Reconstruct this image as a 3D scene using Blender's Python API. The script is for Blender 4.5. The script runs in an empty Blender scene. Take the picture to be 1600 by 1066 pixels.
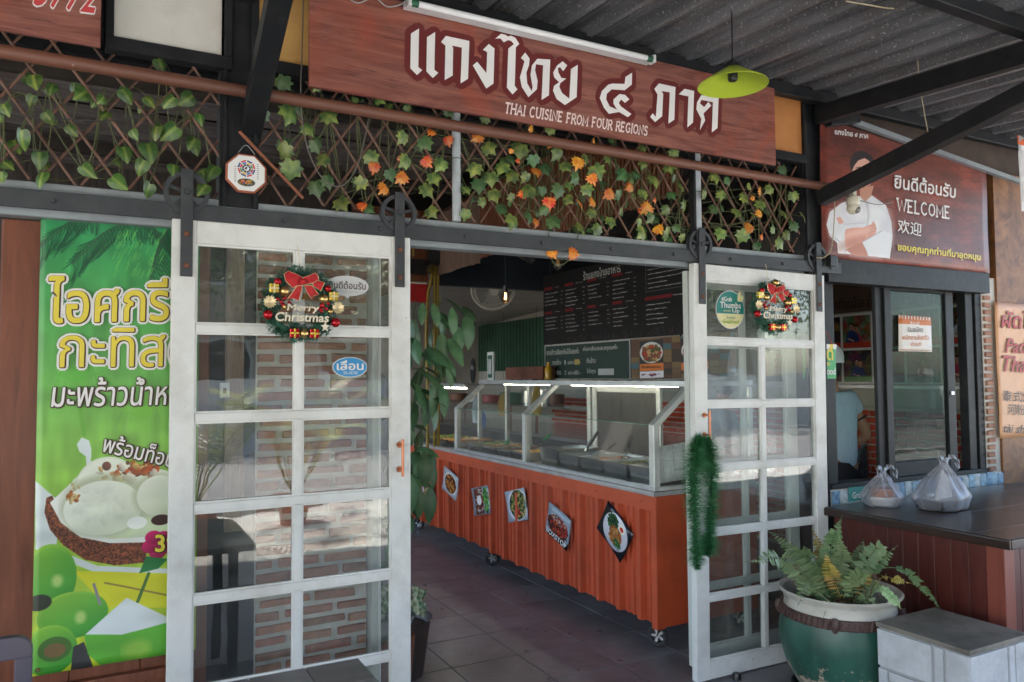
import bpy, bmesh, math, random
import numpy as np
from mathutils import Vector, Matrix, Euler
random.seed(7); np.random.seed(7)
S = bpy.context.scene; COL = S.collection
PI = math.pi; R = math.radians
V = Vector

# ------------------------------------------------------------------ camera
FPX = 1187.0; YAW, PITCH, ROLL = R(27.9), R(2.6), R(-.43)
EYE = V((0, 0, 1.55))
_f = V((math.sin(YAW)*math.cos(PITCH), math.cos(YAW)*math.cos(PITCH), math.sin(PITCH)))
_r = V((math.cos(YAW), -math.sin(YAW), 0)); _u = _r.cross(_f)
RT = _r*math.cos(ROLL) + _u*math.sin(ROLL); UP = RT.cross(_f)
cam = bpy.data.cameras.new('camera'); camo = bpy.data.objects.new('camera', cam); COL.objects.link(camo)
cam.sensor_width = 36; cam.lens = FPX/1600*36; cam.clip_start = .05; cam.clip_end = 400
camo.matrix_world = Matrix(((RT.x, UP.x, -_f.x, EYE.x), (RT.y, UP.y, -_f.y, EYE.y), (RT.z, UP.z, -_f.z, EYE.z), (0, 0, 0, 1)))
cam.dof.use_dof = True; cam.dof.focus_distance = 3.4; cam.dof.aperture_fstop = 4.0
S.camera = camo

# ------------------------------------------------------------------ sky, sun, exposure
SUN_EL, SUN_AZ = R(56), R(232)          # azimuth from +Y towards +X: the sun stands behind the camera, to its left
w = bpy.data.worlds.new("World"); S.world = w; w.use_nodes = True
nt = w.node_tree; sky = nt.nodes.new('ShaderNodeTexSky'); sky.sky_type = 'NISHITA'; sky.sun_disc = False
sky.sun_elevation = SUN_EL; sky.sun_rotation = SUN_AZ; sky.air_density = 1.0; sky.dust_density = 1.5
nt.links.new(sky.outputs[0], nt.nodes['Background'].inputs[0]); nt.nodes['Background'].inputs[1].default_value = .15
sun = bpy.data.lights.new('sun', 'SUN'); sun.energy = 4.6; sun.angle = R(.5); sun.color = (1, .95, .87)
suno = bpy.data.objects.new('sun', sun); COL.objects.link(suno)
sd = V((math.sin(SUN_AZ)*math.cos(SUN_EL), math.cos(SUN_AZ)*math.cos(SUN_EL), math.sin(SUN_EL)))
suno.rotation_euler = sd.to_track_quat('Z', 'Y').to_euler()
S.view_settings.view_transform = 'Standard'; S.view_settings.look = 'None'
S.view_settings.exposure = 2.75; S.view_settings.gamma = 1.0; S.view_settings.use_curve_mapping = False
S.render.engine = 'CYCLES'
try:
    S.cycles.max_bounces = 10; S.cycles.diffuse_bounces = 5; S.cycles.glossy_bounces = 5; S.cycles.transmission_bounces = 8
    S.cycles.transparent_max_bounces = 24; S.cycles.sample_clamp_indirect = 6; S.cycles.use_denoising = True
    S.cycles.caustics_reflective = False; S.cycles.caustics_refractive = False
except Exception: pass

# measured points of the place: the point at photo pixel (x, y) on a plane of the building
def ray(x, y): return _f*FPX + RT*(x-800) - UP*(y-533)
def on(axis, x, y, v):
    d = ray(x, y); return EYE + d*((v-EYE[axis])/d[axis])
def PX(x, y, X): return on(0, x, y, X)
def PY(x, y, Y): return on(1, x, y, Y)
def PZ(x, y, Z): return on(2, x, y, Z)

# ------------------------------------------------------------------ materials
def lin(c): return tuple(((v/255)/12.92 if v/255 <= .04045 else ((v/255+.055)/1.055)**2.4) for v in c)
MATS = {}
def M(name, col, rough=.6, chip_scale=26, metal=0., var=.12, scale=6., stretch=(1, 1, 1), bump=0., bscale=60., rnd=0., dirt=None, dirt_amt=.5, dirt_scale=3., spec=.5, emit=None, trans=0., alpha=1., hue=0., chip=None, chip_amt=.5, sub=0.):
    if name in MATS: return MATS[name]
    m = bpy.data.materials.new(name); MATS[name] = m; m.use_nodes = True
    n = m.node_tree.nodes; L = m.node_tree.links; b = n['Principled BSDF']
    b.inputs['Roughness'].default_value = rough; b.inputs['Metallic'].default_value = metal
    b.inputs['Specular IOR Level'].default_value = spec
    m.diffuse_color = (*col, 1)
    if emit:
        b.inputs['Emission Color'].default_value = (*col, 1); b.inputs['Emission Strength'].default_value = emit
    if trans: b.inputs['Transmission Weight'].default_value = trans
    if alpha < 1: b.inputs['Alpha'].default_value = alpha
    if sub:
        b.inputs['Subsurface Weight'].default_value = sub; b.inputs['Subsurface Scale'].default_value = .02
    geo = n.new('ShaderNodeNewGeometry'); mp = n.new('ShaderNodeMapping'); mp.inputs['Scale'].default_value = stretch
    L.new(geo.outputs['Position'], mp.inputs[0])
    def noise(sc, det=5, ro=.6, src=None):
        t = n.new('ShaderNodeTexNoise'); t.inputs['Scale'].default_value = sc; t.inputs['Detail'].default_value = det; t.inputs['Roughness'].default_value = ro
        L.new((src or mp).outputs[0], t.inputs['Vector']); return t
    t1 = noise(scale)
    cr = n.new('ShaderNodeValToRGB'); cr.color_ramp.elements[0].position = .3; cr.color_ramp.elements[1].position = .72
    cr.color_ramp.elements[0].color = (*[max(0, c*(1-var)) for c in col], 1); cr.color_ramp.elements[1].color = (*[min(1, c*(1+var)) for c in col], 1)
    L.new(t1.outputs[0], cr.inputs[0]); out = cr.outputs[0]
    if rnd or hue:
        oi = n.new('ShaderNodeObjectInfo'); hs = n.new('ShaderNodeHueSaturation')
        mr = n.new('ShaderNodeMapRange'); mr.inputs[3].default_value = 1-rnd; mr.inputs[4].default_value = 1+rnd
        L.new(oi.outputs['Random'], mr.inputs[0]); L.new(mr.outputs[0], hs.inputs['Value'])
        if hue:
            m2 = n.new('ShaderNodeMapRange'); m2.inputs[3].default_value = .5-hue; m2.inputs[4].default_value = .5+hue
            w2 = n.new('ShaderNodeTexWhiteNoise'); w2.noise_dimensions = '1D'; L.new(oi.outputs['Random'], w2.inputs['W']); L.new(w2.outputs['Value'], m2.inputs[0]); L.new(m2.outputs[0], hs.inputs['Hue'])
        L.new(out, hs.inputs['Color']); out = hs.outputs[0]
    def overlay(colr, amt, sc, lo, hi, out):
        t = noise(sc, 8, .68, geo_map); r = n.new('ShaderNodeValToRGB'); r.color_ramp.elements[0].position = lo; r.color_ramp.elements[1].position = hi
        L.new(t.outputs[0], r.inputs[0]); mu = n.new('ShaderNodeMath'); mu.operation = 'MULTIPLY'; mu.inputs[1].default_value = amt; L.new(r.outputs[0], mu.inputs[0])
        mx = n.new('ShaderNodeMix'); mx.data_type = 'RGBA'; mx.inputs[7].default_value = (*colr, 1)
        L.new(mu.outputs[0], mx.inputs[0]); L.new(out, mx.inputs[6]); return mx.outputs[2]
    geo_map = n.new('ShaderNodeMapping'); L.new(geo.outputs['Position'], geo_map.inputs[0]); geo_map.inputs['Location'].default_value = (3.1, 7.7, 1.3)
    if dirt: out = overlay(dirt, dirt_amt, dirt_scale, .48, .72, out)
    if chip: out = overlay(chip, 1, chip_scale, .74-.12*chip_amt, .76-.12*chip_amt, out)
    L.new(out, b.inputs['Base Color'])
    t2 = noise(scale*2.3); rr = n.new('ShaderNodeMapRange'); rr.inputs[3].default_value = max(.02, rough-.1); rr.inputs[4].default_value = min(1, rough+.12)
    L.new(t2.outputs[0], rr.inputs[0]); L.new(rr.outputs[0], b.inputs['Roughness'])
    if bump:
        t3 = noise(bscale, 6); bp = n.new('ShaderNodeBump'); bp.inputs['Strength'].default_value = min(1, bump); bp.inputs['Distance'].default_value = .004
        L.new(t3.outputs[0], bp.inputs['Height']); L.new(bp.outputs[0], b.inputs['Normal'])
    return m
def wood(name, dark, light, grain=(1.2, 14, 14), rough=.5, crack=(.03, .012, .01), crack_amt=.6, bump=.4, red=None):
    if name in MATS: return MATS[name]
    m = bpy.data.materials.new(name); MATS[name] = m; m.use_nodes = True
    n = m.node_tree.nodes; L = m.node_tree.links; b = n['Principled BSDF']
    geo = n.new('ShaderNodeNewGeometry'); mp = n.new('ShaderNodeMapping'); mp.inputs['Scale'].default_value = grain; L.new(geo.outputs['Position'], mp.inputs[0])
    def noise(sc, det, dist=0, src=mp):
        t = n.new('ShaderNodeTexNoise'); t.inputs['Scale'].default_value = sc; t.inputs['Detail'].default_value = det; t.inputs['Distortion'].default_value = dist
        t.inputs['Roughness'].default_value = .65; L.new(src.outputs[0], t.inputs['Vector']); return t
    t = noise(2.2, 9, 1.2); cr = n.new('ShaderNodeValToRGB'); e = cr.color_ramp.elements; e[0].position = .3; e[1].position = .7; e[0].color = (*dark, 1); e[1].color = (*light, 1)
    L.new(t.outputs[0], cr.inputs[0]); out = cr.outputs[0]
    def mix(tex, lo, hi, colr, amt, out):
        r = n.new('ShaderNodeValToRGB'); r.color_ramp.elements[0].position = lo; r.color_ramp.elements[1].position = hi; L.new(tex.outputs[0], r.inputs[0])
        mu = n.new('ShaderNodeMath'); mu.operation = 'MULTIPLY'; mu.inputs[1].default_value = amt; L.new(r.outputs[0], mu.inputs[0])
        mx = n.new('ShaderNodeMix'); mx.data_type = 'RGBA'; mx.inputs[7].default_value = (*colr, 1); L.new(mu.outputs[0], mx.inputs[0]); L.new(out, mx.inputs[6]); return mx.outputs[2]
    out = mix(noise(6, 6, .5), .58, .66, crack, crack_amt, out)
    if red:
        m2 = n.new('ShaderNodeMapping'); m2.inputs['Location'].default_value = (5.3, 1, 2); L.new(geo.outputs['Position'], m2.inputs[0])
        out = mix(noise(2.4, 4, .8, m2), .52, .72, red, .55, out)
        out = mix(noise(3.1, 5, .6, m2), .3, .16, crack, .0, out)
    L.new(out, b.inputs['Base Color']); b.inputs['Roughness'].default_value = rough
    bp = n.new('ShaderNodeBump'); bp.inputs['Strength'].default_value = bump; bp.inputs['Distance'].default_value = .002; L.new(t.outputs[0], bp.inputs['Height']); L.new(bp.outputs[0], b.inputs['Normal'])
    return m
def glass(name, tint=(1, 1, 1), rough=.0, refl=.05):
    m = bpy.data.materials.new(name); m.use_nodes = True; n = m.node_tree.nodes; L = m.node_tree.links
    n.remove(n['Principled BSDF']); o = n['Material Output']
    tr = n.new('ShaderNodeBsdfTransparent'); tr.inputs[0].default_value = (*tint, 1); gl = n.new('ShaderNodeBsdfGlossy'); gl.inputs['Roughness'].default_value = rough
    lw = n.new('ShaderNodeLayerWeight'); lw.inputs[0].default_value = .5; fr = n.new('ShaderNodeMath'); fr.operation = 'POWER'; fr.inputs[1].default_value = 5; L.new(lw.outputs['Facing'], fr.inputs[0]); mx = n.new('ShaderNodeMixShader')
    geo = n.new('ShaderNodeNewGeometry'); t = n.new('ShaderNodeTexNoise'); t.inputs['Scale'].default_value = 3.5; t.inputs['Detail'].default_value = 2; L.new(geo.outputs['Position'], t.inputs['Vector'])
    bp = n.new('ShaderNodeBump'); bp.inputs['Strength'].default_value = .25; bp.inputs['Distance'].default_value = .004; L.new(t.outputs[0], bp.inputs['Height']); L.new(bp.outputs[0], gl.inputs['Normal'])
    mu = n.new('ShaderNodeMath'); mu.operation = 'MULTIPLY_ADD'; mu.inputs[1].default_value = .92; mu.inputs[2].default_value = refl; L.new(fr.outputs[0], mu.inputs[0])
    L.new(mu.outputs[0], mx.inputs[0]); L.new(tr.outputs[0], mx.inputs[1]); L.new(gl.outputs[0], mx.inputs[2])
    # dust film
    df = n.new('ShaderNodeBsdfDiffuse'); df.inputs[0].default_value = (.55, .55, .52, 1); t4 = n.new('ShaderNodeTexNoise'); t4.inputs['Scale'].default_value = 2.2; t4.inputs['Detail'].default_value = 9; t4.inputs['Roughness'].default_value = .75
    mp = n.new('ShaderNodeMapping'); mp.inputs['Scale'].default_value = (3, 3, .8); L.new(geo.outputs['Position'], mp.inputs[0]); L.new(mp.outputs[0], t4.inputs['Vector'])
    mr = n.new('ShaderNodeMapRange'); mr.inputs[1].default_value = .4; mr.inputs[2].default_value = .8; mr.inputs[3].default_value = .01; mr.inputs[4].default_value = .1; L.new(t4.outputs[0], mr.inputs[0])
    m3 = n.new('ShaderNodeMixShader'); L.new(mr.outputs[0], m3.inputs[0]); L.new(mx.outputs[0], m3.inputs[1]); L.new(df.outputs[0], m3.inputs[2]); L.new(m3.outputs[0], o.inputs[0])
    MATS[name] = m; return m

# ------------------------------------------------------------------ mesh helpers
WL = {}                                   # world location of what carries parts
def tag(o, label=None, cat=None, group=None, kind=None):
    if label: o['label'] = label
    if cat: o['category'] = cat
    if group: o['group'] = group
    if kind: o['kind'] = kind
    return o
def thing(name, loc, label, cat, group=None):
    o = bpy.data.objects.new(name, None); o.empty_display_size = .1; COL.objects.link(o); o.location = loc; WL[o] = V(loc)
    return tag(o, label, cat, group)
def link(name, me, parent=None, loc=(0, 0, 0), rot=None, scale=None):
    o = bpy.data.objects.new(name, me); COL.objects.link(o); o.location = V(loc)-(WL[parent] if parent else V((0, 0, 0)))
    if parent: o.parent = parent
    if rot is not None: o.rotation_euler = rot
    if scale is not None: o.scale = scale
    WL[o] = V(loc); return o
class MB:
    def __init__(s): s.v = []; s.f = []; s.uv = None
    def add(s, vs, fs):
        k = len(s.v); s.v += [tuple(p) for p in vs]; s.f += [tuple(i+k for i in f) for f in fs]; return s
    def box(s, a, b):
        (x0, y0, z0), (x1, y1, z1) = a, b
        x0, x1 = min(x0, x1), max(x0, x1); y0, y1 = min(y0, y1), max(y0, y1); z0, z1 = min(z0, z1), max(z0, z1)
        return s.add([(x0, y0, z0), (x1, y0, z0), (x1, y1, z0), (x0, y1, z0), (x0, y0, z1), (x1, y0, z1), (x1, y1, z1), (x0, y1, z1)],
                     [(0, 3, 2, 1), (4, 5, 6, 7), (0, 1, 5, 4), (1, 2, 6, 5), (2, 3, 7, 6), (3, 0, 4, 7)])
    def bar(s, p0, p1, wd, ht, up=(0, 0, 1)):
        p0, p1 = V(p0), V(p1); d = (p1-p0).normalized(); a = d.cross(V(up)).normalized(); b = a.cross(d)
        a *= wd/2; b *= ht/2
        return s.add([p0-a-b, p0+a-b, p0+a+b, p0-a+b, p1-a-b, p1+a-b, p1+a+b, p1-a+b], [(0, 1, 2, 3), (7, 6, 5, 4), (0, 4, 5, 1), (1, 5, 6, 2), (2, 6, 7, 3), (3, 7, 4, 0)])
    def tube(s, pts, r, n=8, cap=True):
        pts = [V(p) for p in pts]; m = len(pts); rs = r if isinstance(r, (list, tuple)) else [r]*m
        prev = None; vs = []
        for i, p in enumerate(pts):
            d = (pts[min(i+1, m-1)]-pts[max(i-1, 0)])
            if d.length < 1e-9: d = V((0, 0, 1))
            d.normalize()
            a = (prev - d*prev.dot(d)) if prev is not None else d.orthogonal()
            if a.length < 1e-6: a = d.orthogonal()
            a.normalize(); prev = a; b = d.cross(a)
            vs += [p + (a*math.cos(2*PI*k/n)+b*math.sin(2*PI*k/n))*rs[i] for k in range(n)]
        fs = [(i*n+k, i*n+(k+1) % n, (i+1)*n+(k+1) % n, (i+1)*n+k) for i in range(m-1) for k in range(n)]
        if cap: fs += [tuple(reversed(range(n))), tuple(range((m-1)*n, m*n))]
        return s.add(vs, fs)
    def lathe(s, prof, c=(0, 0, 0), n=28, axis='z'):
        c = V(c); vs = []
        for r, h in prof:
            for k in range(n):
                a = 2*PI*k/n; x, y = r*math.cos(a), r*math.sin(a)
                vs.append(c+(V((x, y, h)) if axis == 'z' else V((x, h, y)) if axis == 'y' else V((h, x, y))))
        m = len(prof)
        fs = [(i*n+k, i*n+(k+1) % n, (i+1)*n+(k+1) % n, (i+1)*n+k) for i in range(m-1) for k in range(n)]
        return s.add(vs, fs)
    def ball(s, c, r, n=14, sq=(1, 1, 1)):
        c = V(c); k = len(s.v)
        for i in range(1, n//2):
            t = PI*i/(n//2)
            for j in range(n): a = 2*PI*j/n; s.v.append(tuple(c+V((r*sq[0]*math.sin(t)*math.cos(a), r*sq[1]*math.sin(t)*math.sin(a), r*sq[2]*math.cos(t)))))
        rows = n//2-1; top = len(s.v); s.v.append(tuple(c+V((0, 0, r*sq[2])))); s.v.append(tuple(c-V((0, 0, r*sq[2]))))
        for i in range(rows-1):
            for j in range(n): s.f.append((k+i*n+j, k+(i+1)*n+j, k+(i+1)*n+(j+1) % n, k+i*n+(j+1) % n))
        for j in range(n): s.f.append((top, k+j, k+(j+1) % n)); s.f.append((top+1, k+(rows-1)*n+(j+1) % n, k+(rows-1)*n+j))
        return s
    def prism(s, poly, depth):
        poly = [V(p) for p in poly]; n = len(poly); d = V(depth)
        return s.add(poly+[p+d for p in poly], [tuple(range(n)), tuple(reversed(range(n, 2*n)))]+[((i+1) % n, i, i+n, (i+1) % n+n) for i in range(n)])
    def build(s, name, mat, parent=None, bevel=0, smooth=False, local=False, sharp=35, fix=True):
        vs = np.array(s.v, dtype=float)
        if local: c = V((0, 0, 0))
        else:
            lo, hi = vs.min(0), vs.max(0); c = V((lo+hi)/2)
            if parent is None: c.z = lo[2]
            vs = vs-np.array(c)
        me = bpy.data.meshes.new(name); me.from_pydata(vs.tolist(), [], s.f); me.update()
        if fix or bevel:
            bm = bmesh.new(); bm.from_mesh(me)
            if fix: bmesh.ops.recalc_face_normals(bm, faces=bm.faces)
            if bevel: bmesh.ops.bevel(bm, geom=[e for e in bm.edges if len(e.link_faces) == 2 and e.calc_face_angle() > .5], offset=bevel, segments=1 if bevel < .004 else 2, affect='EDGES', profile=.7)
            bm.to_mesh(me); bm.free()
        if smooth:
            me.polygons.foreach_set('use_smooth', [True]*len(me.polygons))
            try: me.set_sharp_from_angle(angle=R(sharp))
            except Exception: pass
        me.materials.append(mat)
        return link(name, me, parent, c)
def box(name, a, b, mat, parent=None, bevel=0): return MB().box(a, b).build(name, mat, parent, bevel)
def curve(pts, n=12):
    P_ = [V(p) for p in pts]; P_ = [P_[0]*2-P_[1]]+P_+[P_[-1]*2-P_[-2]]; out = []
    for i in range(1, len(P_)-2):
        for k in range(n):
            t = k/n; a, b, c, d = P_[i-1:i+3]
            out.append(.5*((2*b)+(c-a)*t+(2*a-5*b+4*c-d)*t*t+(3*b-a-3*c+d)*t**3))
    return out+[P_[-2]]
def sheet(name, mat, BL, BR, TR, TL, parent=None, nx=1, nz=1, amp=0., thick=.002, seed=0, curl=0.):
    """a printed sheet: its front carries the print, with a back and edges of its own"""
    BL, BR, TR, TL = map(V, (BL, BR, TR, TL)); nrm = (BR-BL).cross(TL-BL).normalized(); rg = random.Random(seed); ph = [rg.uniform(0, 6) for _ in range(6)]
    pts = []; uvs = []
    for j in range(nz+1):
        for i in range(nx+1):
            u, v = i/nx, j/nz; p = (BL*(1-u)+BR*u)*(1-v)+(TL*(1-u)+TR*u)*v
            d = amp*(math.sin(u*7+ph[0]+v*2)*.5+math.sin(v*9+ph[1]+u*3)*.3+math.sin(u*17+v*5+ph[2])*.25)+curl*(2*v-1)**2*(2*u-1)**2
            pts.append(p+nrm*d); uvs.append((u, v))
    N = len(pts); fs = []; 
    for j in range(nz):
        for i in range(nx):
            a = j*(nx+1)+i; fs.append((a, a+1, a+nx+2, a+nx+1))
    bk = [tuple(reversed([k+N for k in f])) for f in fs]
    edge = [i for i in range(nx+1)]+[j*(nx+1)+nx for j in range(1, nz+1)]+[nz*(nx+1)+i for i in range(nx-1, -1, -1)]+[j*(nx+1) for j in range(nz-1, 0, -1)]
    sd_ = [(edge[(k+1) % len(edge)], edge[k], edge[k]+N, edge[(k+1) % len(edge)]+N) for k in range(len(edge))]
    allp = pts+[p-nrm*thick for p in pts]; alluv = uvs+uvs
    c = (BL+TR)/2; me = bpy.data.meshes.new(name); me.from_pydata([tuple(p-c) for p in allp], [], fs+bk+sd_); me.update()
    ul = me.uv_layers.new(name='UVMap')
    for lp in me.loops: ul.data[lp.index].uv = alluv[lp.vertex_index]
    if amp: me.polygons.foreach_set('use_smooth', [i < len(fs) for i in range(len(me.polygons))])
    me.materials.append(mat); return link(name, me, parent, c)
_tc = {}
def textdata(body, bold, shear):
    k = (body, bold, shear)
    if k not in _tc:
        c = bpy.data.curves.new('txt', 'FONT'); c.body = body; c.size = 1; c.offset = -.01 if 'ส' in body else 0; c.shear = shear; c.resolution_u = 3; c.fill_mode = 'FRONT'
        o = bpy.data.objects.new('txt', c); COL.objects.link(o); bpy.context.view_layer.update()
        me = bpy.data.meshes.new_from_object(o.evaluated_get(bpy.context.evaluated_depsgraph_get())); bpy.data.objects.remove(o)
        vs = np.array([tuple(v.co) for v in me.vertices]) if len(me.vertices) else np.zeros((1, 3)); fs = [tuple(p.vertices) for p in me.polygons]; bpy.data.meshes.remove(me)
        # drop slivers without area; where two faces of the fill overlap, raise the later one a hair
        vs = vs.copy(); keep = []; 
        for f in fs:
            q = vs[list(f), :2]
            if abs(np.dot(q[:, 0], np.roll(q[:, 1], -1))-np.dot(q[:, 1], np.roll(q[:, 0], -1))) > 1e-7: keep.append(f)
        lo_, hi_ = vs.min(0), vs.max(0); rs_ = np.random.RandomState(0); n_ = min(9000, 700+900*len(body)); Pp = lo_[:2]+rs_.rand(n_, 2)*(hi_[:2]-lo_[:2]); top_ = -np.ones(n_, int); newv = []; out = []; nv = len(vs)
        for f in keep:
            q = vs[list(f), :2]; x0_, y0_ = q.min(0); x1_, y1_ = q.max(0); idx = np.nonzero((Pp[:, 0] > x0_) & (Pp[:, 0] < x1_) & (Pp[:, 1] > y0_) & (Pp[:, 1] < y1_))[0]; lev = 0
            if len(idx):
                X_, Y_ = Pp[idx, 0], Pp[idx, 1]; ins = np.zeros(len(idx), bool)
                for i in range(len(q)):
                    (xa, ya), (xb, yb) = q[i], q[(i+1) % len(q)]
                    if ya != yb: ins ^= ((ya > Y_) != (yb > Y_)) & (X_ < (xb-xa)*(Y_-ya)/(yb-ya)+xa)
                idx = idx[ins]; lev = int(top_[idx].max())+1 if len(idx) else 0; top_[idx] = lev
            if lev: out.append(tuple(range(nv, nv+len(f)))); nv += len(f); newv += [(*vs[i][:2], lev*1.7e-5) for i in f]
            else: out.append(f)
        if newv: vs = np.vstack([vs, np.array(newv)])
        fs = out
        _tc[k] = (vs, fs)
    return _tc[k]
def text(name, body, mat, BL, BR, TL, parent, bold=.012, lift=.0015, shear=0., ref=None):
    """lettering of the given words, laid into the parallelogram BL, BR, TL and lying just on its board"""
    vs, fs = textdata(body, 0.0, shear); lo, hi = vs.min(0), vs.max(0); BL, BR, TL = V(BL), V(BR), V(TL); n = (BR-BL).cross(TL-BL).normalized()
    bold *= .62; s = MB(); sh_ = [(0, 0)]+([(bold*math.cos(k*PI/3+.3), bold*math.sin(k*PI/3+.3)) for k in range(6)] if bold > .002 else [])
    for i, (ox, oy) in enumerate(sh_):
        s.add([BL+(BR-BL)*((v[0]+ox-lo[0])/(hi[0]-lo[0]))+(TL-BL)*((v[1]+oy-lo[1])/(hi[1]-lo[1]))+n*(lift+i*5.1e-6+v[2]) for v in vs], fs)
    return s.build(name, mat, parent, fix=False)
def stroke(s, pts, wd, rt, up, org, n=None, close=False):
    """flat pen stroke of width wd through 2D points"""
    pts = [V((p[0], p[1])) for p in pts]; m = len(pts); L_, R_ = [], []
    for i in range(m):
        d = (pts[min(i+1, m-1)]-pts[max(i-1, 0)]).normalized(); q = V((-d.y, d.x))*wd/2; L_.append(pts[i]+q); R_.append(pts[i]-q)
    to = lambda p: org+rt*p.x+up*p.y
    s.add([to(p) for p in L_+R_], [(i, i+m, i+m+1, i+1) for i in range(m-1)])

# ------------------------------------------------------------------ painter for flat prints
def vnoise(h, w_, cell, rs):
    gh, gw = int(h/cell[0])+3, int(w_/cell[1])+3; g = rs.rand(gh, gw)
    y = np.arange(h)/cell[0]; x = np.arange(w_)/cell[1]; yi = y.astype(int); xi = x.astype(int); fy = (y-yi)[:, None]; fx = (x-xi)[None]; fy = fy*fy*(3-2*fy); fx = fx*fx*(3-2*fx)
    return (g[yi][:, xi]*(1-fx)+g[yi][:, xi+1]*fx)*(1-fy)+(g[yi+1][:, xi]*(1-fx)+g[yi+1][:, xi+1]*fx)*fy
class Cv:
    def __init__(s, w_, h, c, seed=1, to=None):
        s.w, s.h = w_, h; s.yk = 1.; s.a = np.ones((h, w_, 3))*np.array(c)/255; s.rs = np.random.RandomState(seed); s.to = to or (lambda x, y: (x, y))
    def win(s, x0, y0, x1, y1):
        x0, y0 = max(0, int(x0)), max(0, int(y0)); x1, y1 = min(s.w, int(x1)+1), min(s.h, int(y1)+1)
        if x1 <= x0 or y1 <= y0: return None
        Y, X = np.mgrid[y0:y1, x0:x1]; return x0, y0, x1, y1, X+.5, Y+.5
    def put(s, W_, m, col, al):
        x0, y0, x1, y1 = W_[:4]; m = (m*al)[..., None]; c = np.array(col)/255; s.a[y0:y1, x0:x1] = s.a[y0:y1, x0:x1]*(1-m)+c*m
    def ell(s, x, y, rx, ry, col, rot=0, al=1, soft=1.2, shade=None, k=1.):
        (cx, cy) = s.to(x, y); rx *= k; ry *= k*s.yk; r = max(rx, ry)+2; W_ = s.win(cx-r, cy-r, cx+r, cy+r)
        if not W_: return
        X, Y = W_[4]-cx, W_[5]-cy; c_, s_ = math.cos(rot), math.sin(rot); u = (X*c_+Y*s_)/rx; v = (-X*s_+Y*c_)/ry; d = np.sqrt(u*u+v*v)
        m = np.clip((1-d)*min(rx, ry)/soft+.5, 0, 1); cc = np.array(col, float)
        if shade is not None:
            t = np.clip(.5+.5*(u*.5+v*.8), 0, 1)[..., None]; cc = cc*(1-t)+np.array(shade, float)*t
        s.put(W_, m, cc, al)
    def poly(s, pts, col, al=1, noise=0, cell=4):
        P_ = [s.to(*p) for p in pts]; xs = [p[0] for p in P_]; ys = [p[1] for p in P_]; W_ = s.win(min(xs)-1, min(ys)-1, max(xs)+1, max(ys)+1)
        if not W_: return
        acc = 0
        for ox, oy in ((.25, .25), (-.25, .25), (.25, -.25), (-.25, -.25)):
            ins = np.zeros(W_[4].shape, bool); n = len(P_); X, Y = W_[4]+ox, W_[5]+oy
            for i in range(n):
                (xa, ya), (xb, yb) = P_[i], P_[(i+1) % n]
                if ya == yb: continue
                ins ^= ((ya > Y) != (yb > Y)) & (X < (xb-xa)*(Y-ya)/(yb-ya)+xa)
            acc = acc+ins/4.
        c = np.array(col, float)
        if noise: c = c*(1+noise*(vnoise(acc.shape[0], acc.shape[1], (cell, cell), s.rs)-.5))[..., None]
        s.put(W_, acc, np.clip(c, 0, 255), al)
    def line(s, pts, wd, col, al=1):
        P_ = [s.to(*p) for p in pts]
        for (xa, ya), (xb, yb) in zip(P_, P_[1:]):
            W_ = s.win(min(xa, xb)-wd-1, min(ya, yb)-wd-1, max(xa, xb)+wd+1, max(ya, yb)+wd+1)
            if not W_: continue
            dx, dy = xb-xa, yb-ya; L2 = dx*dx+dy*dy+1e-9; t = np.clip(((W_[4]-xa)*dx+(W_[5]-ya)*dy)/L2, 0, 1)
            d = np.hypot(W_[4]-xa-t*dx, W_[5]-ya-t*dy); s.put(W_, np.clip(wd/2-d+.5, 0, 1), col, al)
    def blobs(s, n, x, y, rx, ry, cols, size, al=.9, ring=0):
        for _ in range(n):
            a = s.rs.rand()*2*PI; q = math.sqrt(ring+(1-ring)*s.rs.rand()); c = cols[s.rs.randint(len(cols))]; z = size*(.5+s.rs.rand())
            s.ell(x+rx*q*math.cos(a), y+ry*q*math.sin(a), z, z*(.4+.6*s.rs.rand()), c, rot=s.rs.rand()*3, al=al, soft=1.0, shade=[v*.6 for v in c])
    def noise(s, amt, cell): s.a *= (1+amt*(vnoise(s.h, s.w, cell, s.rs)-.5))[..., None]
    def mat(s, name, rough=.5, gloss=.5):
        im = bpy.data.images.new(name, s.w, s.h); buf = np.ones((s.h, s.w, 4), np.float32); buf[..., :3] = np.clip(s.a, 0, 1)[::-1]; im.pixels.foreach_set(buf.ravel()); im.update(); im.pack()
        m = bpy.data.materials.new(name); m.use_nodes = True; n = m.node_tree.nodes; t = n.new('ShaderNodeTexImage'); t.image = im; b = n['Principled BSDF']
        m.node_tree.links.new(t.outputs[0], b.inputs['Base Color']); b.inputs['Roughness'].default_value = rough; b.inputs['Specular IOR Level'].default_value = gloss; MATS[name] = m; return m
def plane_map(W_, H_, BL, BR, TL, axis, val):
    BL, BR, TL = V(BL), V(BR), V(TL); ex, ey = BR-BL, TL-BL
    def to(x, y):
        p = on(axis, x, y, val)-BL; return (p.dot(ex)/ex.length_squared*W_, (1-p.dot(ey)/ey.length_squared)*H_)
    return to

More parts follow.
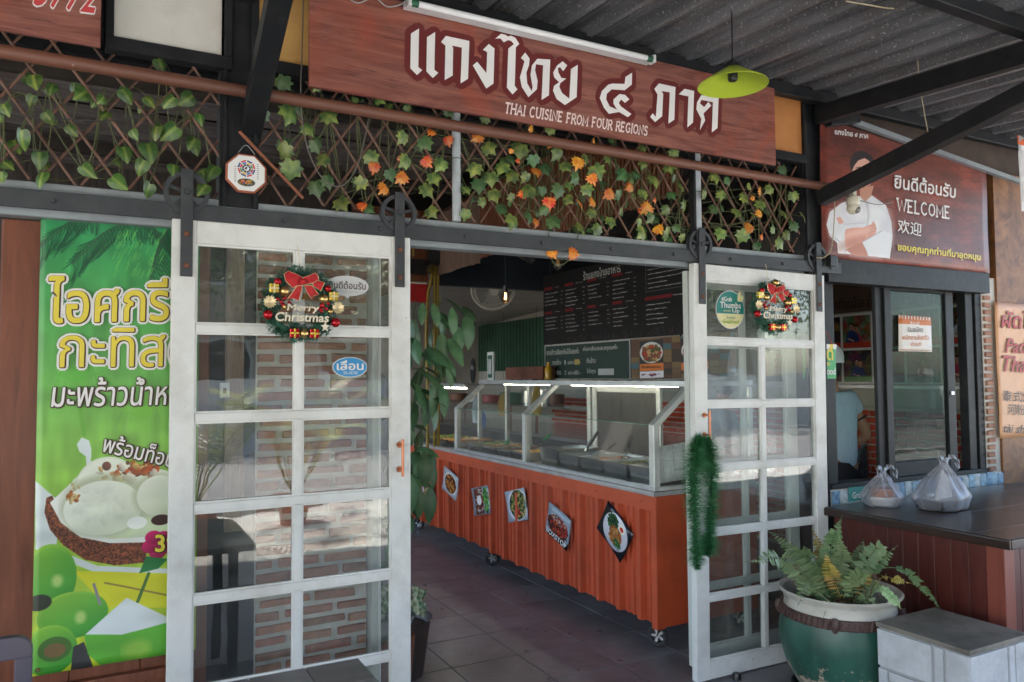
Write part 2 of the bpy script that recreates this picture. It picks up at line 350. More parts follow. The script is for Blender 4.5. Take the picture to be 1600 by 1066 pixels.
# ------------------------------------------------------------------ material set
white = M('white_paint', (.74, .74, .72), .42, var=.05, scale=9, bump=.25, bscale=40, dirt=(.40, .36, .31), dirt_amt=.5, dirt_scale=4, chip=(.3, .24, .18), chip_amt=.45)
white_f = M('white_frame_inner', (.6, .62, .58), .45, var=.1, scale=6, dirt=(.35, .35, .3), dirt_amt=.4)
black = M('black_steel', (.011, .012, .014), .5, metal=0, var=.25, scale=12, dirt=(.05, .047, .045), dirt_amt=.3, dirt_scale=9, spec=.3)
rail_m = M('dark_rail', (.038, .042, .047), .5, metal=0, var=.2, scale=9, dirt=(.11, .11, .11), dirt_amt=.3, dirt_scale=14)
grey_st = M('grey_steel', (.30, .33, .35), .45, metal=.25, var=.15, scale=7, dirt=(.13, .12, .1), dirt_amt=.4)
rust = M('rusty_bolt', (.16, .06, .035), .7, var=.3, scale=60)
copper = M('copper_handle', (.45, .17, .09), .35, metal=.8, var=.2, scale=20)
brown_pipe = M('brown_pipe_paint', (.17, .068, .042), .5, var=.2, scale=5, dirt=(.09, .04, .03), dirt_amt=.6, chip=(.42, .33, .27), chip_amt=.35, stretch=(.4, 2, 2), bump=.2)
slat_m = M('lattice_wood', (.17, .085, .058), .6, var=.35, scale=14, rnd=.25)
brown_w = wood('brown_wall_wood', (.13, .036, .016), (.23, .072, .034), (9, 9, .8), .42, crack_amt=.3)
sign_w = wood('sign_print_wood', (.12, .034, .026), (.34, .135, .10), (1.0, 5, 12), .42, crack=(.05, .018, .018), crack_amt=.62, bump=.0, red=(.42, .07, .03))
table_w = wood('table_top_wood', (.016, .009, .007), (.045, .023, .017), (9, 1.4, 9), .28, crack_amt=.2, bump=.25)
tside = wood('table_side_boards', (.06, .012, .009), (.115, .024, .016), (10, 10, 1), .38, crack_amt=.35)
trim_r = wood('table_corner_wood', (.16, .035, .022), (.26, .07, .045), (10, 10, 1), .35, crack_amt=.1)
osb = wood('weathered_panel_wood', (.10, .035, .012), (.36, .15, .05), (3, 9, 3), .55, crack=(.05, .02, .01), crack_amt=.5)
PANE = glass('window_pane_glass', (.93, .95, .94), refl=.075); PANE_G = glass('green_tinted_glass', (.50, .66, .60), refl=.012); PANE_C = glass('cart_glass', (.95, .97, .96), refl=.015)
orange_p = M('orange_cart_paint', (.52, .078, .024), .4, var=.15, scale=3, dirt=(.22, .045, .02), dirt_amt=.5, dirt_scale=4, bump=.15, bscale=30)
alu = M('aluminium', (.55, .57, .58), .36, metal=.7, var=.12, scale=10, dirt=(.3, .3, .3), dirt_amt=.4)
steel = M('stainless_steel', (.62, .62, .6), .2, metal=1, var=.1, scale=6)
rubber = M('black_rubber', (.02, .02, .022), .55, var=.2)
blackp = M('black_plastic', (.015, .015, .017), .35, var=.1)
tile_m = M('floor_tile_stone', (.215, .203, .207), .3, var=.28, scale=4.5, rnd=.15, dirt=(.14, .13, .135), dirt_amt=.7, dirt_scale=2.2, bump=.12, bscale=14, spec=.5)
grout = M('dark_grout', (.055, .05, .045), .9)
concrete = M('street_concrete', (.52, .50, .46), .85, var=.15, scale=1.3, dirt=(.25, .24, .22), dirt_amt=.5, dirt_scale=.8)
asphalt = M('street_asphalt', (.22, .215, .21), .9, var=.2, scale=30)
mortar = M('pale_mortar', (.60, .57, .51), .9, var=.15, scale=14, bump=.8, bscale=30, dirt=(.28, .26, .22), dirt_amt=.4)
brick_m = M('pillar_brick', (.36, .14, .08), .85, var=.3, scale=22, rnd=.22, hue=.012, bump=.8, bscale=45, dirt=(.42, .33, .27), dirt_amt=.45, dirt_scale=16)
kbrick = M('kitchen_red_brick', (.50, .055, .022), .7, var=.25, scale=18, rnd=.2, bump=.6, bscale=40)
kmortar = M('kitchen_mortar', (.48, .42, .36), .9, var=.1)
INK_W = M('white_ink', (.80, .78, .76), .45, var=.03); INK_B = M('black_ink', (.02, .018, .018), .5, var=.05); INK_R = M('red_ink', (.5, .02, .02), .5, var=.05)
INK_Y = M('yellow_ink', (.78, .62, .06), .45, var=.04); INK_D = M('maroon_ink', (.13, .018, .017), .45, var=.05); INK_P = M('pink_white_ink', (.86, .68, .64), .45, var=.03)
INK_BR = M('brown_ink', (.06, .022, .012), .5, var=.05); INK_G = M('green_ink', (.25, .42, .03), .5, var=.05); INK_O = M('orange_ink', (.6, .2, .06), .5, var=.05)
INK_LG = M('grey_ink', (.45, .45, .45), .6, var=.05)

# ================================================================== SETTING
YF = 3.0                                  # plane of the sliding doors
tag(box('street_ground', (-80, -80, -.12), (80, 1.55, -.03), M('ground_far', (.40, .385, .36), .9, var=.15, scale=.7)), kind='structure')
tag(box('concrete_apron', (-9, -3.2, -.03), (12, 1.55, -.012), concrete), kind='structure')
road = tag(box('road', (-80, -9.5, -.03), (80, -3.6, -.02), asphalt), kind='structure')
tag(box('road_kerb', (-80, -3.6, -.03), (80, -3.4, .02), M('kerb_concrete', (.5, .48, .44), .9, dirt=(.2, .2, .2))), kind='structure')
# tiled floor: a dark bed with the tiles laid on it
floor = tag(box('floor', (-3.2, 1.55, -.12), (9, 12, -.006), grout), kind='structure')
tm = MB().box((-.1965, -.1965, -.006), (.1965, .1965, 0)).build('floor_tile', tile_m, None, bevel=.0015, local=True)
tile_mesh = tm.data; bpy.data.objects.remove(tm)
for i in range(-8, 16):
    for j in range(-7, 19):
        x, y = 2.03+.2+i*.4, 4.59+.2+j*.4
        if y < 1.75: continue
        if x < 1.0 and (y > 3.6 or x < -.6): continue
        if x > 4.6 or (x > 2.9+(y-3)*.25+.8): continue
        dx = 0; link('floor_tile', tile_mesh, floor, (x, y, random.uniform(-.0009, .0007)), (random.uniform(-.0012, .0012), random.uniform(-.0012, .0012), random.choice([0, PI/2, PI])))
tag(box('far_floor', (2.7, 3.2, -.006), (9, 12, -.0012), tile_m), kind='structure') if False else None

plaster = M('interior_plaster', (.45, .41, .37), .9, var=.1, scale=1.5, dirt=(.16, .14, .12), dirt_amt=.5, dirt_scale=1.2)
dark_c = M('dark_ceiling_board', (.045, .042, .042), .7, var=.3, scale=3)
tag(box('wall_back', (-3.2, 11.4, 0), (9, 11.6, 3.8), plaster), kind='structure')
tag(box('wall_left', (-3.3, 3.2, 0), (-3.2, 11.6, .9), plaster), kind='structure')
MB().add([(2.1, 6.95, 2.58), (5.42, 6.95, 2.58), (5.42, 11.4, 2.36), (2.1, 11.4, 2.36), (2.1, 6.95, 2.64), (5.42, 6.95, 2.64), (5.42, 11.4, 2.42), (2.1, 11.4, 2.42)],
         [(0, 1, 2, 3), (7, 6, 5, 4), (0, 4, 5, 1), (1, 5, 6, 2), (2, 6, 7, 3), (3, 7, 4, 0)]).build('ceiling_low', M('low_ceiling_paint', (.62, .58, .53), .9, var=.12, scale=1.2, dirt=(.4, .36, .3), dirt_amt=.5)); tag(bpy.data.objects['ceiling_low'], kind='structure')
# boards of the dark ceiling over the cart and kitchen
dc = tag(box('ceiling', (2.78, 3.12, 2.86), (5.42, 6.95, 2.9), dark_c), kind='structure')
for k in range(12): box('ceiling_board', (2.78, 3.14+k*.318, 2.835), (5.42, 3.14+k*.318+.305, 2.86), dark_c, dc, .002)
tag(box('ceiling_bulkhead', (2.78, 6.86, 2.44), (5.42, 6.95, 2.86), M('blue_black_paint', (.02, .028, .04), .5)), kind='structure')
# corrugated roof of the inner hall, seen from below through the lattice
def corr(name, p0, u, v, nu, per, amp, prof, mat, parent=None, thick=.0, kind=None):
    """corrugated sheet: waves along u (unit) with the period per, straight along v; prof is a list of (phase, height)"""
    u, v, p0 = V(u), V(v), V(p0); n = u.cross(v).normalized(); s = MB(); vs = []
    for k in range(nu):
        for ph, h in prof: vs.append((k+ph)*per), vs.append(h*amp)
    pts = [p0+u*vs[i]+n*vs[i+1] for i in range(0, len(vs), 2)]; m = len(pts)
    s.add(pts+[p+v for p in pts], [(i, i+1, i+1+m, i+m) for i in range(m-1)])
    if thick:
        pb = [p-n*thick for p in pts]; k = len(s.v); s.add(pb+[p+v for p in pb], [(i, i+m, i+1+m, i+1) for i in range(m-1)])
        s.f += [(0, k, k+m, m), (m-1, 2*m-1, k+2*m-1, k+m-1)]+[(i, k+i, k+i+1, i+1) for i in range(m-1)]+[(m+i, m+i+1, k+m+i+1, k+m+i) for i in range(m-1)]
    return s.build(name, mat, parent, fix=False)
SINE = [(i/8, math.sin(2*PI*i/8)*.5+.5) for i in range(8)]
hall_roof_m = M('hall_roof_metal', (.26, .235, .22), .45, metal=.3, var=.5, scale=2.2, stretch=(.25, 6, 6), dirt=(.10, .055, .04), dirt_amt=.8, dirt_scale=3)
tag(box('sun_block_roof', (-4.2, 3.14, 3.72), (9.1, 11.7, 3.8), dark_c), kind='structure')  # unseen slab added above the hall to keep sunlight out of the interior
tag(box('end_wall', (9, 3.06, 0), (9.1, 11.7, 3.8), plaster), kind='structure')
hr = tag(bpy.data.objects.new('hall_roof', None), kind='structure'); COL.objects.link(hr); WL[hr] = V((0, 0, 0))
for k in range(4):
    corr('roof_sheet', (-3.4, 3.35+k*1.05, 3.17+k*.062+(.01 if k % 2 else 0)), (0, .998, .062), (6.1, 0, 0), 12, .09, .02, SINE, hall_roof_m, hr, .001)
tag(box('hall_clerestory_wall', (-3.2, 7.6, 2.2), (2.1, 7.65, 3.7), M('hall_gable_boards', (.09, .075, .065), .8, stretch=(6, 1, .4), var=.5, scale=5)), kind='structure')
# a rib of timber under the hall roof
for k, y in enumerate((4.4, 6.2)):
    tag(MB().bar((-3.2, y, 3.11+k*.1), (2.7, y, 3.11+k*.1), .05, .09).build('roof_rafter', M('rafter_wood', (.05, .04, .032), .8, var=.3), None, .003), ('nearer' if k == 0 else 'farther')+' dark timber rafter running under the corrugated hall roof', 'rafter', 'rafters under the hall roof')

# ------------------------------------------------------------------ awning over the pavement
RS = .062
def roofz(y): return 3.19+(y-3.0)*RS
TRAP = [(0, 0), (.12, 0), (.2, 1), (.34, 1), (.42, 0), (.56, 0), (.60, .25), (.64, 0), (.78, 0), (.82, .25), (.86, 0)]
awn_m = M('awning_metal', (.20, .205, .22), .4, chip_scale=75, metal=.4, var=.35, scale=2.5, stretch=(4, .5, 4), dirt=(.13, .10, .10), dirt_amt=.55, dirt_scale=2.5, bump=.35, bscale=90, chip=(.55, .58, .62), chip_amt=1.15)
aw = tag(thing('awning_roof', (2, 1, 3.1), 'weathered silvery corrugated metal awning roof over the pavement before the shopfront', 'awning'), group=None)
for k in range(19):
    x0 = -7.2+k*.76  # row carried on out of view at the left to block a sun beam
    corr('roof_sheet', (x0, -2.1, roofz(-2.1)+(.004 if k % 2 else 0)), (1, 0, 0), (0, 5.3, 5.3*RS), 4, .2, -.042, TRAP, awn_m, aw, .0012)
def fr(name, s, lab, cat, grp=None, mat=black, parent=None, bevel=.003): return tag(s.build(name, mat, parent, bevel), lab, cat, grp)
G_B = 'black steel members carrying the awning'
pb = PX(1290, 182, 3.6)
fr('awning_beam', MB().bar((3.6, 3.0, roofz(3.0)-.15), (3.6, -2.0, roofz(-2.0)-.15), .055, .1), 'black steel beam running out over the takeaway table from the corner post', 'beam', G_B)
fr('awning_beam', MB().bar((.45, 3.0, roofz(3.0)-.15), (.45, -2.0, roofz(-2.0)-.15), .055, .1), 'black steel beam running out above the left sliding door', 'beam', G_B)
fr('awning_purlin', MB().bar((-7.2, 1.83, roofz(1.83)-.065), (6.5, 1.83, roofz(1.83)-.065), .055, .07), 'black steel purlin crossing under the awning sheets above the pendant lamp', 'beam', G_B)
fr('awning_purlin', MB().bar((-7.2, 2.95, roofz(2.95)-.065), (6.5, 2.95, roofz(2.95)-.065), .05, .07), 'black steel purlin where the awning meets the shopfront', 'beam', G_B)
fr('awning_purlin', MB().bar((-7.2, -1.6, roofz(-1.6)-.065), (6.5, -1.6, roofz(-1.6)-.065), .05, .07), 'black steel purlin at the street edge of the awning', 'beam', G_B)
b0, b1 = PX(1296, 303, 3.56), PX(1600, 148, 3.56)
fr('awning_brace', MB().bar(b0+(b0-b1)*.06, b0+(b1-b0)*2.0, .07, .085), 'black diagonal brace rising from the corner post across the chef banner', 'brace', G_B)
c0, c1 = PX(392, 200, .47), PX(437, -10, .47)
fr('awning_brace', MB().bar(c0+(c0-c1)*.35, c0+(c1-c0)*2.0, .075, .075), 'black diagonal brace rising from the post between white and yellow panels', 'brace', G_B)
fr('awning_beam', MB().bar(PY(1292, 184, 2.96), PY(1338, 180, 2.96), .05, .10), 'short black steel stub beside the corner post above the chef banner', 'beam', G_B)
# posts
for x0, x1, lab in ((.355, .50, 'black steel post behind the octagonal plaque, between white and yellow panels'), (3.50, 3.655, 'tall black corner post between the right sliding door and the takeaway window')):
    p = thing('steel_post', ((x0+x1)/2, 3.1, 0), lab, 'post', 'posts of the shopfront')
    box('post_shaft', (x0, 3.03, 0 if x0 > 1 else 2.2), (x1, 3.12, 3.15), black, p, .004)
    for q in (x0+.012, x1-.022): box('post_flange', (q, 3.015, 0 if x0 > 1 else 2.2), (q+.012, 3.03, 3.15), black, p)
# black upper wall behind the signs, its unseen top raised to stop sun
tag(box('upper_wall', (-7.2, 3.10, 2.72), (3.7, 3.139, 3.72), black), kind='structure')
tag(box('upper_wall_side', (3.701, 3.10, 2.235), (9.1, 3.139, 3.72), M('board_wall_dark', (.06, .04, .03), .8, var=.3)), kind='structure')

# lintel and rail
tag(box('lintel_beam', (-1.2, 3.035, 2.105), (3.66, 3.10, 2.225), grey_st, None, .003), kind='structure')
rl = thing('door_rail', (1.6, 3.0, 2.13), 'long dark grey steel rail carrying both hanging sliding doors', 'door rail')
box('rail_bar', (-1.2, 2.992, 2.125), (3.76, 3.004, 2.188), rail_m, rl, .002)
for k in range(13): MB().lathe([(0, 0), (.008, 0), (.010, .006), (.010, .03)], (-.95+k*.385, 2.984, 2.157), 10, 'y').build('rail_bolt', rail_m, rl)
bp_ = thing('brown_pipe', (1.6, 2.94, 2.6), 'long brown painted steel pipe with flaking stripes crossing before the lattice', 'pipe')
z0, z1 = PY(0, 80, 2.94), PY(1296, 293, 2.94)
MB().tube([z0+V((-.9, 0, (z0.z-z1.z)*.2)), z0, z0.lerp(z1, .5), z1], .024, 14).build('pipe_run', brown_pipe, bp_, smooth=True)
MB().tube([z1, z1+V((.004, 0, 0))], .0235, 14).build('pipe_end', black, bp_)

# ------------------------------------------------------------------ transom panels above the lattice
def panel(x0, x1, z0, z1, mat, lab, y=3.03):
    p = thing('transom_panel', ((x0+x1)/2, y, z0), lab, 'wall panel', 'panels above the lattice')
    box('panel_board', (x0, y, z0), (x1, y+.02, z1), mat, p)
    t = .028
    box('frame_rail', (x0-t, y-.025, z0-t*1.8), (x1+t, y+.03, z0), black, p, .003)
    for q in (x0-t, x1): box('frame_stile', (q, y-.022, z0), (q+t, y+.03, z1), black, p, .003)
panel(PY(178, 60, 3.03).x, PY(350, 85, 3.03).x, PY(178, 60, 3.03).z, 3.13, M('stained_white_panel', (.66, .64, .58), .6, var=.05, dirt=(.33, .2, .13), dirt_amt=.35, dirt_scale=2), 'stained white panel in a black frame left of the black post')
panel(PY(420, 100, 3.03).x-.04, PY(484, 110, 3.03).x+.25, 2.79, 3.13, M('ochre_panel', (.62, .36, .11), .6, var=.06, dirt=(.3, .12, .05), dirt_amt=.3, dirt_scale=8), 'plain ochre yellow panel between the black brace and the big wooden sign')
panel(PY(1215, 150, 3.03).x-.2, PY(1251, 165, 3.03).x, 2.80, PY(1230, 152, 3.03).z, M('orange_panel', (.52, .21, .06), .6, var=.1, dirt=(.3, .12, .05), dirt_amt=.3, dirt_scale=8), 'orange plywood panel at the right end of the big wooden sign')
panel(-1.4, PY(150, 60, 3.05).x, 2.80, 3.13, MATS['stained_white_panel'], 'pale panel half covered by the telephone number board', 3.05)

# ------------------------------------------------------------------ main sign
YS = 2.88
sg = thing('restaurant_sign', (1.9, YS, 2.65), 'large reddish wood print signboard with white Thai blackletter name over the entrance', 'signboard')
SBL, SBR, STR = PY(483, 132, YS), PY(1213, 260, YS), PY(1217, 140, YS)
sz0 = (SBL.z+SBR.z)/2; box('board', (SBL.x, YS, sz0), (SBR.x, YS+.02, STR.z), sign_w, sg, .002)
def L5(pts): return [(620+x/5.333, 20+y/5.333) for x, y in pts]
def L6(pts): return [(880+x/4.571, 90+y/4.571) for x, y in pts]
LET = [L5([(117, 175), (184, 133), (178, 455), (211, 480), (167, 521), (111, 464)]), L5([(251, 205), (318, 163), (312, 478), (345, 503), (299, 545), (245, 490)]),
       L5([(368, 245), (407, 195), (603, 237), (592, 552), (530, 590), (541, 292), (458, 275), (468, 295), (464, 525), (398, 563), (404, 275)]),
       L5([(715, 312), (765, 262), (812, 300), (804, 592), (744, 633), (632, 440), (668, 410), (745, 505), (752, 332), (735, 318)]),
       L5([(818, 218), (868, 177), (900, 185), (925, 200), (950, 192), (985, 210), (1019, 262), (990, 290), (981, 610), (1004, 640), (963, 682), (916, 625), (928, 300), (975, 262), (950, 235), (925, 230), (890, 248), (862, 215)]),
       L5([(1033, 378), (1068, 333), (1105, 385), (1100, 440), (1078, 500), (1085, 590), (1122, 655), (1130, 620), (1112, 520), (1125, 440), (1170, 385), (1277, 392), (1265, 690), (1205, 728), (1218, 440), (1158, 430), (1150, 480), (1172, 570), (1165, 640), (1095, 705), (1040, 620), (1024, 540), (1045, 470), (1062, 405)]),
       L5([(1335, 440), (1380, 407), (1418, 440), (1385, 488), (1360, 455), (1340, 462), (1345, 500), (1370, 545), (1408, 550), (1360, 590), (1352, 620), (1375, 670), (1436, 718), (1450, 470), (1506, 435), (1497, 705), (1400, 770), (1330, 720), (1300, 650), (1310, 610), (1350, 580), (1310, 540), (1302, 500)]),
       L6([(443, 140), (490, 110), (488, 195), (437, 235), (345, 228), (310, 260), (305, 300), (330, 350), (385, 375), (358, 330), (358, 300), (400, 262), (440, 268), (471, 300), (440, 325), (412, 300), (395, 325), (410, 350), (485, 405), (460, 427), (398, 390), (325, 403), (290, 360), (260, 290), (275, 240), (320, 195), (350, 187), (437, 190)]),
       L6([(650, 225), (682, 186), (800, 212), (792, 445), (750, 473), (760, 250), (700, 240), (712, 262), (705, 420), (655, 462), (620, 425), (638, 400), (660, 425), (672, 265)]),
       L6([(825, 262), (865, 225), (933, 240), (925, 465), (885, 500), (893, 278), (850, 270)]),
       L6([(985, 270), (1108, 285), (1100, 505), (1060, 535), (1068, 320), (985, 303), (975, 330), (1005, 355), (1035, 318), (1055, 345), (1000, 400), (1012, 450), (975, 518), (985, 440), (950, 370), (955, 320)])]
def area(p): return sum(p[i][0]*p[(i+1) % len(p)][1]-p[(i+1) % len(p)][0]*p[i][1] for i in range(len(p)))/2
def onsign(pts, y): return [(PY(a, b, y)) for a, b in pts]
for pts in LET:
    q = onsign(pts, YS); q2 = [(v.x, v.z) for v in q]; o_ = 1 if area(q2) > 0 else -1; n = len(q2)
    # dark halo: a wider outline behind each letter and its drop shadow print
    hull = []
    for k in range(8):
        a = 2*PI*k/8; hull.append((math.cos(a)*.026, math.sin(a)*.026))
    halo = MB(); lift = .0008
    for i in range(n):
        (xa, za), (xb, zb) = q2[i], q2[(i+1) % n]; d = V((xb-xa, zb-za)); 
        if d.length < 1e-6: continue
        m_ = V((-d.y, d.x)).normalized()*.026; lift += .000012
        halo.add([(xa-m_.x, YS-lift, za-m_.y), (xb-m_.x, YS-lift, zb-m_.y), (xb+m_.x, YS-lift, zb+m_.y), (xa+m_.x, YS-lift, za+m_.y)], [(0, 1, 2, 3)])
        lift += .000012; halo.add([(xa+h[0], YS-lift, za+h[1]) for h in hull], [tuple(range(8))])
    halo.add([(x, YS-.0007, z) for x, z in q2], [tuple(range(n))])
    halo.build('letter_halo', INK_D, sg, fix=False)
    MB().prism([(x, YS-.0022, z) for x, z in q2], (0, .001, 0)).build('letter', INK_W, sg)
# roman lettering with slab serifs, as pen strokes
SER = {'T': [[(0, 1), (.8, 1)], [(.4, 0), (.4, 1)]], 'H': [[(.1, 0), (.1, 1)], [(.8, 0), (.8, 1)], [(.1, .5), (.8, .5)]], 'A': [[(.02, 0), (.42, 1), (.82, 0)], [(.18, .35), (.66, .35)]], 'I': [[(.15, 0), (.15, 1)]],
       'C': [[(.78, .85), (.6, .99), (.4, 1), (.15, .8), (.08, .5), (.15, .2), (.4, 0), (.6, .01), (.8, .17)]], 'U': [[(.1, 1), (.1, .3), (.25, .03), (.45, -.01), (.65, .03), (.8, .3), (.8, 1)]],
       'S': [[(.62, .83), (.48, .98), (.27, .99), (.1, .83), (.14, .63), (.35, .52), (.58, .4), (.63, .18), (.45, .01), (.22, .01), (.06, .18)]], 'N': [[(.1, 0), (.1, 1), (.8, 0), (.8, 1)]], 'E': [[(.1, 0), (.1, 1)], [(.1, 1), (.68, 1)], [(.1, .5), (.55, .5)], [(.1, 0), (.7, 0)]],
       'F': [[(.1, 0), (.1, 1)], [(.1, 1), (.68, 1)], [(.1, .5), (.55, .5)]], 'R': [[(.1, 0), (.1, 1), (.5, 1), (.68, .85), (.66, .62), (.45, .5), (.1, .5)], [(.4, .5), (.76, 0)]], 'O': [[(.45, 1), (.16, .84), (.07, .5), (.16, .16), (.45, 0), (.74, .16), (.83, .5), (.74, .84), (.45, 1)]],
       'M': [[(.1, 0), (.1, 1), (.5, .25), (.9, 1), (.9, 0)]], 'G': [[(.78, .85), (.6, .99), (.4, 1), (.15, .8), (.08, .5), (.15, .2), (.4, 0), (.68, .04), (.8, .2), (.8, .45), (.55, .45)]], 'W': [[(.02, 1), (.3, 0), (.58, .9), (.86, 0), (1.14, 1)]], 'L': [[(.1, 0), (.1, 1)], [(.1, 0), (.65, 0)]], ' ': []}
WID = {'I': .3, 'W': 1.16, 'M': 1.0, 'S': .7, 'E': .76, 'F': .72, ' ': .42, 'L': .7, 'T': .8, 'R': .8}
def slab(name, body, mat, BL, BR, TL, parent, pen=.13, lift=.0015):
    s = MB(); x = 0; segs = []
    for ch in body:
        for st in SER[ch]:
            segs.append([(x+a, b) for a, b in st])
            for (a, b) in (st[0], st[-1]):
                if (ch not in 'CSOGU' or (ch == 'U' and b > .9)) and b in (0, 1) and not (ch == 'T' and b == 1) and not (ch in 'EFL' and a > .3): segs.append([(x+a-.15, b), (x+a+.15, b)])
        x += WID.get(ch, .9)+.14
    BL, BR, TL = V(BL), V(BR), V(TL); n = (BR-BL).cross(TL-BL).normalized(); ex = (BR-BL)/x; ey = (TL-BL)
    for i, sgm in enumerate(segs): stroke(s, sgm, pen, ex, ey, BL+n*(lift+i*1e-6))
    return s.build(name, mat, parent, fix=False)
YL = YS-.001
slab('lettering', 'THAI CUISINE FROM FOUR REGIONS', INK_P, PY(788, 176, YL), PY(1012, 212, YL), PY(790, 161, YL), sg, .20)

# phone board top left
pbx = thing('telephone_board', (-.6, 2.93, 2.72), 'reddish wood print board ending in the red digits 772 above the lattice', 'signboard')
q0, q1 = PY(0, 48, 2.93), PY(157, 73, 2.93); box('board', (-1.5, 2.93, (q0.z+q1.z)/2), (q1.x, 2.945, 3.12), sign_w, pbx, .002)
for bold, mt, lf in ((.06, INK_W, .001), (.012, M('coral_ink', (.55, .06, .06), .5), .002)):
    text('digits', '053-223772' if False else '3772', mt, PY(52, 8, 2.93), PY(150, 22, 2.93), PY(60, -52, 2.93), pbx, bold, lf, .25)

# tube light along the top of the sign
tl = thing('fluorescent_fitting', (1.7, 2.82, 3.0), 'unlit white fluorescent tube fitting along the top edge of the big sign', 'tube light')
a0, a1 = PY(636, 6, 2.82), PY(1020, 92, 2.82); zt = (a0.z+a1.z)/2
enamel = M('white_enamel', (.72, .73, .73), .3, var=.04, dirt=(.4, .38, .35), dirt_amt=.3)
MB().bar((a0.x, 2.845, zt+.005), (a1.x, 2.845, zt+.005), .045, .03).build('fitting_body', enamel, tl, .004)
MB().tube([(a0.x+.03, 2.812, zt-.002), (a1.x-.005, 2.812, zt-.002)], .0135, 14).build('lamp_tube', M('tube_glass', (.82, .82, .82), .18, var=.02), tl, smooth=True)
for q in (a0.x+.028, a1.x-.028): MB().tube([(q-.016, 2.812, zt-.002), (q+.016, 2.812, zt-.002)], .0142, 14).build('tube_cap', M('green_cap', (.02, .12, .06), .5), tl, smooth=True)
for q in (a0.x, a1.x-.01): box('lamp_holder', (q, 2.80, zt-.018), (q+.016, 2.84, zt+.02), enamel, tl, .003)
MB().tube(curve([(a0.x+.02, 2.85, zt+.02), (a0.x-.06, 2.87, zt-.01), (a0.x-.12, 2.874, zt+.015), (a0.x-.2, 2.874, zt-.02), (a0.x-.3, 2.874, zt+.06)]), .003, 6).build('supply_wire', M('grey_cable', (.35, .34, .33), .5), tl)

# pendant lamp
c = PY(1145, 128, 2.4); pl = thing('pendant_lamp', (c.x, c.y, c.z-.03), 'lime green conical pendant lamp hanging in front of the big sign', 'lamp')
top = .062; pr = [(.022, top+.002), (.034, top-.002), (.146, -.012), (.1485, -.016), (.1485, -.017), (.145, -.016), (.034, top-.008), (.02, top-.006)]
MB().lathe(pr, c, 48).build('lamp_shade', M('lime_enamel', (.50, .62, .05), .32, var=.04), pl, smooth=True, sharp=60)
MB().lathe([(0, top+.03), (.012, top+.03), (.03, top+.015), (.034, top+.0), (.026, top-.004)], c, 24).build('shade_cap', blackp, pl, smooth=True)
MB().lathe([(.021, top-.008), (.022, .012), (.018, .004), (.0, .004)], c, 24).build('bulb_socket', blackp, pl, smooth=True)
MB().tube([c+V((0, 0, top+.028)), c+V((.002, 0, .3)), (c.x-.003, c.y, roofz(2.4)-.02)], .0032, 8).build('cord', blackp, pl)

# grey conduits behind the pipe
for (x, lab) in ((PY(713, 250, 3.02).x, 'pale grey conduit standing on the rail at the left end of the orange leaves'), (PY(1088, 290, 3.02).x, 'pale grey conduit above the left hanger of the right sliding door')):
    t = thing('grey_conduit', (x, 3.02, 2.2), lab, 'pipe', 'grey conduits before the lattice')
    pvc = M('grey_pvc', (.42, .46, .49), .4, var=.08, dirt=(.2, .18, .17), dirt_amt=.35, dirt_scale=14)
    if x < 2: MB().tube([(x, 3.02, 2.225), (x, 3.02, 2.78)], .019, 14).build('conduit_tube', pvc, t, smooth=True)
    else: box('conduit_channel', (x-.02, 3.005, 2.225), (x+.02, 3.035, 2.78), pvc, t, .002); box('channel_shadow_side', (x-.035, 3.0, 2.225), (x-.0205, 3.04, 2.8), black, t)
    MB().tube([(x+math.cos(a)*.0215, 3.02+math.sin(a)*.0215, 2.5) for a in [k*PI/8 for k in range(17)]], .0016, 6).build('cable_tie', blackp, t)

# octagonal plaque
oc = thing('octagonal_plaque', PY(385, 271, 2.965)[:], 'small octagonal white plaque in a terracotta frame hung on the rail post', 'plaque')
def ngon(c, r, n, y, rot=0): return [(c.x+r*math.cos(2*PI*(k+.5)/n+rot), y, c.z+r*math.sin(2*PI*(k+.5)/n+rot)) for k in range(n)]
cc = PY(385, 271, 2.96); 
MB().prism(ngon(cc, .079, 8, 2.96), (0, .014, 0)).build('plaque_frame', M('terracotta', (.36, .10, .05), .6, var=.15, scale=30), oc, .003)
cv = Cv(256, 256, (225, 225, 222), 3); cx, cy = 128, 96
for k in range(8):
    a0_ = k*PI/4
    for r0, r1, cl in ((18, 30, (40, 40, 60)), (33, 44, [(200, 40, 50), (40, 110, 180), (230, 190, 60), (60, 140, 90)][k % 4]), (47, 58, [(40, 60, 120), (200, 60, 60)][k % 2])):
        cv.poly([(cx+r*math.cos(a), cy+r*math.sin(a)) for r, a in ((r0, a0_+.06), (r1, a0_+.06), (r1, a0_+.72), (r0, a0_+.72))], cl)
cv.ell(cx, cy, 13, 13, (240, 240, 240)); cv.ell(cx, cy-5, 6, 6, (30, 30, 30)); cv.poly([(115, 96), (128, 83), (128, 109)], (30, 30, 30))
cv.ell(128, 190, 56, 26, (60, 70, 60)); cv.ell(128, 186, 44, 14, (220, 120, 60)); cv.blobs(30, 128, 190, 44, 18, [(230, 190, 70), (60, 110, 190), (200, 40, 60), (40, 60, 40)], 6)
for k in range(8): cv.line([(52, 90+k*14), (62, 92+k*14)], 3, (60, 60, 90)); cv.line([(196, 60+k*14), (206, 60+k*14)], 3, (60, 60, 90))
me_o = sheet('plaque_print', cv.mat('plaque_print'), (cc.x-.072, 2.9585, cc.z-.072), (cc.x+.072, 2.9585, cc.z-.072), (cc.x+.072, 2.9585, cc.z+.072), (cc.x-.072, 2.9585, cc.z+.072), oc, thick=.0005)
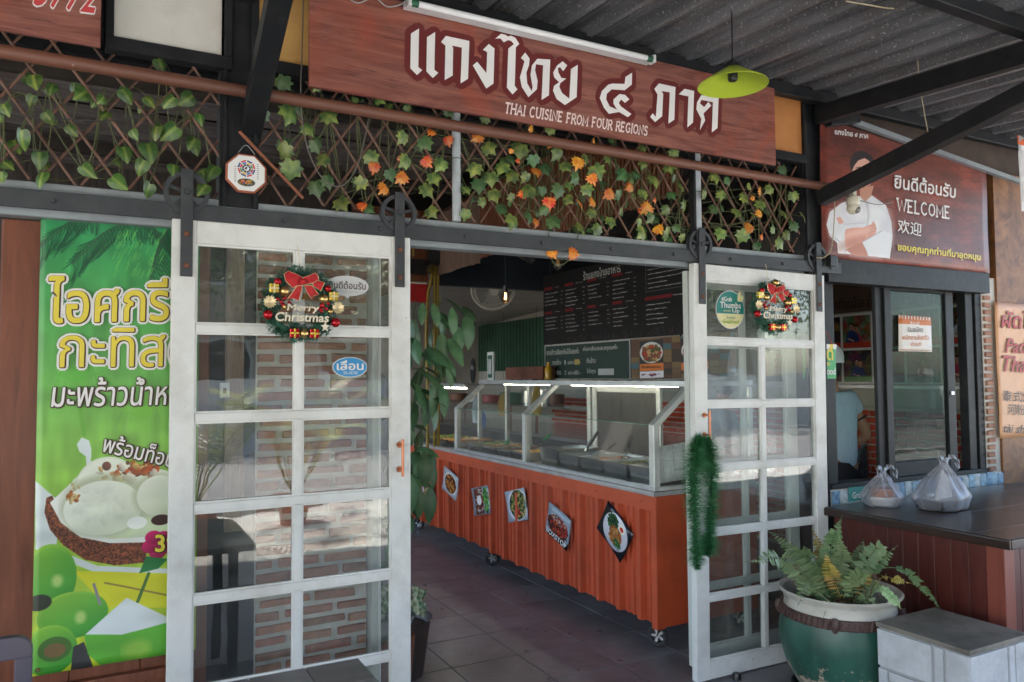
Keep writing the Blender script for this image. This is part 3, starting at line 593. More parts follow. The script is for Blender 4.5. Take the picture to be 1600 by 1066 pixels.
# trim the print to the octagon
bm = bmesh.new(); bm.from_mesh(me_o.data)
for k in range(8):
    a = 2*PI*k/8; nn = V((math.cos(a), 0, math.sin(a))); bmesh.ops.bisect_plane(bm, geom=bm.verts[:]+bm.edges[:]+bm.faces[:], plane_co=nn*.066, plane_no=nn, clear_outer=True)
bm.to_mesh(me_o.data); bm.free()
MB().tube(curve([cc+V((-.03, 0, .075)), cc+V((0, .01, .11)), cc+V((.03, 0, .075))], 6), .0012, 5).build('hanging_wire', grey_st, oc)

# ================================================================== LATTICE AND IVY
lt = thing('lattice_trellis', (1.6, 3.04, 2.2), 'brown expanding stick lattice standing on the door rail', 'trellis')
rg = random.Random(3); lean = .40
for set_, sgn, yy in ((0, 1, 3.045), (1, -1, 3.058)):
    x = -1.0
    while x < 3.62:
        x += .142*rg.uniform(.9, 1.08); zb, ztp = 2.215+rg.uniform(0, .03), 2.80+rg.uniform(-.06, .03)
        xa, xb = x-sgn*lean/2*-1, x+sgn*lean/2*-1
        p0, p1 = V((xb+rg.uniform(-.01, .01), yy, ztp)), V((xa, yy, zb))
        if sgn > 0: p0, p1 = V((x-lean/2, yy, ztp)), V((x+lean/2, yy, zb))
        else: p0, p1 = V((x+lean/2, yy, ztp)), V((x-lean/2, yy, zb))
        for e, o_ in ((p0, p1), (p1, p0)):
            if e.x > 3.48: t_ = (3.48-o_.x)/(e.x-o_.x) if o_.x < 3.48 else 0; e.x, e.z = 3.48, o_.z+(e.z-o_.z)*t_
        if (p0-p1).length < .08: continue
        m = p0.lerp(p1, .5)+V((rg.uniform(-.006, .006), 0, 0))
        MB().tube([p0, m, p1], [.0048, .0056, .005], 6).build('slat', slat_m, lt, smooth=True)
for a, b in (((.42, 2.985, 2.48), (.66, 2.985, 2.25)),): MB().tube([a, b], .0065, 7).build('slat', M('copper_stick', (.25, .09, .05), .4, var=.2), lt, smooth=True)

def leafmat(name, base, edge, spots=.5, yel=(.5, .55, .1)):
    m = bpy.data.materials.new(name); MATS[name] = m; m.use_nodes = True; n = m.node_tree.nodes; L = m.node_tree.links; b = n['Principled BSDF']
    uv = n.new('ShaderNodeUVMap'); oi = n.new('ShaderNodeObjectInfo'); ad = n.new('ShaderNodeVectorMath'); L.new(uv.outputs[0], ad.inputs[0]); L.new(oi.outputs['Location'], ad.inputs[1])
    t = n.new('ShaderNodeTexNoise'); t.inputs['Scale'].default_value = 2.6; t.inputs['Detail'].default_value = 4; L.new(ad.outputs[0], t.inputs['Vector'])
    cr = n.new('ShaderNodeValToRGB'); e = cr.color_ramp.elements; e[0].position = .38; e[1].position = .68; e[0].color = (*base, 1); e[1].color = (*edge, 1); L.new(t.outputs[0], cr.inputs[0])
    sx = n.new('ShaderNodeSeparateXYZ'); L.new(uv.outputs[0], sx.inputs[0]); ab = n.new('ShaderNodeMath'); ab.operation = 'ABSOLUTE'; L.new(sx.outputs[0], ab.inputs[0])
    vr = n.new('ShaderNodeMapRange'); vr.inputs[1].default_value = .0; vr.inputs[2].default_value = .14; vr.inputs[3].default_value = .75*spots; vr.inputs[4].default_value = 0; L.new(ab.outputs[0], vr.inputs[0])
    mx = n.new('ShaderNodeMix'); mx.data_type = 'RGBA'; mx.inputs[7].default_value = (*yel, 1); L.new(vr.outputs[0], mx.inputs[0]); L.new(cr.outputs[0], mx.inputs[6])
    hs = n.new('ShaderNodeHueSaturation'); mr = n.new('ShaderNodeMapRange'); mr.inputs[3].default_value = .65; mr.inputs[4].default_value = 1.3; L.new(oi.outputs['Random'], mr.inputs[0]); L.new(mr.outputs[0], hs.inputs['Value'])
    m2 = n.new('ShaderNodeMapRange'); m2.inputs[3].default_value = .475; m2.inputs[4].default_value = .52; w2 = n.new('ShaderNodeTexWhiteNoise'); w2.noise_dimensions = '1D'; L.new(oi.outputs['Random'], w2.inputs['W']); L.new(w2.outputs['Value'], m2.inputs[0]); L.new(m2.outputs[0], hs.inputs['Hue'])
    L.new(mx.outputs[2], hs.inputs['Color']); L.new(hs.outputs[0], b.inputs['Base Color']); b.inputs['Roughness'].default_value = .42
    return m
pothos_m = leafmat('pothos_leaf', (.035, .085, .022), (.10, .17, .035), .75, (.30, .38, .07))
ivy_m = leafmat('ivy_leaf', (.065, .125, .04), (.25, .31, .07), .3, (.32, .38, .11))
ivy_d = leafmat('ivy_leaf_deep', (.045, .105, .04), (.085, .16, .05), .25, (.15, .25, .1))
maple_m = leafmat('maple_leaf', (.62, .12, .02), (.74, .33, .05), .3, (.8, .5, .08))
def leafmesh(name, outline, mat, cup=.25, fold=.15, seed=0):
    """a leaf about one unit long in the XZ plane, its base at the top, the tip hanging down, bulging towards -Y"""
    rg_ = random.Random(seed); n = len(outline); vs = []; uv = []; fs = []
    rings = (1.0, .62, .28)
    for r in rings:
        for (x, z) in outline:
            X, Z = x*r, -.42+(z+.42)*r; d = math.hypot(X, Z+.42)
            vs.append((X, cup*d*d*1.2-fold*abs(X)*-1*.6+.05*math.sin(X*9+seed)*d-.12, Z)); uv.append((X, Z))
    vs.append((0, -.12, -.42)); uv.append((0, -.42)); c = len(vs)-1
    for k in range(len(rings)-1):
        for i in range(n): fs.append((k*n+i, k*n+(i+1) % n, (k+1)*n+(i+1) % n, (k+1)*n+i))
    k = len(rings)-1
    for i in range(n): fs.append((k*n+i, k*n+(i+1) % n, c))
    me = bpy.data.meshes.new(name); me.from_pydata(vs, [], fs); me.update(); ul = me.uv_layers.new(name='UVMap')
    for lp in me.loops: ul.data[lp.index].uv = uv[lp.vertex_index]
    me.polygons.foreach_set('use_smooth', [True]*len(me.polygons)); me.materials.append(mat); return me
def mirror(h): return h+[(-x, z) for x, z in reversed(h) if abs(x) > 1e-6]
HEART = mirror([(0, 0), (.16, .09), (.33, .06), (.45, -.1), (.46, -.32), (.38, -.56), (.22, -.8), (.0, -1.05)])
IVY = mirror([(0, 0), (.14, .10), (.34, .08), (.36, -.12), (.58, -.22), (.42, -.36), (.50, -.62), (.28, -.62), (.14, -.78), (0, -1.02)])
MAPLE = mirror([(0, .02), (.12, .12), (.20, .02), (.40, .12), (.34, -.06), (.56, -.12), (.40, -.28), (.50, -.46), (.33, -.46), (.34, -.70), (.16, -.62), (0, -1.0)])
LM = {'p': [leafmesh('leaf', HEART, pothos_m, .3, .2, k) for k in range(3)], 'i': [leafmesh('leaf', IVY, ivy_m, .25, .2, k) for k in range(3)],
      'd': [leafmesh('leaf', IVY, ivy_d, .25, .2, k+5) for k in range(2)], 'm': [leafmesh('leaf', MAPLE, maple_m, .3, .1, k) for k in range(3)]}
def put_leaf(x, y, r, kind, parent, Y=3.0, seed=None):
    rg_ = random.Random(int(x*13+y*7)); p = PY(x, y, Y+rg_.uniform(-.03, .015)); pm = 1187/((p-EYE).dot(_f)); s = 2.15*r/pm
    if kind == 'd': me = rg_.choice(LM['d'])
    else: me = rg_.choice(LM[kind])
    tilt = rg_.uniform(-.5, .5); spin = rg_.uniform(-.9, .9) if kind != 'm' else rg_.uniform(-1.5, 1.5); yaw = rg_.uniform(-.75, .55)
    e = Euler((tilt, spin, yaw), 'XYZ'); off = e.to_matrix() @ V((0, -.08, -.42))*s
    return link('leaf', me, parent, p-off, e, (s, s, s))
def scaled(lst, ox, oy, k): return [(ox+a/k, oy+b/k, r/k*1.0) for a, b, r in lst]
A1 = scaled([(190,420,60),(415,490,60),(265,615,55),(545,600,50),(770,530,45),(665,500,50),(890,530,55),(970,520,60),(375,680,45),(120,725,60),(205,830,65),(450,890,60),(770,790,65),(890,690,70),(1005,745,55),(730,870,60),(620,950,60),(760,990,55),(1090,900,55),(1065,985,45),(30,570,40),(40,860,40),(15,920,40),(225,930,60),(850,345,45),(800,690,50),(905,885,40),(650,800,50),(260,460,50),(1040,620,45),(160,520,40),(540,520,40),(700,700,40)], 0, 0, 3.333)
A2 = scaled([(1355,600,50),(1505,600,60),(1470,440,50),(1480,790,50),(1515,890,60)], 0, 0, 3.333)+scaled([(440,390,55),(360,820,55),(360,570,50),(395,650,45),(510,910,55),(690,640,50),(620,790,45),(1010,550,50),(885,660,50),(1095,680,45),(1060,760,45),(1020,830,50),(1045,960,45),(675,940,35),(735,290,45),(590,295,25),(790,330,25),(900,345,30),(1150,365,35),(360,215,35),(800,740,40),(870,520,45),(430,780,45),(310,470,45)], 400, 80, 3.806)
A3 = scaled([(190,580,60),(300,430,60),(525,450,65),(390,570,60),(460,510,40),(460,630,55),(310,650,60),(225,700,60),(335,770,55),(135,730,40),(125,910,45),(400,870,55),(465,960,65),(590,930,50),(580,740,60),(680,740,40),(800,740,60),(920,650,50),(855,560,50),(790,470,60),(1000,510,45),(1080,600,65),(1160,510,40),(1010,730,50),(870,800,45),(770,960,60),(970,1010,60),(1080,1020,50),(1260,890,40),(1180,960,50),(1260,620,55),(1330,650,50),(1240,770,50),(1350,775,30),(265,220,40),(740,300,40),(20,160,25),(620,520,50),(700,580,50),(460,790,40),(1040,900,40),(1370,620,40),(1190,370,40),(560,640,45),(880,700,40),(1120,700,40),(250,820,40),(690,880,40)], 700, 140, 4.633)
A4 = scaled([(115,155,35),(340,190,45),(115,265,45),(310,290,50),(200,385,60),(345,370,40),(395,430,45),(120,480,45),(325,490,40),(275,600,40),(415,570,50),(170,655,50),(105,765,60),(290,775,60),(90,690,35),(360,730,35),(400,800,35),(640,365,45),(730,385,35),(680,490,40),(560,490,40),(625,590,45),(795,615,45),(855,510,50),(890,430,35),(970,560,45),(1025,450,40),(920,640,40),(675,770,50),(835,790,55),(1060,740,35),(1140,630,40),(1205,500,40),(1280,650,50),(1215,720,40),(1110,840,50),(1160,780,40),(945,860,35),(1130,310,40)], 980, 200, 4.634)
OR = scaled([(700,700,40),(755,825,45),(860,760,45),(860,640,20),(1020,665,40),(1040,485,30),(1145,540,35),(630,925,35)], 400, 80, 3.806)+scaled([(205,350,50),(605,295,38),(645,600,48),(940,540,55),(735,830,54),(530,760,38),(1050,655,48),(1160,765,48),(1045,820,40),(1310,710,44),(960,830,44),(1060,385,28),(640,970,38),(735,410,22),(455,450,22),(510,520,22),(1385,880,22)], 700, 140, 4.633)+scaled([(130,590,54),(230,740,46),(965,465,44),(880,730,48),(950,620,34),(15,440,42),(200,525,22),(905,510,22),(975,795,24)], 980, 200, 4.634)+[(864, 397, 10), (898, 397, 11)]
vine_st = M('vine_stem', (.09, .10, .035), .6, var=.2)
def vine(lst, kind, lab, seed, cat='vine', grp='artificial vines on the lattice', name='ivy_vine', Y=3.0, stem=True):
    xs = [a for a, b, r in lst]; ys = [b for a, b, r in lst]; o = thing(name, PY(sum(xs)/len(xs), max(ys), 3.0)[:], lab, cat, grp)
    for a, b, r in lst: put_leaf(a, b, r*(.9 if kind != 'm' else .88), kind if kind != 'i' else random.Random(int(a+b)).choice('iid'), o, Y)
    rx_ = random.Random(seed*31)
    if kind != 'm':
        for a, b, r in lst:
            if rx_.random() < .55: put_leaf(a+rx_.uniform(-16, 16), min(b+rx_.uniform(-14, 14), max(ys)), r*rx_.uniform(.45, .75), 'p' if kind == 'p' else 'd', o, 3.085)
    if stem:
        so = sorted(lst); rg_ = random.Random(seed)
        for k in range(6):
            pts = [PY(a+rg_.uniform(-5, 5), b-6+rg_.uniform(-8, 8), 3.03+.012*k) for a, b, r in so if rg_.random() < .36]
            if len(pts) > 3: MB().tube(curve(pts, 5), .0022, 5).build('stem', vine_st, o, smooth=True)
    return o
A1 = [(a+random.Random(int(a)).uniform(-4, 4), b, r_*.82*random.Random(int(b)).uniform(.75, 1.15)) for a, b, r_ in A1]
vine(A1, 'p', 'dark variegated heart leaved vine on the lattice left of the octagonal plaque', 1)
vine(A2, 'i', 'sparse yellow green ivy on the lattice between octagonal plaque and first grey conduit', 2)
vine(A3, 'i', 'dense green ivy on the lattice right after the first grey conduit', 3)
vine(A4, 'i', 'green ivy running on the lattice past the second conduit to the corner post', 4)
vine(OR, 'm', 'garland of orange autumn maple leaves threaded through the ivy', 5, 'garland', None, 'maple_garland', 2.985)

# ================================================================== SLIDING DOORS
def door(name, x0, y, z0, wd, ht, lab, cat, grp, mats, rot=0., hangers=(), handle=None, top_split=True, stl=.082):
    t = thing(name, (0, 0, 0), lab, cat, grp); wm = mats; th = .038
    tr, br, mu = .085, .092, .032
    for k, (a, b) in enumerate(((0, stl), (wd-stl, wd))): box('stile', (a, 0, 0), (b, th, ht), wm, t, .004)
    box('top_rail', (stl, .0015, ht-tr), (wd-stl, th-.0015, ht), wm, t, .003); box('bottom_rail', (stl, .0015, 0), (wd-stl, th-.0015, br), wm, t, .003)
    pitch = (ht-tr-br+mu)/6; xm = wd/2; zs = [br-mu+k*pitch for k in range(7)]
    for k in range(1, 6): box('muntin', (stl, .003, zs[k]), (wd-stl, th-.003, zs[k]+mu), wm, t, .006)
    for k in range(6):
        za, zb = zs[k]+mu, zs[k+1] if k < 5 else ht-tr
        if top_split or k < 5: box('muntin', (xm-.015, .005, za), (xm+.015, th-.005, zb), wm, t, .006); spans = ((stl, xm-.015), (xm+.015, wd-stl))
        else: spans = ((stl, wd-stl),)
        for a, b in spans:
            box('window_pane', (a, .019, za), (b, .0225, zb), PANE, t)
            s = MB()
            for (p, q) in (((a, .010, za), (b, .018, za+.007)), ((a, .010, zb-.007), (b, .018, zb)), ((a, .0101, za+.007), (a+.007, .018, zb-.007)), ((b-.007, .0101, za+.007), (b, .018, zb-.007))): s.box(p, q)
            s.build('glazing_bead', wm, t)
    for hx in hangers:
        box('hanger_strap', (hx-.021, -.012, ht-.21), (hx+.021, -.004, ht+.185), rail_m, t, .002)
        wz = ht+.1; wh = MB()
        wh.lathe([(.062, 0), (.078, 0), (.078, .005), (.066, .007), (.066, .017), (.078, .019), (.078, .024), (.062, .024), (.062, 0)], (hx, .0, wz), 30, 'y')
        wh.lathe([(0, -.002), (.018, -.002), (.018, .026), (0, .026)], (hx, 0, wz), 18, 'y')
        for k in range(5): a = 2*PI*k/5+.3; wh.bar((hx+.016*math.cos(a), .012, wz+.016*math.sin(a)), (hx+.064*math.cos(a), .012, wz+.064*math.sin(a)), .012, .014, (0, 1, 0))
        w_o = wh.build('hanger_wheel', rail_m, t, smooth=True)
        for bz in (ht-.17, ht-.055): MB().lathe([(0, -.004), (.008, -.004), (.011, 0), (.011, .004)], (hx, -.014, bz), 8, 'y').build('strap_bolt', rust, t)
        MB().lathe([(0, -.006), (.009, -.006), (.012, 0)], (hx, -.013, wz), 8, 'y').build('axle_nut', rail_m, t)
    if handle:
        hx, hz = handle; g = MB(); g.tube([(hx, -.042, hz-.075), (hx, -.042, hz+.075)], .0055, 12); h = g.build('door_handle', copper, t, smooth=True)
        for q in (-.05, .05):
            MB().tube([(hx, -.04, hz+q), (hx, -.006, hz+q)], .0048, 10).lathe([(0, -.008), (.012, -.008), (.013, -.001), (0, -.001)], (hx, 0, hz+q), 16, 'y').build('handle_mount', copper, t, smooth=True)
    t.location = (x0, y, z0); t.rotation_euler = (0, rot, 0); return t
zt = 2.128
door('sliding_door', .192, 2.985, .02, .911, zt-.02, 'white twelve pane sliding door on the left with big Christmas wreath', 'door', None, white, hangers=(.048, .862), handle=(.862, 1.20))
door('sliding_door', 2.612, 2.985, .012, .965, zt-.02, 'white paned sliding door on the right with small wreath and tinsel garland', 'door', None, white, rot=R(.7), hangers=(.05, .915), handle=(.06, 1.28), top_split=False, stl=.085)
door('fixed_glazed_panel', 2.70, 3.11, .03, .80, 2.07, 'fixed pale paned screen standing just behind the right sliding door', 'glazed screen', None, white_f, stl=.075)
# floor stop below the right door
fs_ = PZ(1128, 1050, 0); tag(MB().lathe([(0, .03), (.018, .03), (.022, .02), (.022, 0)], (fs_.x, 2.95, 0), 18).build('door_stop', blackp, smooth=True), 'small black rubber door stop on the floor below the right sliding door', 'door stop')

# ================================================================== LEFT WALL BEHIND THE DOOR
wl = tag(box('wood_wall', (-.335, 3.10, 0), (.335, 3.16, 2.10), brown_w, None, .003), kind='structure')
for k in range(3): box('wall_board', (-.33+k*.222, 3.092, 0), (-.33+k*.222+.219, 3.10, 2.10), brown_w, wl, .002)
box('wall_ledge', (-.34, 3.06, .47), (.30, 3.092, .505), brown_w, wl, .004)
tag(box('left_wall_dark', (-3.4, 3.12, 0), (-.337, 3.17, 2.10), M('blackish_wall', (.03, .022, .018), .6)), kind='structure')
g_ = thing('dark_window', (.40, 3.2, 0), 'dark glass strip between the brown wall and the brick pillar, behind the left sliding door', 'window')
x0, x1 = .337, PY(398, 700, 3.2).x
box('glass_strip', (x0, 3.19, .05), (x1, 3.196, 2.1), M('dark_glass', (.012, .015, .022), .05, var=.05), g_)
post_w = wood('grey_post_wood', (.16, .10, .07), (.36, .26, .2), (9, 9, 1), .7)
q0, q1 = PY(340, 520, 3.17).x, PY(362, 520, 3.17).x; box('timber_mullion', (q0+.03, 3.15, .95), (q1+.045, 3.188, 2.1), post_w, g_, .003)
# brick pillar, course by course
px0, px1 = PY(399, 700, 3.18).x, PY(574, 700, 3.18).x
pil = thing('brick_pillar', ((px0+px1)/2, 3.3, 0), 'brick pillar with thick pale mortar seen through the left sliding door', 'pillar')
box('mortar_core', (px0, 3.188, 0), (px1, 3.48, 2.10), mortar, pil, .004)
def brickmesh(l, d, h, mat, seed):
    rg_ = random.Random(seed); s = MB().box((-l/2, -d/2, -h/2), (l/2, d/2, h/2)); o = s.build('b', mat, None, bevel=.0035, local=True); me = o.data
    for v in me.vertices: v.co += V([rg_.uniform(-1, 1)*.0022 for _ in range(3)])
    bpy.data.objects.remove(o); return me
bms = [brickmesh(.17, .03, .031, brick_m, k) for k in range(4)]
z = .03; k = 0; rg = random.Random(11)
while z < 2.08:
    x = px0+.008-(.085 if k % 2 else 0)+rg.uniform(-.015, .015)
    while x < px1-.03:
        a, b = max(x, px0+.006), min(x+.17*rg.uniform(.85, 1.15), px1-.006)
        if b-a > .03: link('brick', rg.choice(bms), pil, ((a+b)/2, 3.188, z+rg.uniform(-.003, .003)), (rg.uniform(-.02, .02), rg.uniform(-.03, .03), rg.uniform(-.02, .02)), ((b-a)/.17, 1, rg.uniform(.8, 1.15)))
        x = b+.018+rg.uniform(0, .012)
    z += .0515; k += 1
# pale trim and fixed frame beside the pillar
tr_ = thing('fixed_door_frame', (px1+.02, 3.2, 0), 'pale grey upright frame edge between the brick pillar and the entrance', 'door frame')
box('frame_upright', (px1+.004, 3.12, 0), (px1+.028, 3.20, 2.10), white_f, tr_, .002); box('frame_edge', (px1+.0285, 3.10, 0), (px1+.034, 3.13, 2.10), INK_W, tr_)
sw = thing('light_switch', PY(351, 610, 3.145)[:], 'small white switch plate on the grey timber mullion behind the door', 'switch')
c = PY(351, 610, 3.146); box('switch_plate', (c.x-.018, 3.143, c.z-.03), (c.x+.018, 3.1495, c.z+.03), enamel, sw, .002); box('rocker', (c.x-.006, 3.140, c.z-.012), (c.x+.006, 3.143, c.z+.008), INK_B, sw)

# hanging banner with the coconut ice cream print
YB = 3.075
BBL, BBR, BTL, BTR = PY(50, 1057, YB), PY(309, 1020, YB), PY(63, 330, YB), PY(309, 350, YB)
BBR.z = BBL.z; BTR.z = BTL.z; BBR.x = BTR.x = (BBR.x+BTR.x)/2; BBL.x = BTL.x = (BBL.x+BTL.x)/2
CW, CH = 330, 1030; cv = Cv(CW, CH, (60, 170, 90), 5, plane_map(CW, CH, BBL, BBR, BTL, 1, YB))
def Z6(lst): return [(x/2.625, 660+y/2.625) for x, y in lst]
def Z5(lst): return [(x/2.664, 300+y/2.664) for x, y in lst]
g = np.linspace(0, 1, CH)[:, None, None]; cv.a[:] = np.where(g < .45, np.array((42, 140, 84))*(1-g/.45)+np.array((118, 180, 78))*(g/.45), np.array((118, 180, 78))*(1-(g-.45)/.55)+np.array((190, 205, 50))*((g-.45)/.55))/255
cv.noise(.18, (60, 14)); rs = random.Random(5)
for (ax, ay, bx, by, ln, dr) in ((410, 95, 170, 230, 110, 1), (560, 118, 300, 300, 120, 1), (560, 118, 720, 260, 130, -1), (700, 150, 620, 380, 90, -1)):
    for k in range(58):
        t = k/57; x, y = ax+(bx-ax)*t, ay+(by-ay)*t-40*math.sin(t*3); l = ln*1.7*(1-.45*t)*rs.uniform(.8, 1.1); an = 1.45+.75*dr*(1-t)+rs.uniform(-.08, .08)
        for q in (0, 1):
            aa = an if q == 0 else an+.9*(-dr if t < .6 else dr); l2 = l*(1 if q == 0 else .45); pts = [(x+l2*u*math.cos(aa+.25*u*dr), y+l2*u*math.sin(aa+.1*u)) for u in (0, .35, .7, 1)]; cv.line(Z5(pts), 1.3, (14, 66, 44) if k % 3 else (34, 104, 58), .8)
    cv.line(Z5([(ax, ay), ((ax+bx)/2, (ay+by)/2-38), (bx, by)]), 2.6, (60, 80, 60), .8)
for k in range(60): x, y = rs.uniform(480, 700), rs.uniform(150, 330); cv.line(Z5([(x, y), (x-14, y+30)]), 2, (110, 190, 90), .6)
for k in range(26):
    a = rs.uniform(-2.8, -.3); r = rs.uniform(60, 130); cv.line(Z5([(320, 790), (320+r*math.cos(a), 790+r*math.sin(a)*.8), (320+1.5*r*math.cos(a), 820)]), 2, (90, 175, 60), .6)
    cv.line(Z5([(590, 940), (590+r*math.cos(a), 940+r*math.sin(a)*.8), (590+1.5*r*math.cos(a), 990)]), 2, (120, 190, 60), .6)
cv.line(Z5([(320, 800), (335, 900), (350, 1010)]), 9, (100, 170, 60), .7)
cv.poly(Z6([(145, 240), (250, 330), (230, 520), (400, 590), (690, 600), (690, 620), (400, 620), (145, 520)]), (208, 216, 214)); cv.poly(Z6([(300, 610), (690, 620), (690, 760), (440, 760)]), (205, 205, 40))
cv.poly(Z6([(315, 90), (335, 62), (365, 75), (375, 110), (372, 180), (355, 185), (352, 140), (325, 120)]), (214, 224, 224))
cv.ell(*Z6([(440, 250)])[0], 110, 108, (222, 226, 210), k=.56, shade=(196, 200, 170)); cv.ell(*Z6([(640, 290)])[0], 95, 100, (222, 226, 208), k=.56, shade=(190, 195, 160))
cv.poly(Z6([(255, 330), (300, 235), (400, 160), (560, 170), (690, 220), (690, 480), (450, 485), (300, 430)]), (218, 224, 208), .8); cv.ell(*Z6([(440, 250)])[0], 104, 100, (232, 236, 222), k=.56, shade=(206, 212, 186), al=.8)
cv.blobs(44, *Z6([(530, 205)])[0], 48, 15, [(200, 120, 50), (120, 60, 40), (232, 190, 110), (238, 232, 214), (200, 90, 40)], 9)
cv.poly(Z6([(190, 310), (215, 300), (250, 410), (330, 470), (450, 495), (600, 490), (598, 575), (470, 588), (350, 565), (260, 505), (205, 440), (182, 370)]), (112, 62, 40), noise=1.0, cell=3)
cv.poly(Z6([(205, 330), (290, 250), (320, 300), (300, 420), (450, 480), (600, 470), (606, 492), (450, 497), (330, 472), (250, 412)]), (232, 234, 226))
cv.ell(*Z6([(432, 342)])[0], 172, 140, (176, 184, 150), k=.52, al=.75, soft=14); cv.ell(*Z6([(425, 352)])[0], 152, 120, (236, 239, 226), k=.52, shade=(204, 211, 186)); cv.blobs(26, *Z6([(415, 340)])[0], 46, 34, [(240, 242, 232), (232, 236, 220)], 11, .10)
cv.blobs(12, *Z6([(300, 290)])[0], 12, 16, [(200, 110, 40), (240, 215, 150)], 6); cv.ell(*Z6([(640, 300)])[0], 92, 96, (180, 186, 152), k=.54, al=.7, soft=12); cv.ell(*Z6([(650, 300)])[0], 84, 88, (232, 235, 220), k=.54, shade=(198, 205, 176)); cv.ell(*Z6([(562, 412)])[0], 40, 28, (235, 238, 230), k=.52); cv.ell(*Z6([(660, 400)])[0], 40, 24, (60, 30, 26), k=.52)
for (x, y, rx, ry) in ((205, 640, 98, 145), (300, 790, 132, 100), (205, 935, 100, 105)):
    cv.ell(*Z6([(x, y)])[0], rx, ry, (150, 198, 70), k=.52, shade=(52, 138, 48)); cv.ell(*Z6([(x, y)])[0], rx*.9, ry*.9, (120, 180, 60), k=.52, shade=(60, 150, 55), al=.6); cv.ell(*Z6([(x+30, y+10)])[0], 20, 26, (225, 225, 150), k=.52, al=.6, soft=9)
cv.poly(Z6([(300, 920), (345, 900), (385, 1010), (290, 1020)]), (60, 60, 60)); cv.ell(*Z6([(160, 740)])[0], 46, 34, (46, 52, 40), k=.52); cv.ell(*Z6([(225, 930)])[0], 62, 52, (70, 110, 48), k=.52); cv.ell(*Z6([(225, 935)])[0], 40, 30, (120, 96, 60), k=.52)
cv.poly(Z6([(345, 870), (500, 868), (700, 815), (700, 960), (640, 985), (420, 1005), (360, 950)]), (96, 176, 58)); cv.ell(*Z6([(560, 930)])[0], 60, 40, (190, 210, 90), k=.52, al=.5, soft=16)
cv.poly(Z6([(350, 870), (520, 720), (690, 800), (690, 820), (500, 872)]), (214, 222, 224)); cv.line(Z6([(385, 665), (410, 745)]), 6, (130, 130, 130)); cv.line(Z6([(430, 660), (540, 680), (690, 710)]), 4, (140, 120, 60))
for k in range(5): a = k*2*PI/5-.9; x, y = 648+34*math.cos(a), 500+34*math.sin(a); cv.ell(*Z6([(x, y)])[0], 34, 30, (214, 40, 110), k=.52, shade=(150, 16, 70))
cv.poly(Z6([(570, 620), (600, 550), (690, 560), (650, 600)]), (38, 120, 62)); cv.line(Z6([(610, 620), (565, 735)]), 7, (70, 110, 50)); cv.noise(.12, (26, 60))
bn = thing('hanging_banner', ((BBL.x+BBR.x)/2, YB, BBL.z), 'green vinyl banner advertising coconut ice cream hanging on the brown wooden wall', 'banner')
sheet('banner_sheet', cv.mat('ice_cream_print', .4), BBL, BBR, BTR, BTL, bn, 24, 60, .005, .0015, 4)
def btext(body, BLp, BRp, TLp, mats, bolds, shear=0., parent=bn, Y=YB-.008):
    for k, (m_, b_) in enumerate(zip(mats, bolds)):
        a_, c_, d_ = PY(*BLp, Y), PY(*BRp, Y), PY(*TLp, Y); last = k == len(mats)-1; n_ = 1 if last else 10; rr = 0 if last else (.0125 if k == 0 and len(mats) == 3 else .005)
        for q in range(n_):
            o_ = V((rr*math.cos(q*.628)+(0 if last else .0015), 0, rr*math.sin(q*.628)-(0 if last else .0015)))
            text('lettering', body, m_, a_+o_, c_+o_, d_+o_, parent, b_ if last else 0, .0014*k+q*.000017, shear)
# clipped at the banner's edge by the words chosen
btext('ไอศกรีม', (80, 505), (305, 500), (76, 432), (INK_W, INK_BR, INK_Y), (.035, .03, .02), .1)
btext('กะทิสด', (94, 574), (303, 572), (90, 512), (INK_W, INK_BR, INK_Y), (.035, .03, .02), .1)
btext('มะพร้าวน้ำหอม', (80, 636), (305, 632), (80, 590), (INK_BR, INK_W), (.05, .015), .15)
btext('พร้อมท็อปปิ้ง', (160, 706), (300, 738), (166, 676), (INK_BR, INK_W), (.05, .015), .1)
btext('39', (243, 862), (277, 862), (243, 836), (INK_B, INK_Y), (.10, .04))
for q in (BBL, BTL): MB().lathe([(.004, 0), (.008, 0), (.008, .002), (.004, .002)], q+V((.018, -.009, .0+.02*(1 if q is BBL else -1))), 12, 'y').build('eyelet', rust, bn)

# ================================================================== TAKEAWAY WINDOW, RIGHT WALL
YW = 3.1; KX = 5.42
wx = lambda px: PY(px, 600, YW).x
bh = PY(1400, 418, 3.0)
tag(box('window_head_beam', (3.66, 3.0, PY(1300, 440, 3.0).z), (PY(1546, 430, 3.0).x, 3.09, PY(1300, 403, 3.0).z), black, None, .004), kind='structure')
tw = thing('takeaway_window', (4.5, YW, .85), 'black framed sliding takeaway window above the dark wooden table', 'window')
wz0, wz1 = .87, PY(1400, 447, YW).z
xa, xe = wx(1290), wx(1533)
def vst(a, b, y0=YW, y1=YW+.05, z0=wz0, z1=wz1): box('frame_stile', (wx(a), y0, z0), (wx(b), y1, z1), black, tw, .003)
vst(1290, 1306); box('frame_sill', (wx(1290), YW-.03, wz0-.07), (wx(1540), YW+.08, wz0+.03), black, tw, .003); box('frame_head', (wx(1290), YW-.005, wz1), (wx(1533), YW+.08, wz1+.06), black, tw, .003)
vst(1372, 1387, YW+.004, YW+.03); vst(1383, 1393, YW-.012, YW+.02); vst(1478, 1490, YW-.014, YW+.018); vst(1510, 1521, YW-.01, YW+.05); vst(1523, 1534, YW-.02, YW+.06)
box('sash_rail', (wx(1393), YW-.010, wz0+.03), (wx(1478), YW+.016, wz0+.12), black, tw, .003); box('sash_rail', (wx(1393), YW-.010, wz1-.03), (wx(1478), YW+.016, wz1-.001), black, tw, .003)
box('window_pane', (wx(1391), YW+.002, wz0+.1), (wx(1480), YW+.006, wz1-.02), PANE_G, tw)
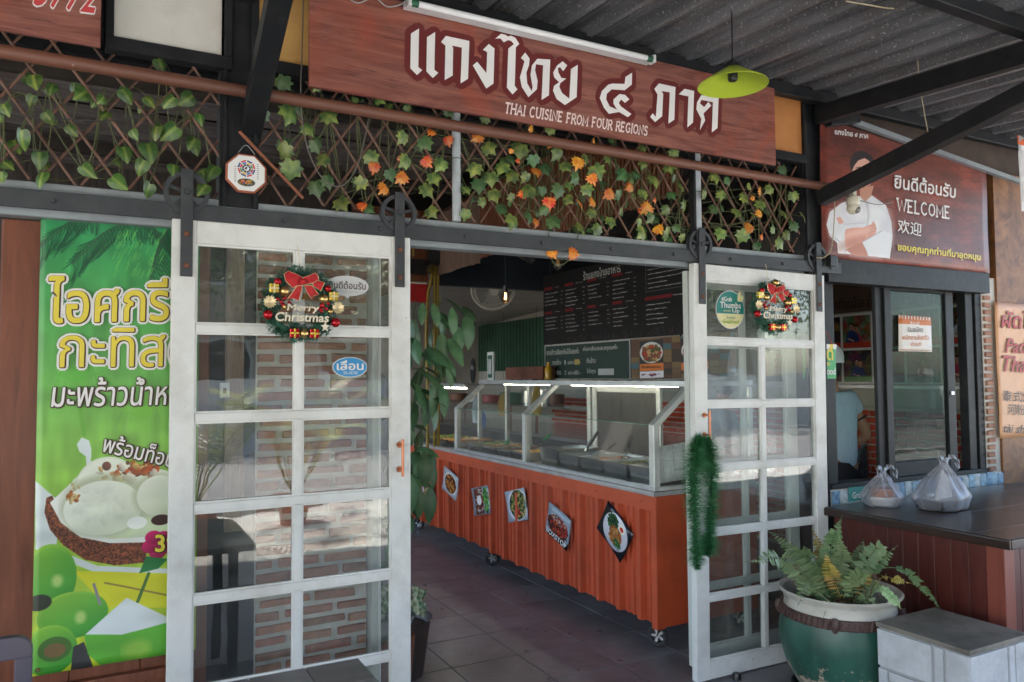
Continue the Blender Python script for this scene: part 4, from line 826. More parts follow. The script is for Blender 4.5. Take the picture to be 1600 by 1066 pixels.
box('window_latch', (wx(1481), YW-.024, 1.40), (wx(1486), YW-.015, 1.425), alu, tw, .002)
# brick edging beside the window
be = thing('brick_edging', (wx(1548), 3.08, .85), 'narrow upright strip of pale pink bricks at the right side of the takeaway window', 'brickwork')
ex0, ex1 = PY(1533, 600, 3.09).x+.01, PY(1556, 600, 3.09).x
box('mortar_strip', (ex0, 3.075, .80), (ex1, 3.20, 2.2), M('whitewash', (.6, .57, .52), .9, var=.1, bump=.5), be, .003)
ebm = [brickmesh(.075, .03, .032, M('pale_pink_brick', (.42, .22, .15), .85, var=.2, scale=20, rnd=.15, bump=.6), 30+k) for k in range(2)]
for k in range(28): link('brick', ebm[k % 2], be, (ex0+.045+random.uniform(-.006, .006), 3.075, .845+k*.0485), (0, random.uniform(-.05, .05), 0), (1, 1, random.uniform(.85, 1.1)))
tag(box('weathered_wall', (ex1, 3.06, 0), (9, 3.14, 2.95), osb), kind='structure')
# kitchen wall: bricks below, pale ledge, photographs above
kw = tag(box('kitchen_wall', (KX, 3.14, 0), (KX+.1, 11.4, 2.9), M('kitchen_plaster', (.42, .40, .36), .8, var=.06, dirt=(.3, .26, .2), dirt_amt=.3)), kind='structure')
box('wall_mortar', (KX-.012, 3.15, 0), (KX, 9.2, 1.27), kmortar, kw)
def kbm(seed):
    me = brickmesh(.15, .02, .043, kbrick, seed); me.transform(Matrix.Rotation(PI/2, 4, 'Z')); return me
kbs = [kbm(60+k) for k in range(3)]
for r_ in range(22):
    z = .06+r_*.0555; 
    for c_ in range(13):
        y = 3.26+c_*.163-(.08 if r_ % 2 else 0)
        if z > .68: link('brick', kbs[(r_*7+c_) % 3], kw, (KX-.012, y, z), (random.uniform(-.01, .01), 0, random.uniform(-.015, .015)))
s = MB()
for r_ in range(22):
    for c_ in range(36):
        y = 3.26+c_*.163-(.08 if r_ % 2 else 0); z = .06+r_*.0555
        if (z > .68 and c_ < 13) or y > 9.1: continue
        s.box((KX-.0215, y-.074, z-.021), (KX-.0121, y+.074, z+.021))
tag(s.build('distant_bricks', kbrick, kw, fix=False), kind='stuff')
box('wall_ledge', (KX-.05, 3.15, 1.285), (KX-.001, 5.6, 1.42), M('ledge_paint', (.50, .47, .40), .6), kw, .004)
box('ledge_trim', (KX-.08, 3.15, 1.425), (KX-.001, 5.6, 1.455), alu, kw, .002)
# photo collage
pc = thing('photo_collage', (KX-.01, 4.0, 1.47), 'white framed grid of staff and customer photographs on the kitchen wall', 'photo display')
box('collage_backing', (KX-.012, 3.16, 1.46), (KX-.001, 5.2, 2.04), INK_W, pc)
def people_print(name, seed):
    rg_ = random.Random(seed); c_ = Cv(120, 120, rg_.choice([(150, 30, 30), (60, 80, 50), (40, 60, 90), (190, 110, 50), (120, 120, 100), (60, 40, 40)]), seed); c_.blobs(50, 60, 50, 60, 50, [(rg_.randint(30, 200), rg_.randint(30, 150), rg_.randint(30, 120)) for _ in range(4)], 14, .5)
    for k in range(rg_.choice([1, 1, 2, 3])):
        x = rg_.uniform(25, 95) if k else 60; y = rg_.uniform(40, 55); clo = rg_.choice([(225, 225, 228), (200, 60, 90), (40, 60, 120), (230, 228, 225)])
        c_.ell(x, y+48, 24, 36, clo, shade=tuple(v*.7 for v in clo)); c_.ell(x, y-2, 12, 14, (25, 20, 20)); c_.ell(x, y+2, 9.5, 12, (205, 155, 125), shade=(170, 115, 90)); c_.ell(x-3.5, y, 1.4, 1, (40, 25, 20)); c_.ell(x+3.5, y, 1.4, 1, (40, 25, 20)); c_.line([(x-3, y+7), (x+3, y+7)], 1.4, (150, 60, 60))
        c_.line([(x-14, y+44), (x+8, y+52)], 6, (200, 150, 120))
    c_.poly([(0, 100), (120, 96), (120, 120), (0, 120)], rg_.choice([(200, 60, 40), (90, 60, 40), (60, 120, 50)])); c_.noise(.2, (8, 8)); return c_.mat(name, .25)
pp = [people_print('people_photo', 100+k) for k in range(8)]
for r_ in range(2):
    for c_ in range(7):
        y1, y0 = 3.19+c_*.285, 3.19+c_*.285+.262; z0_, z1_ = (1.755, 2.02) if r_ else (1.475, 1.735)
        sheet('photo', pp[(r_*3+c_*2) % 8], (KX-.0135, y0, z0_), (KX-.0135, y1, z0_), (KX-.0135, y1, z1_), (KX-.0135, y0, z1_), pc, thick=.001)
cv = Cv(512, 150, (110, 84, 72), 9); 
for k in range(22): cv.line([(0, k*7), (512, k*7+3)], 1.2, (70, 50, 42), .5)
for x, q in ((95, 62), (290, 70), (470, 58)): cv.ell(x, 30, q, q*.9, (225, 225, 220)); cv.ell(x, 30, q*.72, q*.62, (190, 190, 185)); cv.ell(x, 30, q*.66, q*.56, (70, 80, 40)); cv.blobs(60, x, 30, q*.55, q*.45, [(60, 90, 40), (140, 60, 40), (180, 140, 80), (50, 60, 30)], 7)
bb = thing('kitchen_banner', (KX-.01, 4.2, 2.05), 'brown banner with plates and Thai handwriting above the photographs', 'banner')
sheet('banner_sheet', cv.mat('kitchen_banner_print', .4), (KX-.012, 5.2, 2.05), (KX-.012, 3.16, 2.05), (KX-.012, 3.16, 2.66), (KX-.012, 5.2, 2.66), bb, 8, 3, .003)
text('lettering', 'อาหารครบรส จัดส่งถึงมือ ด้วยใจและความอร่อย', INK_B, (KX-.016, 5.15, 2.085), (KX-.016, 3.2, 2.085), (KX-.016, 5.15, 2.18), bb, .02)

# chef banner over the window
YC = 2.995
WBL, WBR, WTR, WTL = PY(1286, 402, YC), PY(1546, 424, YC), PY(1541, 268, YC), PY(1299, 188, YC)
WTL.x = WBL.x; mapTL = V((WBL.x, YC, WTL.z)); WBR.z = WBL.z
CW, CH = 620, 340; to = plane_map(CW, CH, WBL, WBR, mapTL, 1, YC); cv = Cv(CW, CH, (118, 38, 26), 8, to); cv.yk = .67
n1 = vnoise(CH, CW, (16, 44), cv.rs); n2 = vnoise(CH, CW, (70, 110), cv.rs); n3 = vnoise(CH, CW, (4, 9), cv.rs); q = np.clip(.5+(n1-.5)*.5+(n2-.5)*.7+(n3-.5)*.3, 0, 1)[..., None]
cv.a = (np.array((74, 30, 24))*(1-q)+np.array((150, 66, 46))*q)/255
rs = random.Random(9)
def Z1(lst): return [(1270+x/4.1, 180+y/4.1) for x, y in lst]
for _ in range(34):
    x, y = rs.uniform(150, 1150), rs.uniform(100, 950); pts = [(x, y)]
    for k in range(5): x += rs.uniform(20, 60); y += rs.uniform(-10, 38); pts.append((x, y))
    cv.line(Z1(pts), rs.uniform(1, 2.2), (50, 16, 12), .55)
cv.poly(Z1([(165, 880), (160, 820), (110, 770), (90, 700), (110, 620), (180, 565), (300, 520), (380, 515), (470, 580), (500, 680), (508, 780), (490, 920), (440, 905), (170, 885)]), (224, 224, 226), noise=.08, cell=14)
for (x_, y_, a_, b_, c2_) in ((150, 700, 40, 90, (206, 206, 212)), (470, 720, 34, 120, (204, 204, 212)), (400, 620, 60, 40, (232, 232, 234)), (220, 620, 50, 44, (212, 212, 218)), (340, 880, 90, 30, (196, 196, 204)), (260, 700, 60, 26, (202, 202, 210))): cv.ell(*Z1([(x_, y_)])[0], a_, b_, c2_, k=.6, soft=26, al=.8)
cv.poly(Z1([(330, 530), (345, 640), (330, 740), (348, 740), (362, 640), (350, 535)]), (190, 190, 196), .7); cv.poly(Z1([(300, 470), (392, 450), (372, 520), (330, 555), (300, 520)]), (196, 140, 116))
cv.ell(*Z1([(322, 330)])[0], 76, 98, (38, 28, 30), k=.6); cv.ell(*Z1([(322, 366)])[0], 62, 94, (226, 176, 156), k=.6, shade=(196, 140, 120))
cv.poly(Z1([(252, 352), (254, 300), (280, 256), (330, 240), (376, 258), (402, 318), (396, 360), (386, 330), (366, 296), (330, 276), (292, 290), (268, 318)]), (34, 24, 26))
cv.ell(*Z1([(300, 400)])[0], 20, 14, (232, 160, 146), k=.6, soft=10, al=.6)
for x in (290, 342): cv.line(Z1([(x-16, 340), (x+12, 334)]), 2.2, (50, 34, 32)); cv.ell(*Z1([(x, 356)])[0], 9, 4.5, (250, 245, 240), k=.6); cv.ell(*Z1([(x, 356)])[0], 4.5, 4.5, (30, 20, 20), k=.6)
cv.line(Z1([(312, 360), (306, 400), (318, 402)]), 1.6, (180, 120, 100)); cv.line(Z1([(292, 428), (316, 434), (340, 426)]), 3.2, (176, 76, 76))
cv.poly(Z1([(205, 760), (212, 730), (260, 722), (320, 720), (370, 700), (385, 680), (392, 690), (398, 705), (404, 728), (398, 760), (380, 778), (330, 806), (270, 834), (228, 850), (212, 848)]), (214, 156, 138), noise=.1); cv.ell(*Z1([(250, 820)])[0], 70, 26, (184, 122, 104), k=.6, soft=18, al=.7, rot=-.35); cv.ell(*Z1([(300, 750)])[0], 80, 14, (232, 184, 168), k=.6, soft=12, al=.8, rot=-.25)
for k in range(3): cv.line(Z1([(360, 716+k*18), (398, 704+k*18)]), 1.2, (170, 110, 94), .7)
cv.poly(Z1([(212, 860), (310, 812), (345, 870), (352, 905), (260, 898)]), (186, 124, 104)); cv.poly(Z1([(150, 660), (175, 650), (200, 690), (170, 700)]), (214, 160, 140))
cv.poly(Z1([(318, 812), (440, 740), (500, 760), (488, 918), (356, 904)]), (222, 222, 226)); cv.line(Z1([(318, 812), (440, 742)]), 2, (170, 170, 180)); cv.line(Z1([(110, 760), (200, 830), (215, 880)]), 2.5, (176, 176, 186)); cv.line(Z1([(200, 700), (330, 690)]), 2, (188, 188, 196))
wb = thing('welcome_banner', ((WBL.x+WBR.x)/2, YC, WBL.z), 'red brown welcome banner of a chef in white with folded arms', 'banner')
so = sheet('banner_sheet', cv.mat('welcome_print', .42), WBL, WBR, V((WBR.x, YC, mapTL.z)), mapTL, wb, 26, 16, .006, .002, 6)
bm = bmesh.new(); bm.from_mesh(so.data); e0 = V((WTR.x, 0, WTR.z))-V((WTL.x, 0, WTL.z)); nn = V((-e0.z, 0, e0.x)).normalized()
bmesh.ops.bisect_plane(bm, geom=bm.verts[:]+bm.edges[:]+bm.faces[:], plane_co=V((WTL.x, 0, WTL.z))-V(WL[so])*1.0, plane_no=nn, clear_outer=True); bm.to_mesh(so.data); bm.free()
YT = YC-.009
def wt(body, a, b, c_, mat, bold=.02, **k): text('lettering', body, mat, PY(*Z1([a])[0], YT), PY(*Z1([b])[0], YT), PY(*Z1([c_])[0], YT), wb, bold, **k)
wt('แกงไทย ๔ ภาค', (140, 122), (352, 152), (142, 84), INK_W, .03)
wt('ยินดีต้อนรับ', (522, 466), (912, 532), (526, 370), INK_W, .03)
slab('lettering', 'WELCOME', INK_W, PY(*Z1([(540, 612)])[0], YT), PY(*Z1([(884, 664)])[0], YT), PY(*Z1([(540, 535)])[0], YT), wb, .15)
wt('欢迎', (543, 750), (694, 778), (545, 664), INK_W, .005); wt('ขอบคุณทุกท่านที่มาอุดหนุน', (542, 880), (1072, 944), (545, 815), INK_Y, .045)
# dark eave piece over the banner
tag(MB().bar(WTL+V((.05, -.02, .03)), WTR+V((.4, -.02, -.04)), .03, .03).build('eave_trim', grey_st), 'thin grey eave trim running along the top edge of the chef banner', 'trim')

# security camera on the brace
sc_ = PY(1333, 322, 2.86); ca = thing('security_camera', sc_[:], 'cream dome security camera hanging below the diagonal brace', 'camera')
crm = M('cream_plastic', (.62, .58, .46), .35, var=.05)
MB().lathe([(0, .05), (.036, .05), (.038, .03), (.034, .008), (.03, .0)], sc_, 26).build('camera_base', crm, ca, smooth=True)
MB().ball(sc_+V((0, 0, -.012)), .036, 20).build('camera_dome', crm, ca, smooth=True); MB().ball(sc_+V((.004, -.019, -.024)), .022, 16).build('camera_lens', M('lens_grey', (.2, .19, .17), .15), ca, smooth=True)
MB().bar(sc_+V((0, 0, .05)), sc_+V((0, .0, .09)), .03, .03, (0, 1, 0)).build('camera_bracket', crm, ca, .002)

# cables
def cable(lab, pts, r=.0025, mat=blackp, n=10): return tag(MB().tube(curve(pts, n), r, 6).build('cable', mat, smooth=True), lab, 'cable')
tan = M('tan_cord', (.42, .34, .22), .7)
cable('tan cord hanging from the awning sheets down to the diagonal brace', [PY(1322, 2, 1.9), PY(1380, 12, 2.0), PY(1425, 22, 2.1), PY(1432, 75, 2.3), PY(1438, 140, 2.5), PY(1450, 208, 2.8)], .0028, tan)
cable('dark cable looping from the brace past the dome camera', [PY(1296, 285, 2.88), PY(1312, 300, 2.86), PY(1340, 312, 2.86), PY(1372, 320, 2.9), PY(1395, 316, 2.95)])
cable('tan cord tied round the right end of the door rail', [PY(1305, 300, 2.9), PY(1303, 350, 2.93), PY(1299, 388, 2.95), PY(1288, 402, 2.96), PY(1276, 403, 2.97)], .003, tan)
cable('thin dark cable sagging behind the left lattice', [PY(0, 178, 3.02), PY(90, 186, 3.02), PY(180, 188, 3.02), PY(270, 172, 3.02), PY(350, 164, 3.02)], .002)
cable('loose grey cable drooping below the yellow panel', [PY(474, 0, 2.95), PY(472, 80, 2.95), PY(470, 160, 2.95), PY(480, 230, 2.95), PY(505, 280, 2.95), PY(535, 290, 2.95), PY(560, 255, 2.96), PY(575, 190, 3.0), PY(578, 160, 3.0)], .0026, M('grey_rubber', (.14, .12, .10), .6))
bx = PY(1299, 408, 2.97); tag(box('cable_box', (bx.x-.03, 2.95, bx.z-.03), (bx.x+.03, 2.985, bx.z+.03), blackp, None, .004), 'small black junction box at the right end of the door rail', 'junction box')

# street number style flags at far right
fl = thing('feather_flag', PY(1596, 240, 2.3)[:], 'edge of a white flag with an orange tip at the far right', 'flag')
f0, f1, f2, f3 = PY(1598, 330, 2.3), PY(1640, 330, 2.3), PY(1640, 235, 2.3), PY(1590, 212, 2.3)
sheet('flag_cloth', M('flag_white', (.7, .7, .72), .7), f0, f1, f2, f3, fl, 4, 4, .01); sheet('flag_tip', M('flag_orange', (.65, .12, .03), .7), PY(1591, 225, 2.295), PY(1640, 240, 2.295), PY(1640, 236, 2.295), PY(1590, 211, 2.295), fl)
MB().tube([PY(1640, 205, 2.3), PY(1640, 900, 2.3)], .01, 8).build('flag_pole', alu, fl)

# pad thai banner
YP = 3.045
pt = thing('menu_banner', PY(1580, 690, YP)[:], 'pale orange vertical banner with Thai, English and Chinese noodle lettering', 'banner')
PBL, PTL_ = PY(1564, 685, YP), PY(1553, 472, YP); PBL.x = PTL_.x = PTL_.x+.008
sheet('banner_sheet', M('peach_vinyl', (.72, .38, .2), .45, var=.05), PBL, PBL+V((.62, 0, 0)), PTL_+V((.62, 0, 0)), PTL_, pt, 14, 20, .004, .0015, 8)
def pp_(body, a, b, c_, mt, bd, sh=0): 
    if mt is INK_B: text('lettering', body, mt, PY(*a, YP-.006), PY(*b, YP-.006), PY(*c_, YP-.006), pt, bd, .001, sh)
    else: text('lettering', body, INK_B, PY(*a, YP-.006), PY(*b, YP-.006), PY(*c_, YP-.006), pt, bd+.02, .0006, sh); text('lettering', body, mt, PY(*a, YP-.006), PY(*b, YP-.006), PY(*c_, YP-.006), pt, bd*.6, .0014, sh)
pp_('ผัดไทย', (1565, 512), (1635, 516), (1565, 484), INK_R, .03, .1); pp_('Pad', (1571, 551), (1604, 552), (1571, 529), INK_R, .02, .25); pp_('Thai', (1567, 580), (1610, 582), (1567, 556), INK_R, .02, .25)
pp_('泰式炒', (1567, 627), (1612, 629), (1567, 610), INK_B, .005); pp_('河粉', (1575, 648), (1601, 649), (1575, 631), INK_B, .005); pp_('tài shì chǎo hé fěn', (1568, 676), (1680, 681), (1568, 661), INK_B, .01, .25)
MB().lathe([(0, 0), (.006, 0), (.006, -.003), (0, -.003)], (PTL_.x+.012, YP-.006, PTL_.z-.012), 10, 'y').build('nail', rust, pt)

# ------------------------------------------------------------------ takeaway table
tb = thing('takeaway_table', (4.6, 2.5, 0), 'dark glossy wooden table with red brown boarded side below the takeaway window', 'table')
TX0, TY0, TY1, TZ = 3.565, 2.0, 2.985, .80
nb = 6
for k in range(nb): box('top_board', (TX0, TY0+k*(TY1-TY0)/nb+.0003, TZ-.04), (6.6, TY0+(k+1)*(TY1-TY0)/nb-.0003, TZ+(0 if k % 2 else -.0004)), table_w, tb, .0006)
box('top_edge', (TX0-.014, TY0-.012, TZ-.045), (TX0-.0005, TY1, TZ-.003), table_w, tb, .005); box('top_edge', (TX0, TY0-.014, TZ-.045), (6.6, TY0-.0005, TZ-.003), table_w, tb, .005)
sx = TX0+.05; nbd = 10; y_a, y_b = TY0+.13, TY1-.01
box('side_backing', (sx+.012, y_a, .06), (sx+.02, y_b, TZ-.046), black, tb)
for k in range(nbd): box('side_board', (sx, y_a+k*(y_b-y_a)/nbd+.0012, .07), (sx+.012, y_a+(k+1)*(y_b-y_a)/nbd-.0012, TZ-.047), tside, tb, .002)
box('side_rail', (sx-.006, y_a, .02), (sx+.014, y_b, .069), tside, tb, .002)
box('corner_post', (sx-.008, TY0+.045, 0), (sx+.07, TY0+.128, TZ-.046), trim_r, tb, .004); box('corner_post', (6.4, TY0+.045, 0), (6.48, TY0+.128, TZ-.046), trim_r, tb, .004)
for k in range(22): box('front_board', (sx+.072+k*.128, TY0+.09, .05), (sx+.072+k*.128+.125, TY0+.102, TZ-.047), tside, tb, .002)
# strip of tiles on the wall behind the table
ts = thing('tile_strip', (4.5, 3.05, .80), 'low row of small blue and white tiles between table and window sill', 'tiles')
box('tile_backing', (3.69, 3.055, .78), (5.40, 3.07, .872), mortar, ts)
tmx = [M('blue_glaze', (.22, .38, .55), .25, var=.45, scale=30), M('pale_glaze', (.55, .6, .62), .25, var=.3, scale=30), M('sky_glaze', (.32, .5, .62), .25, var=.35, scale=40)]
for k in range(26): box('tile', (3.70+k*.0652, 3.045-.002*(k % 3), .79), (3.70+k*.0652+.062, 3.056, .865+random.uniform(-.004, .012)), tmx[(k*7+k//3) % 3], ts, .002)
gs = thing('green_sticker', PY(1350, 762, 3.035)[:], 'teal sticker with white letters on the tile strip behind the takeaway bags', 'sticker')
gz = PY(1349, 775, 3.035); gz2 = PY(1326, 755, 3.035); box('sticker_card', (gz2.x, 3.036, .80), (gz2.x+.22, 3.0395, .88), M('teal_card', (.01, .22, .19), .4, var=.04), gs, .001)
text('lettering', 'GrabFood', INK_W, (gz2.x+.03, 3.0355, .815), (gz2.x+.21, 3.0355, .815), (gz2.x+.03, 3.0355, .85), gs, .03)

# paper notice on the glass
YN = YW-.018
nt_ = thing('paper_notice', PY(1429, 550, YN)[:], 'white job notice with orange scalloped top taped to the window glass', 'notice')
N0, N1, N2, N3 = PY(1404, 549, YN), PY(1456, 550, YN), PY(1455, 496, YN), PY(1404, 492, YN)
cv = Cv(220, 230, (232, 226, 220), 4); cv.poly([(0, 0), (220, 0), (220, 56), (0, 56)], (206, 118, 62))
for k in range(11): cv.poly([(k*20+2, 0), (k*20+12, 0), (k*20+10, 22), (k*20+2, 22)], (244, 240, 235))
cv.poly([(6, 218), (214, 218), (214, 224), (6, 224)], (190, 150, 110))
sheet('notice_sheet', cv.mat('notice_print', .6), N0, N1, N2, N3, nt_, 6, 6, .0015, .0008, 3)
def nx_(body, a, b, c_, mt, bd=.02): text('lettering', body, mt, PY(*a, YN-.003), PY(*b, YN-.003), PY(*c_, YN-.003), nt_, bd)
nx_('ร้านนี้', (1422, 507), (1436, 508), (1422, 502), INK_W); nx_('รับสมัคร', (1418, 519), (1442, 519), (1418, 511), INK_BR, .03); nx_('พนักงานในครัว', (1409, 531), (1451, 531), (1409, 523), INK_O, .03); nx_('ด่วน!!', (1423, 541), (1439, 541), (1423, 534), INK_O, .03)

# green hanging sign at the right door edge
YG = 3.045
gx = thing('hanging_sign', PY(1297, 590, YG)[:], 'bright green sign with scalloped yellow awning edge hanging behind the right sliding door', 'sign')
G0, G1 = PY(1240, 590, YG), PY(1307, 592, YG); gt = PY(1300, 538, YG)
green_c = M('bright_green_card', (.03, .36, .10), .4, var=.03); box('sign_card', (G1.x-.27, YG, G1.z), (G1.x, YG+.006, gt.z), green_c, gx, .004)
for k in range(9):
    x = G1.x-.265+k*.03; MB().prism([(x, YG-.003, gt.z), (x+.03, YG-.003, gt.z), (x+.03, YG-.003, gt.z-.02), (x+.024, YG-.003, gt.z-.03), (x+.006, YG-.003, gt.z-.03), (x, YG-.003, gt.z-.02)], (0, .002, 0)).build('scallop', INK_Y if k % 2 else INK_W, gx)
text('lettering', 'เด็ด', INK_Y, (G1.x-.17, YG-.002, G1.z+.11), (G1.x-.03, YG-.002, G1.z+.11), (G1.x-.17, YG-.002, G1.z+.20), gx, .04)
text('lettering', 'KITCHEN', INK_Y, (G1.x-.14, YG-.002, G1.z+.077), (G1.x-.055, YG-.002, G1.z+.077), (G1.x-.14, YG-.002, G1.z+.097), gx, .03)
text('lettering', 'GrabFood', INK_W, (G1.x-.20, YG-.002, G1.z+.025), (G1.x-.012, YG-.002, G1.z+.025), (G1.x-.20, YG-.002, G1.z+.065), gx, .03)
MB().tube([(G1.x-.03, YG, gt.z), (G1.x-.09, YG-.01, gt.z+.08), (G1.x-.2, YG, gt.z)], .002, 6).build('hanging_string', INK_R, gx)

# ================================================================== FOOD CART
cx0, cx1, cy0, cy1, cz0, cz1 = 2.74, 3.5, 3.45, 7.4, .135, .862
ct = thing('food_cart', (3.1, 5.4, 0), 'long orange corrugated food cart on casters with a slanted glass food display', 'food cart')
CPRO = [(0, 0), (.16, 0), (.22, 1), (.38, 1), (.44, 0), (.60, 0), (.63, .35), (.67, .35), (.70, 0), (.86, 0), (.89, .35), (.93, .35), (.96, 0)]
ys = [cy0+.03, 4.52, 5.62, 6.72, cy1]
for k in range(4):
    a, b = ys[k], ys[k+1]; n_ = 5 if k < 3 else 3; per = (b-a+.02)/n_
    corr('side_sheet', (cx0+.024-(.003 if k % 2 else 0), b, cz0-.012*(k % 2)), (0, -1, 0), (0, 0, cz1-cz0-.03), n_, per, .034, CPRO, orange_p, ct, .0008)
box('side_core', (cx0+.028, cy0+.01, cz0+.02), (cx1, cy1, cz1-.02), orange_p, ct)
s = MB(); rg = random.Random(4); n_ = 26
pts = [(cy0+k*(cy1-cy0)/n_) for k in range(n_+1)]
for k in range(n_):
    w1, w2 = rg.uniform(-.002, .002), rg.uniform(-.002, .002)
s.box((cx0-.012, cy0-.004, cz1-.088), (cx0-.006, cy1, cz1-.003)); s.build('trim_band', orange_p, ct, .001)
for k in range(9): MB().lathe([(0, -.003), (.005, -.002), (.006, 0)], (cx0-.012, cy0+.12+k*.46, cz1-.045), 8, 'x').build('trim_screw', rust, ct)
box('end_panel', (cx0+.02, cy0-.006, cz0-.01), (cx1+.005, cy0+.006, cz1-.002), orange_p, ct, .002); box('corner_angle', (cx0-.010, cy0-.012, cz0-.015), (cx0+.045, cy0-.0065, cz1), orange_p, ct, .001); box('corner_angle', (cx0-.014, cy0-.012, cz0-.015), (cx0-.0105, cy0+.035, cz1-.09), orange_p, ct, .001)
box('counter_ledge', (cx0-.03, cy0-.02, cz1), (cx1+.02, cy1, cz1+.026), M('scuffed_ledge', (.42, .41, .41), .42, metal=.35, var=.15, dirt=(.24, .18, .16), dirt_amt=.6, dirt_scale=7), ct, .004)
def caster(x, y, rot):
    t = MB(); c = V((x, y, .062)); 
    fk = MB().box((x-.036, y-.036, .13), (x+.036, y+.036, .137)); fk.lathe([(0, .128), (.022, .128), (.022, .115), (0, .115)], (x, y, 0), 16)
    d = V((math.cos(rot), math.sin(rot), 0)); e = V((-d.y, d.x, 0)); c = c+d*.018
    for sg_ in (-1, 1): fk.bar(V((x, y, .12))+e*sg_*.02, c+e*sg_*.02, .003, .03, e)
    f_ = fk.build('caster_fork', black, ct, .001)
    ty = MB(); pr = [(.038, -.012), (.055, -.014), (.062, -.007), (.062, .007), (.055, .014), (.038, .012)]; n = 26
    vs = [];
    for r_, h in pr:
        for k in range(n): a = 2*PI*k/n; vs.append(c+d*(r_*math.cos(a))+V((0, 0, r_*math.sin(a)))+e*h)
    ty.add(vs, [(i*n+k, i*n+(k+1) % n, ((i+1) % 6)*n+(k+1) % n, ((i+1) % 6)*n+k) for i in range(6) for k in range(n)]); wo = ty.build('caster_wheel', rubber, ct, smooth=True)
    h_ = MB(); h_.tube([c-e*.013, c+e*.013], .012, 14)
    for k in range(5): a = 2*PI*k/5; q = d*math.cos(a)+V((0, 0, math.sin(a))); h_.bar(c+q*.008, c+q*.04, .014, .010, e)
    h_.build('wheel_hub', M('hub_grey', (.5, .5, .5), .4, metal=.5), wo)
for x, y, r_ in ((cx0+.06, cy0+.05, 2.2), (cx1-.06, cy0+.06, 2.0), (cx0+.06, 5.62, 2.6), (cx1-.06, 5.6, 2.4), (cx0+.06, 7.3, 2.2)): caster(x, y, r_)
# display frame
KN, TP = 1.265, 1.475; xi = 2.995
pm_ = M('cream_square_tube', (.62, .63, .60), .35, metal=.3, var=.08, dirt=(.35, .33, .3), dirt_amt=.4, dirt_scale=8)
for y in (cy0+.02, 4.98, 6.24):
    box('display_post', (cx0-.012, y-.024, cz1+.026), (cx0+.032, y+.024, KN), pm_, ct, .003)
    MB().prism([(cx0-.012, y-.024, KN+.0005), (cx0+.032, y-.024, KN-.01), (xi+.045, y-.024, TP), (xi-.005, y-.024, TP)], (0, .048, 0)).build('display_strut', pm_, ct, .002)
box('display_post', (cx1-.03, cy0, cz1+.026), (cx1, cy0+.04, TP), pm_, ct, .003); box('display_post', (cx1-.03, 5.2, cz1+.026), (cx1, 5.25, TP), pm_, ct, .003); box('display_post', (cx1-.03, 6.22, cz1+.026), (cx1, 6.26, TP), pm_, ct, .003)
box('canopy_rail', (xi-.008, cy0-.006, TP), (xi+.035, 6.30, TP+.038), alu, ct, .003); box('canopy_rail', (xi+.035, cy0-.006, TP+.002), (cx1, cy0+.03, TP+.036), alu, ct, .003)
box('canopy_board', (xi+.0355, cy0+.031, TP+.008), (cx1, 6.29, TP+.022), M('canopy_underside', (.32, .3, .28), .5), ct)
box('base_rail', (cx0-.014, cy0-.006, cz1+.0265), (cx0+.022, 6.28, cz1+.05), alu, ct, .002); box('base_rail', (cx0+.0225, cy0-.006, cz1+.0265), (cx1, cy0+.03, cz1+.05), pm_, ct, .002)
for a, b in ((cy0+.046, 4.955), (5.005, 6.215)):
    box('glass_sheet', (cx0+.004, a, cz1+.05), (cx0+.009, b, KN-.002), PANE_C, ct)
    MB().add([(cx0+.006, a, KN), (cx0+.011, a, KN-.003), (xi+.016, a, TP), (xi+.010, a, TP), (cx0+.006, b, KN), (cx0+.011, b, KN-.003), (xi+.016, b, TP), (xi+.010, b, TP)], [(0, 1, 2, 3), (7, 6, 5, 4), (0, 4, 5, 1), (1, 5, 6, 2), (2, 6, 7, 3), (3, 7, 4, 0)]).build('glass_sheet', PANE_C, ct)
    box('glass_edge', (cx0+.002, a, KN-.006), (cx0+.0105, b, KN-.0025), M('green_glass_edge', (.12, .3, .24), .2), ct)
# end glass with a cracked white board low in it
box('glass_sheet', (cx0+.05, cy0+.010, cz1+.05), (cx1-.03, cy0+.014, KN), PANE_C, ct)
cv = Cv(300, 260, (222, 222, 220), 12); rs = random.Random(2)
for pts in ([(95, 0), (100, 120), (108, 200), (120, 260)], [(0, 90), (40, 105), (100, 118)], [(165, 0), (168, 130), (164, 260)], [(100, 60), (200, 62), (300, 60)], [(30, 130), (28, 260)], [(230, 60), (232, 260)], [(100, 180), (168, 182), (300, 178)]): cv.line(pts, 2, (110, 110, 105), .8)
cv.noise(.1, (20, 20)); c = PY(1040, 750, cy0+.03); c2 = PY(1075, 690, cy0+.03)
sheet('splash_board', cv.mat('cracked_board', .5), (2.80, cy0+.036, .925), (3.12, cy0+.036, .945), (3.12, cy0+.036, 1.16), (2.79, cy0+.036, 1.135), ct, 4, 4, .002, .006)
# rear frame with a dark mesh panel
rf = thing('mesh_screen', (3.48, 4.75, .9), 'white framed dark mesh screen closing the back of the food cart', 'screen')
for a, b in (((3.462, 4.30, .915), (3.49, 4.345, 1.462)), ((3.462, 5.10, .915), (3.49, 5.16, 1.462))): box('screen_stile', a, b, pm_, rf, .003)
box('screen_rail', (3.463, 4.3455, 1.415), (3.489, 5.0995, 1.461), pm_, rf, .003); box('screen_rail', (3.463, 4.3455, .915), (3.489, 5.0995, .935), pm_, rf, .003); box('mesh', (3.474, 4.3455, .9355), (3.478, 5.0995, 1.4145), M('smoked_mesh', (.07, .062, .055), .3, var=.35, scale=5, stretch=(1, 4, .6)), rf)
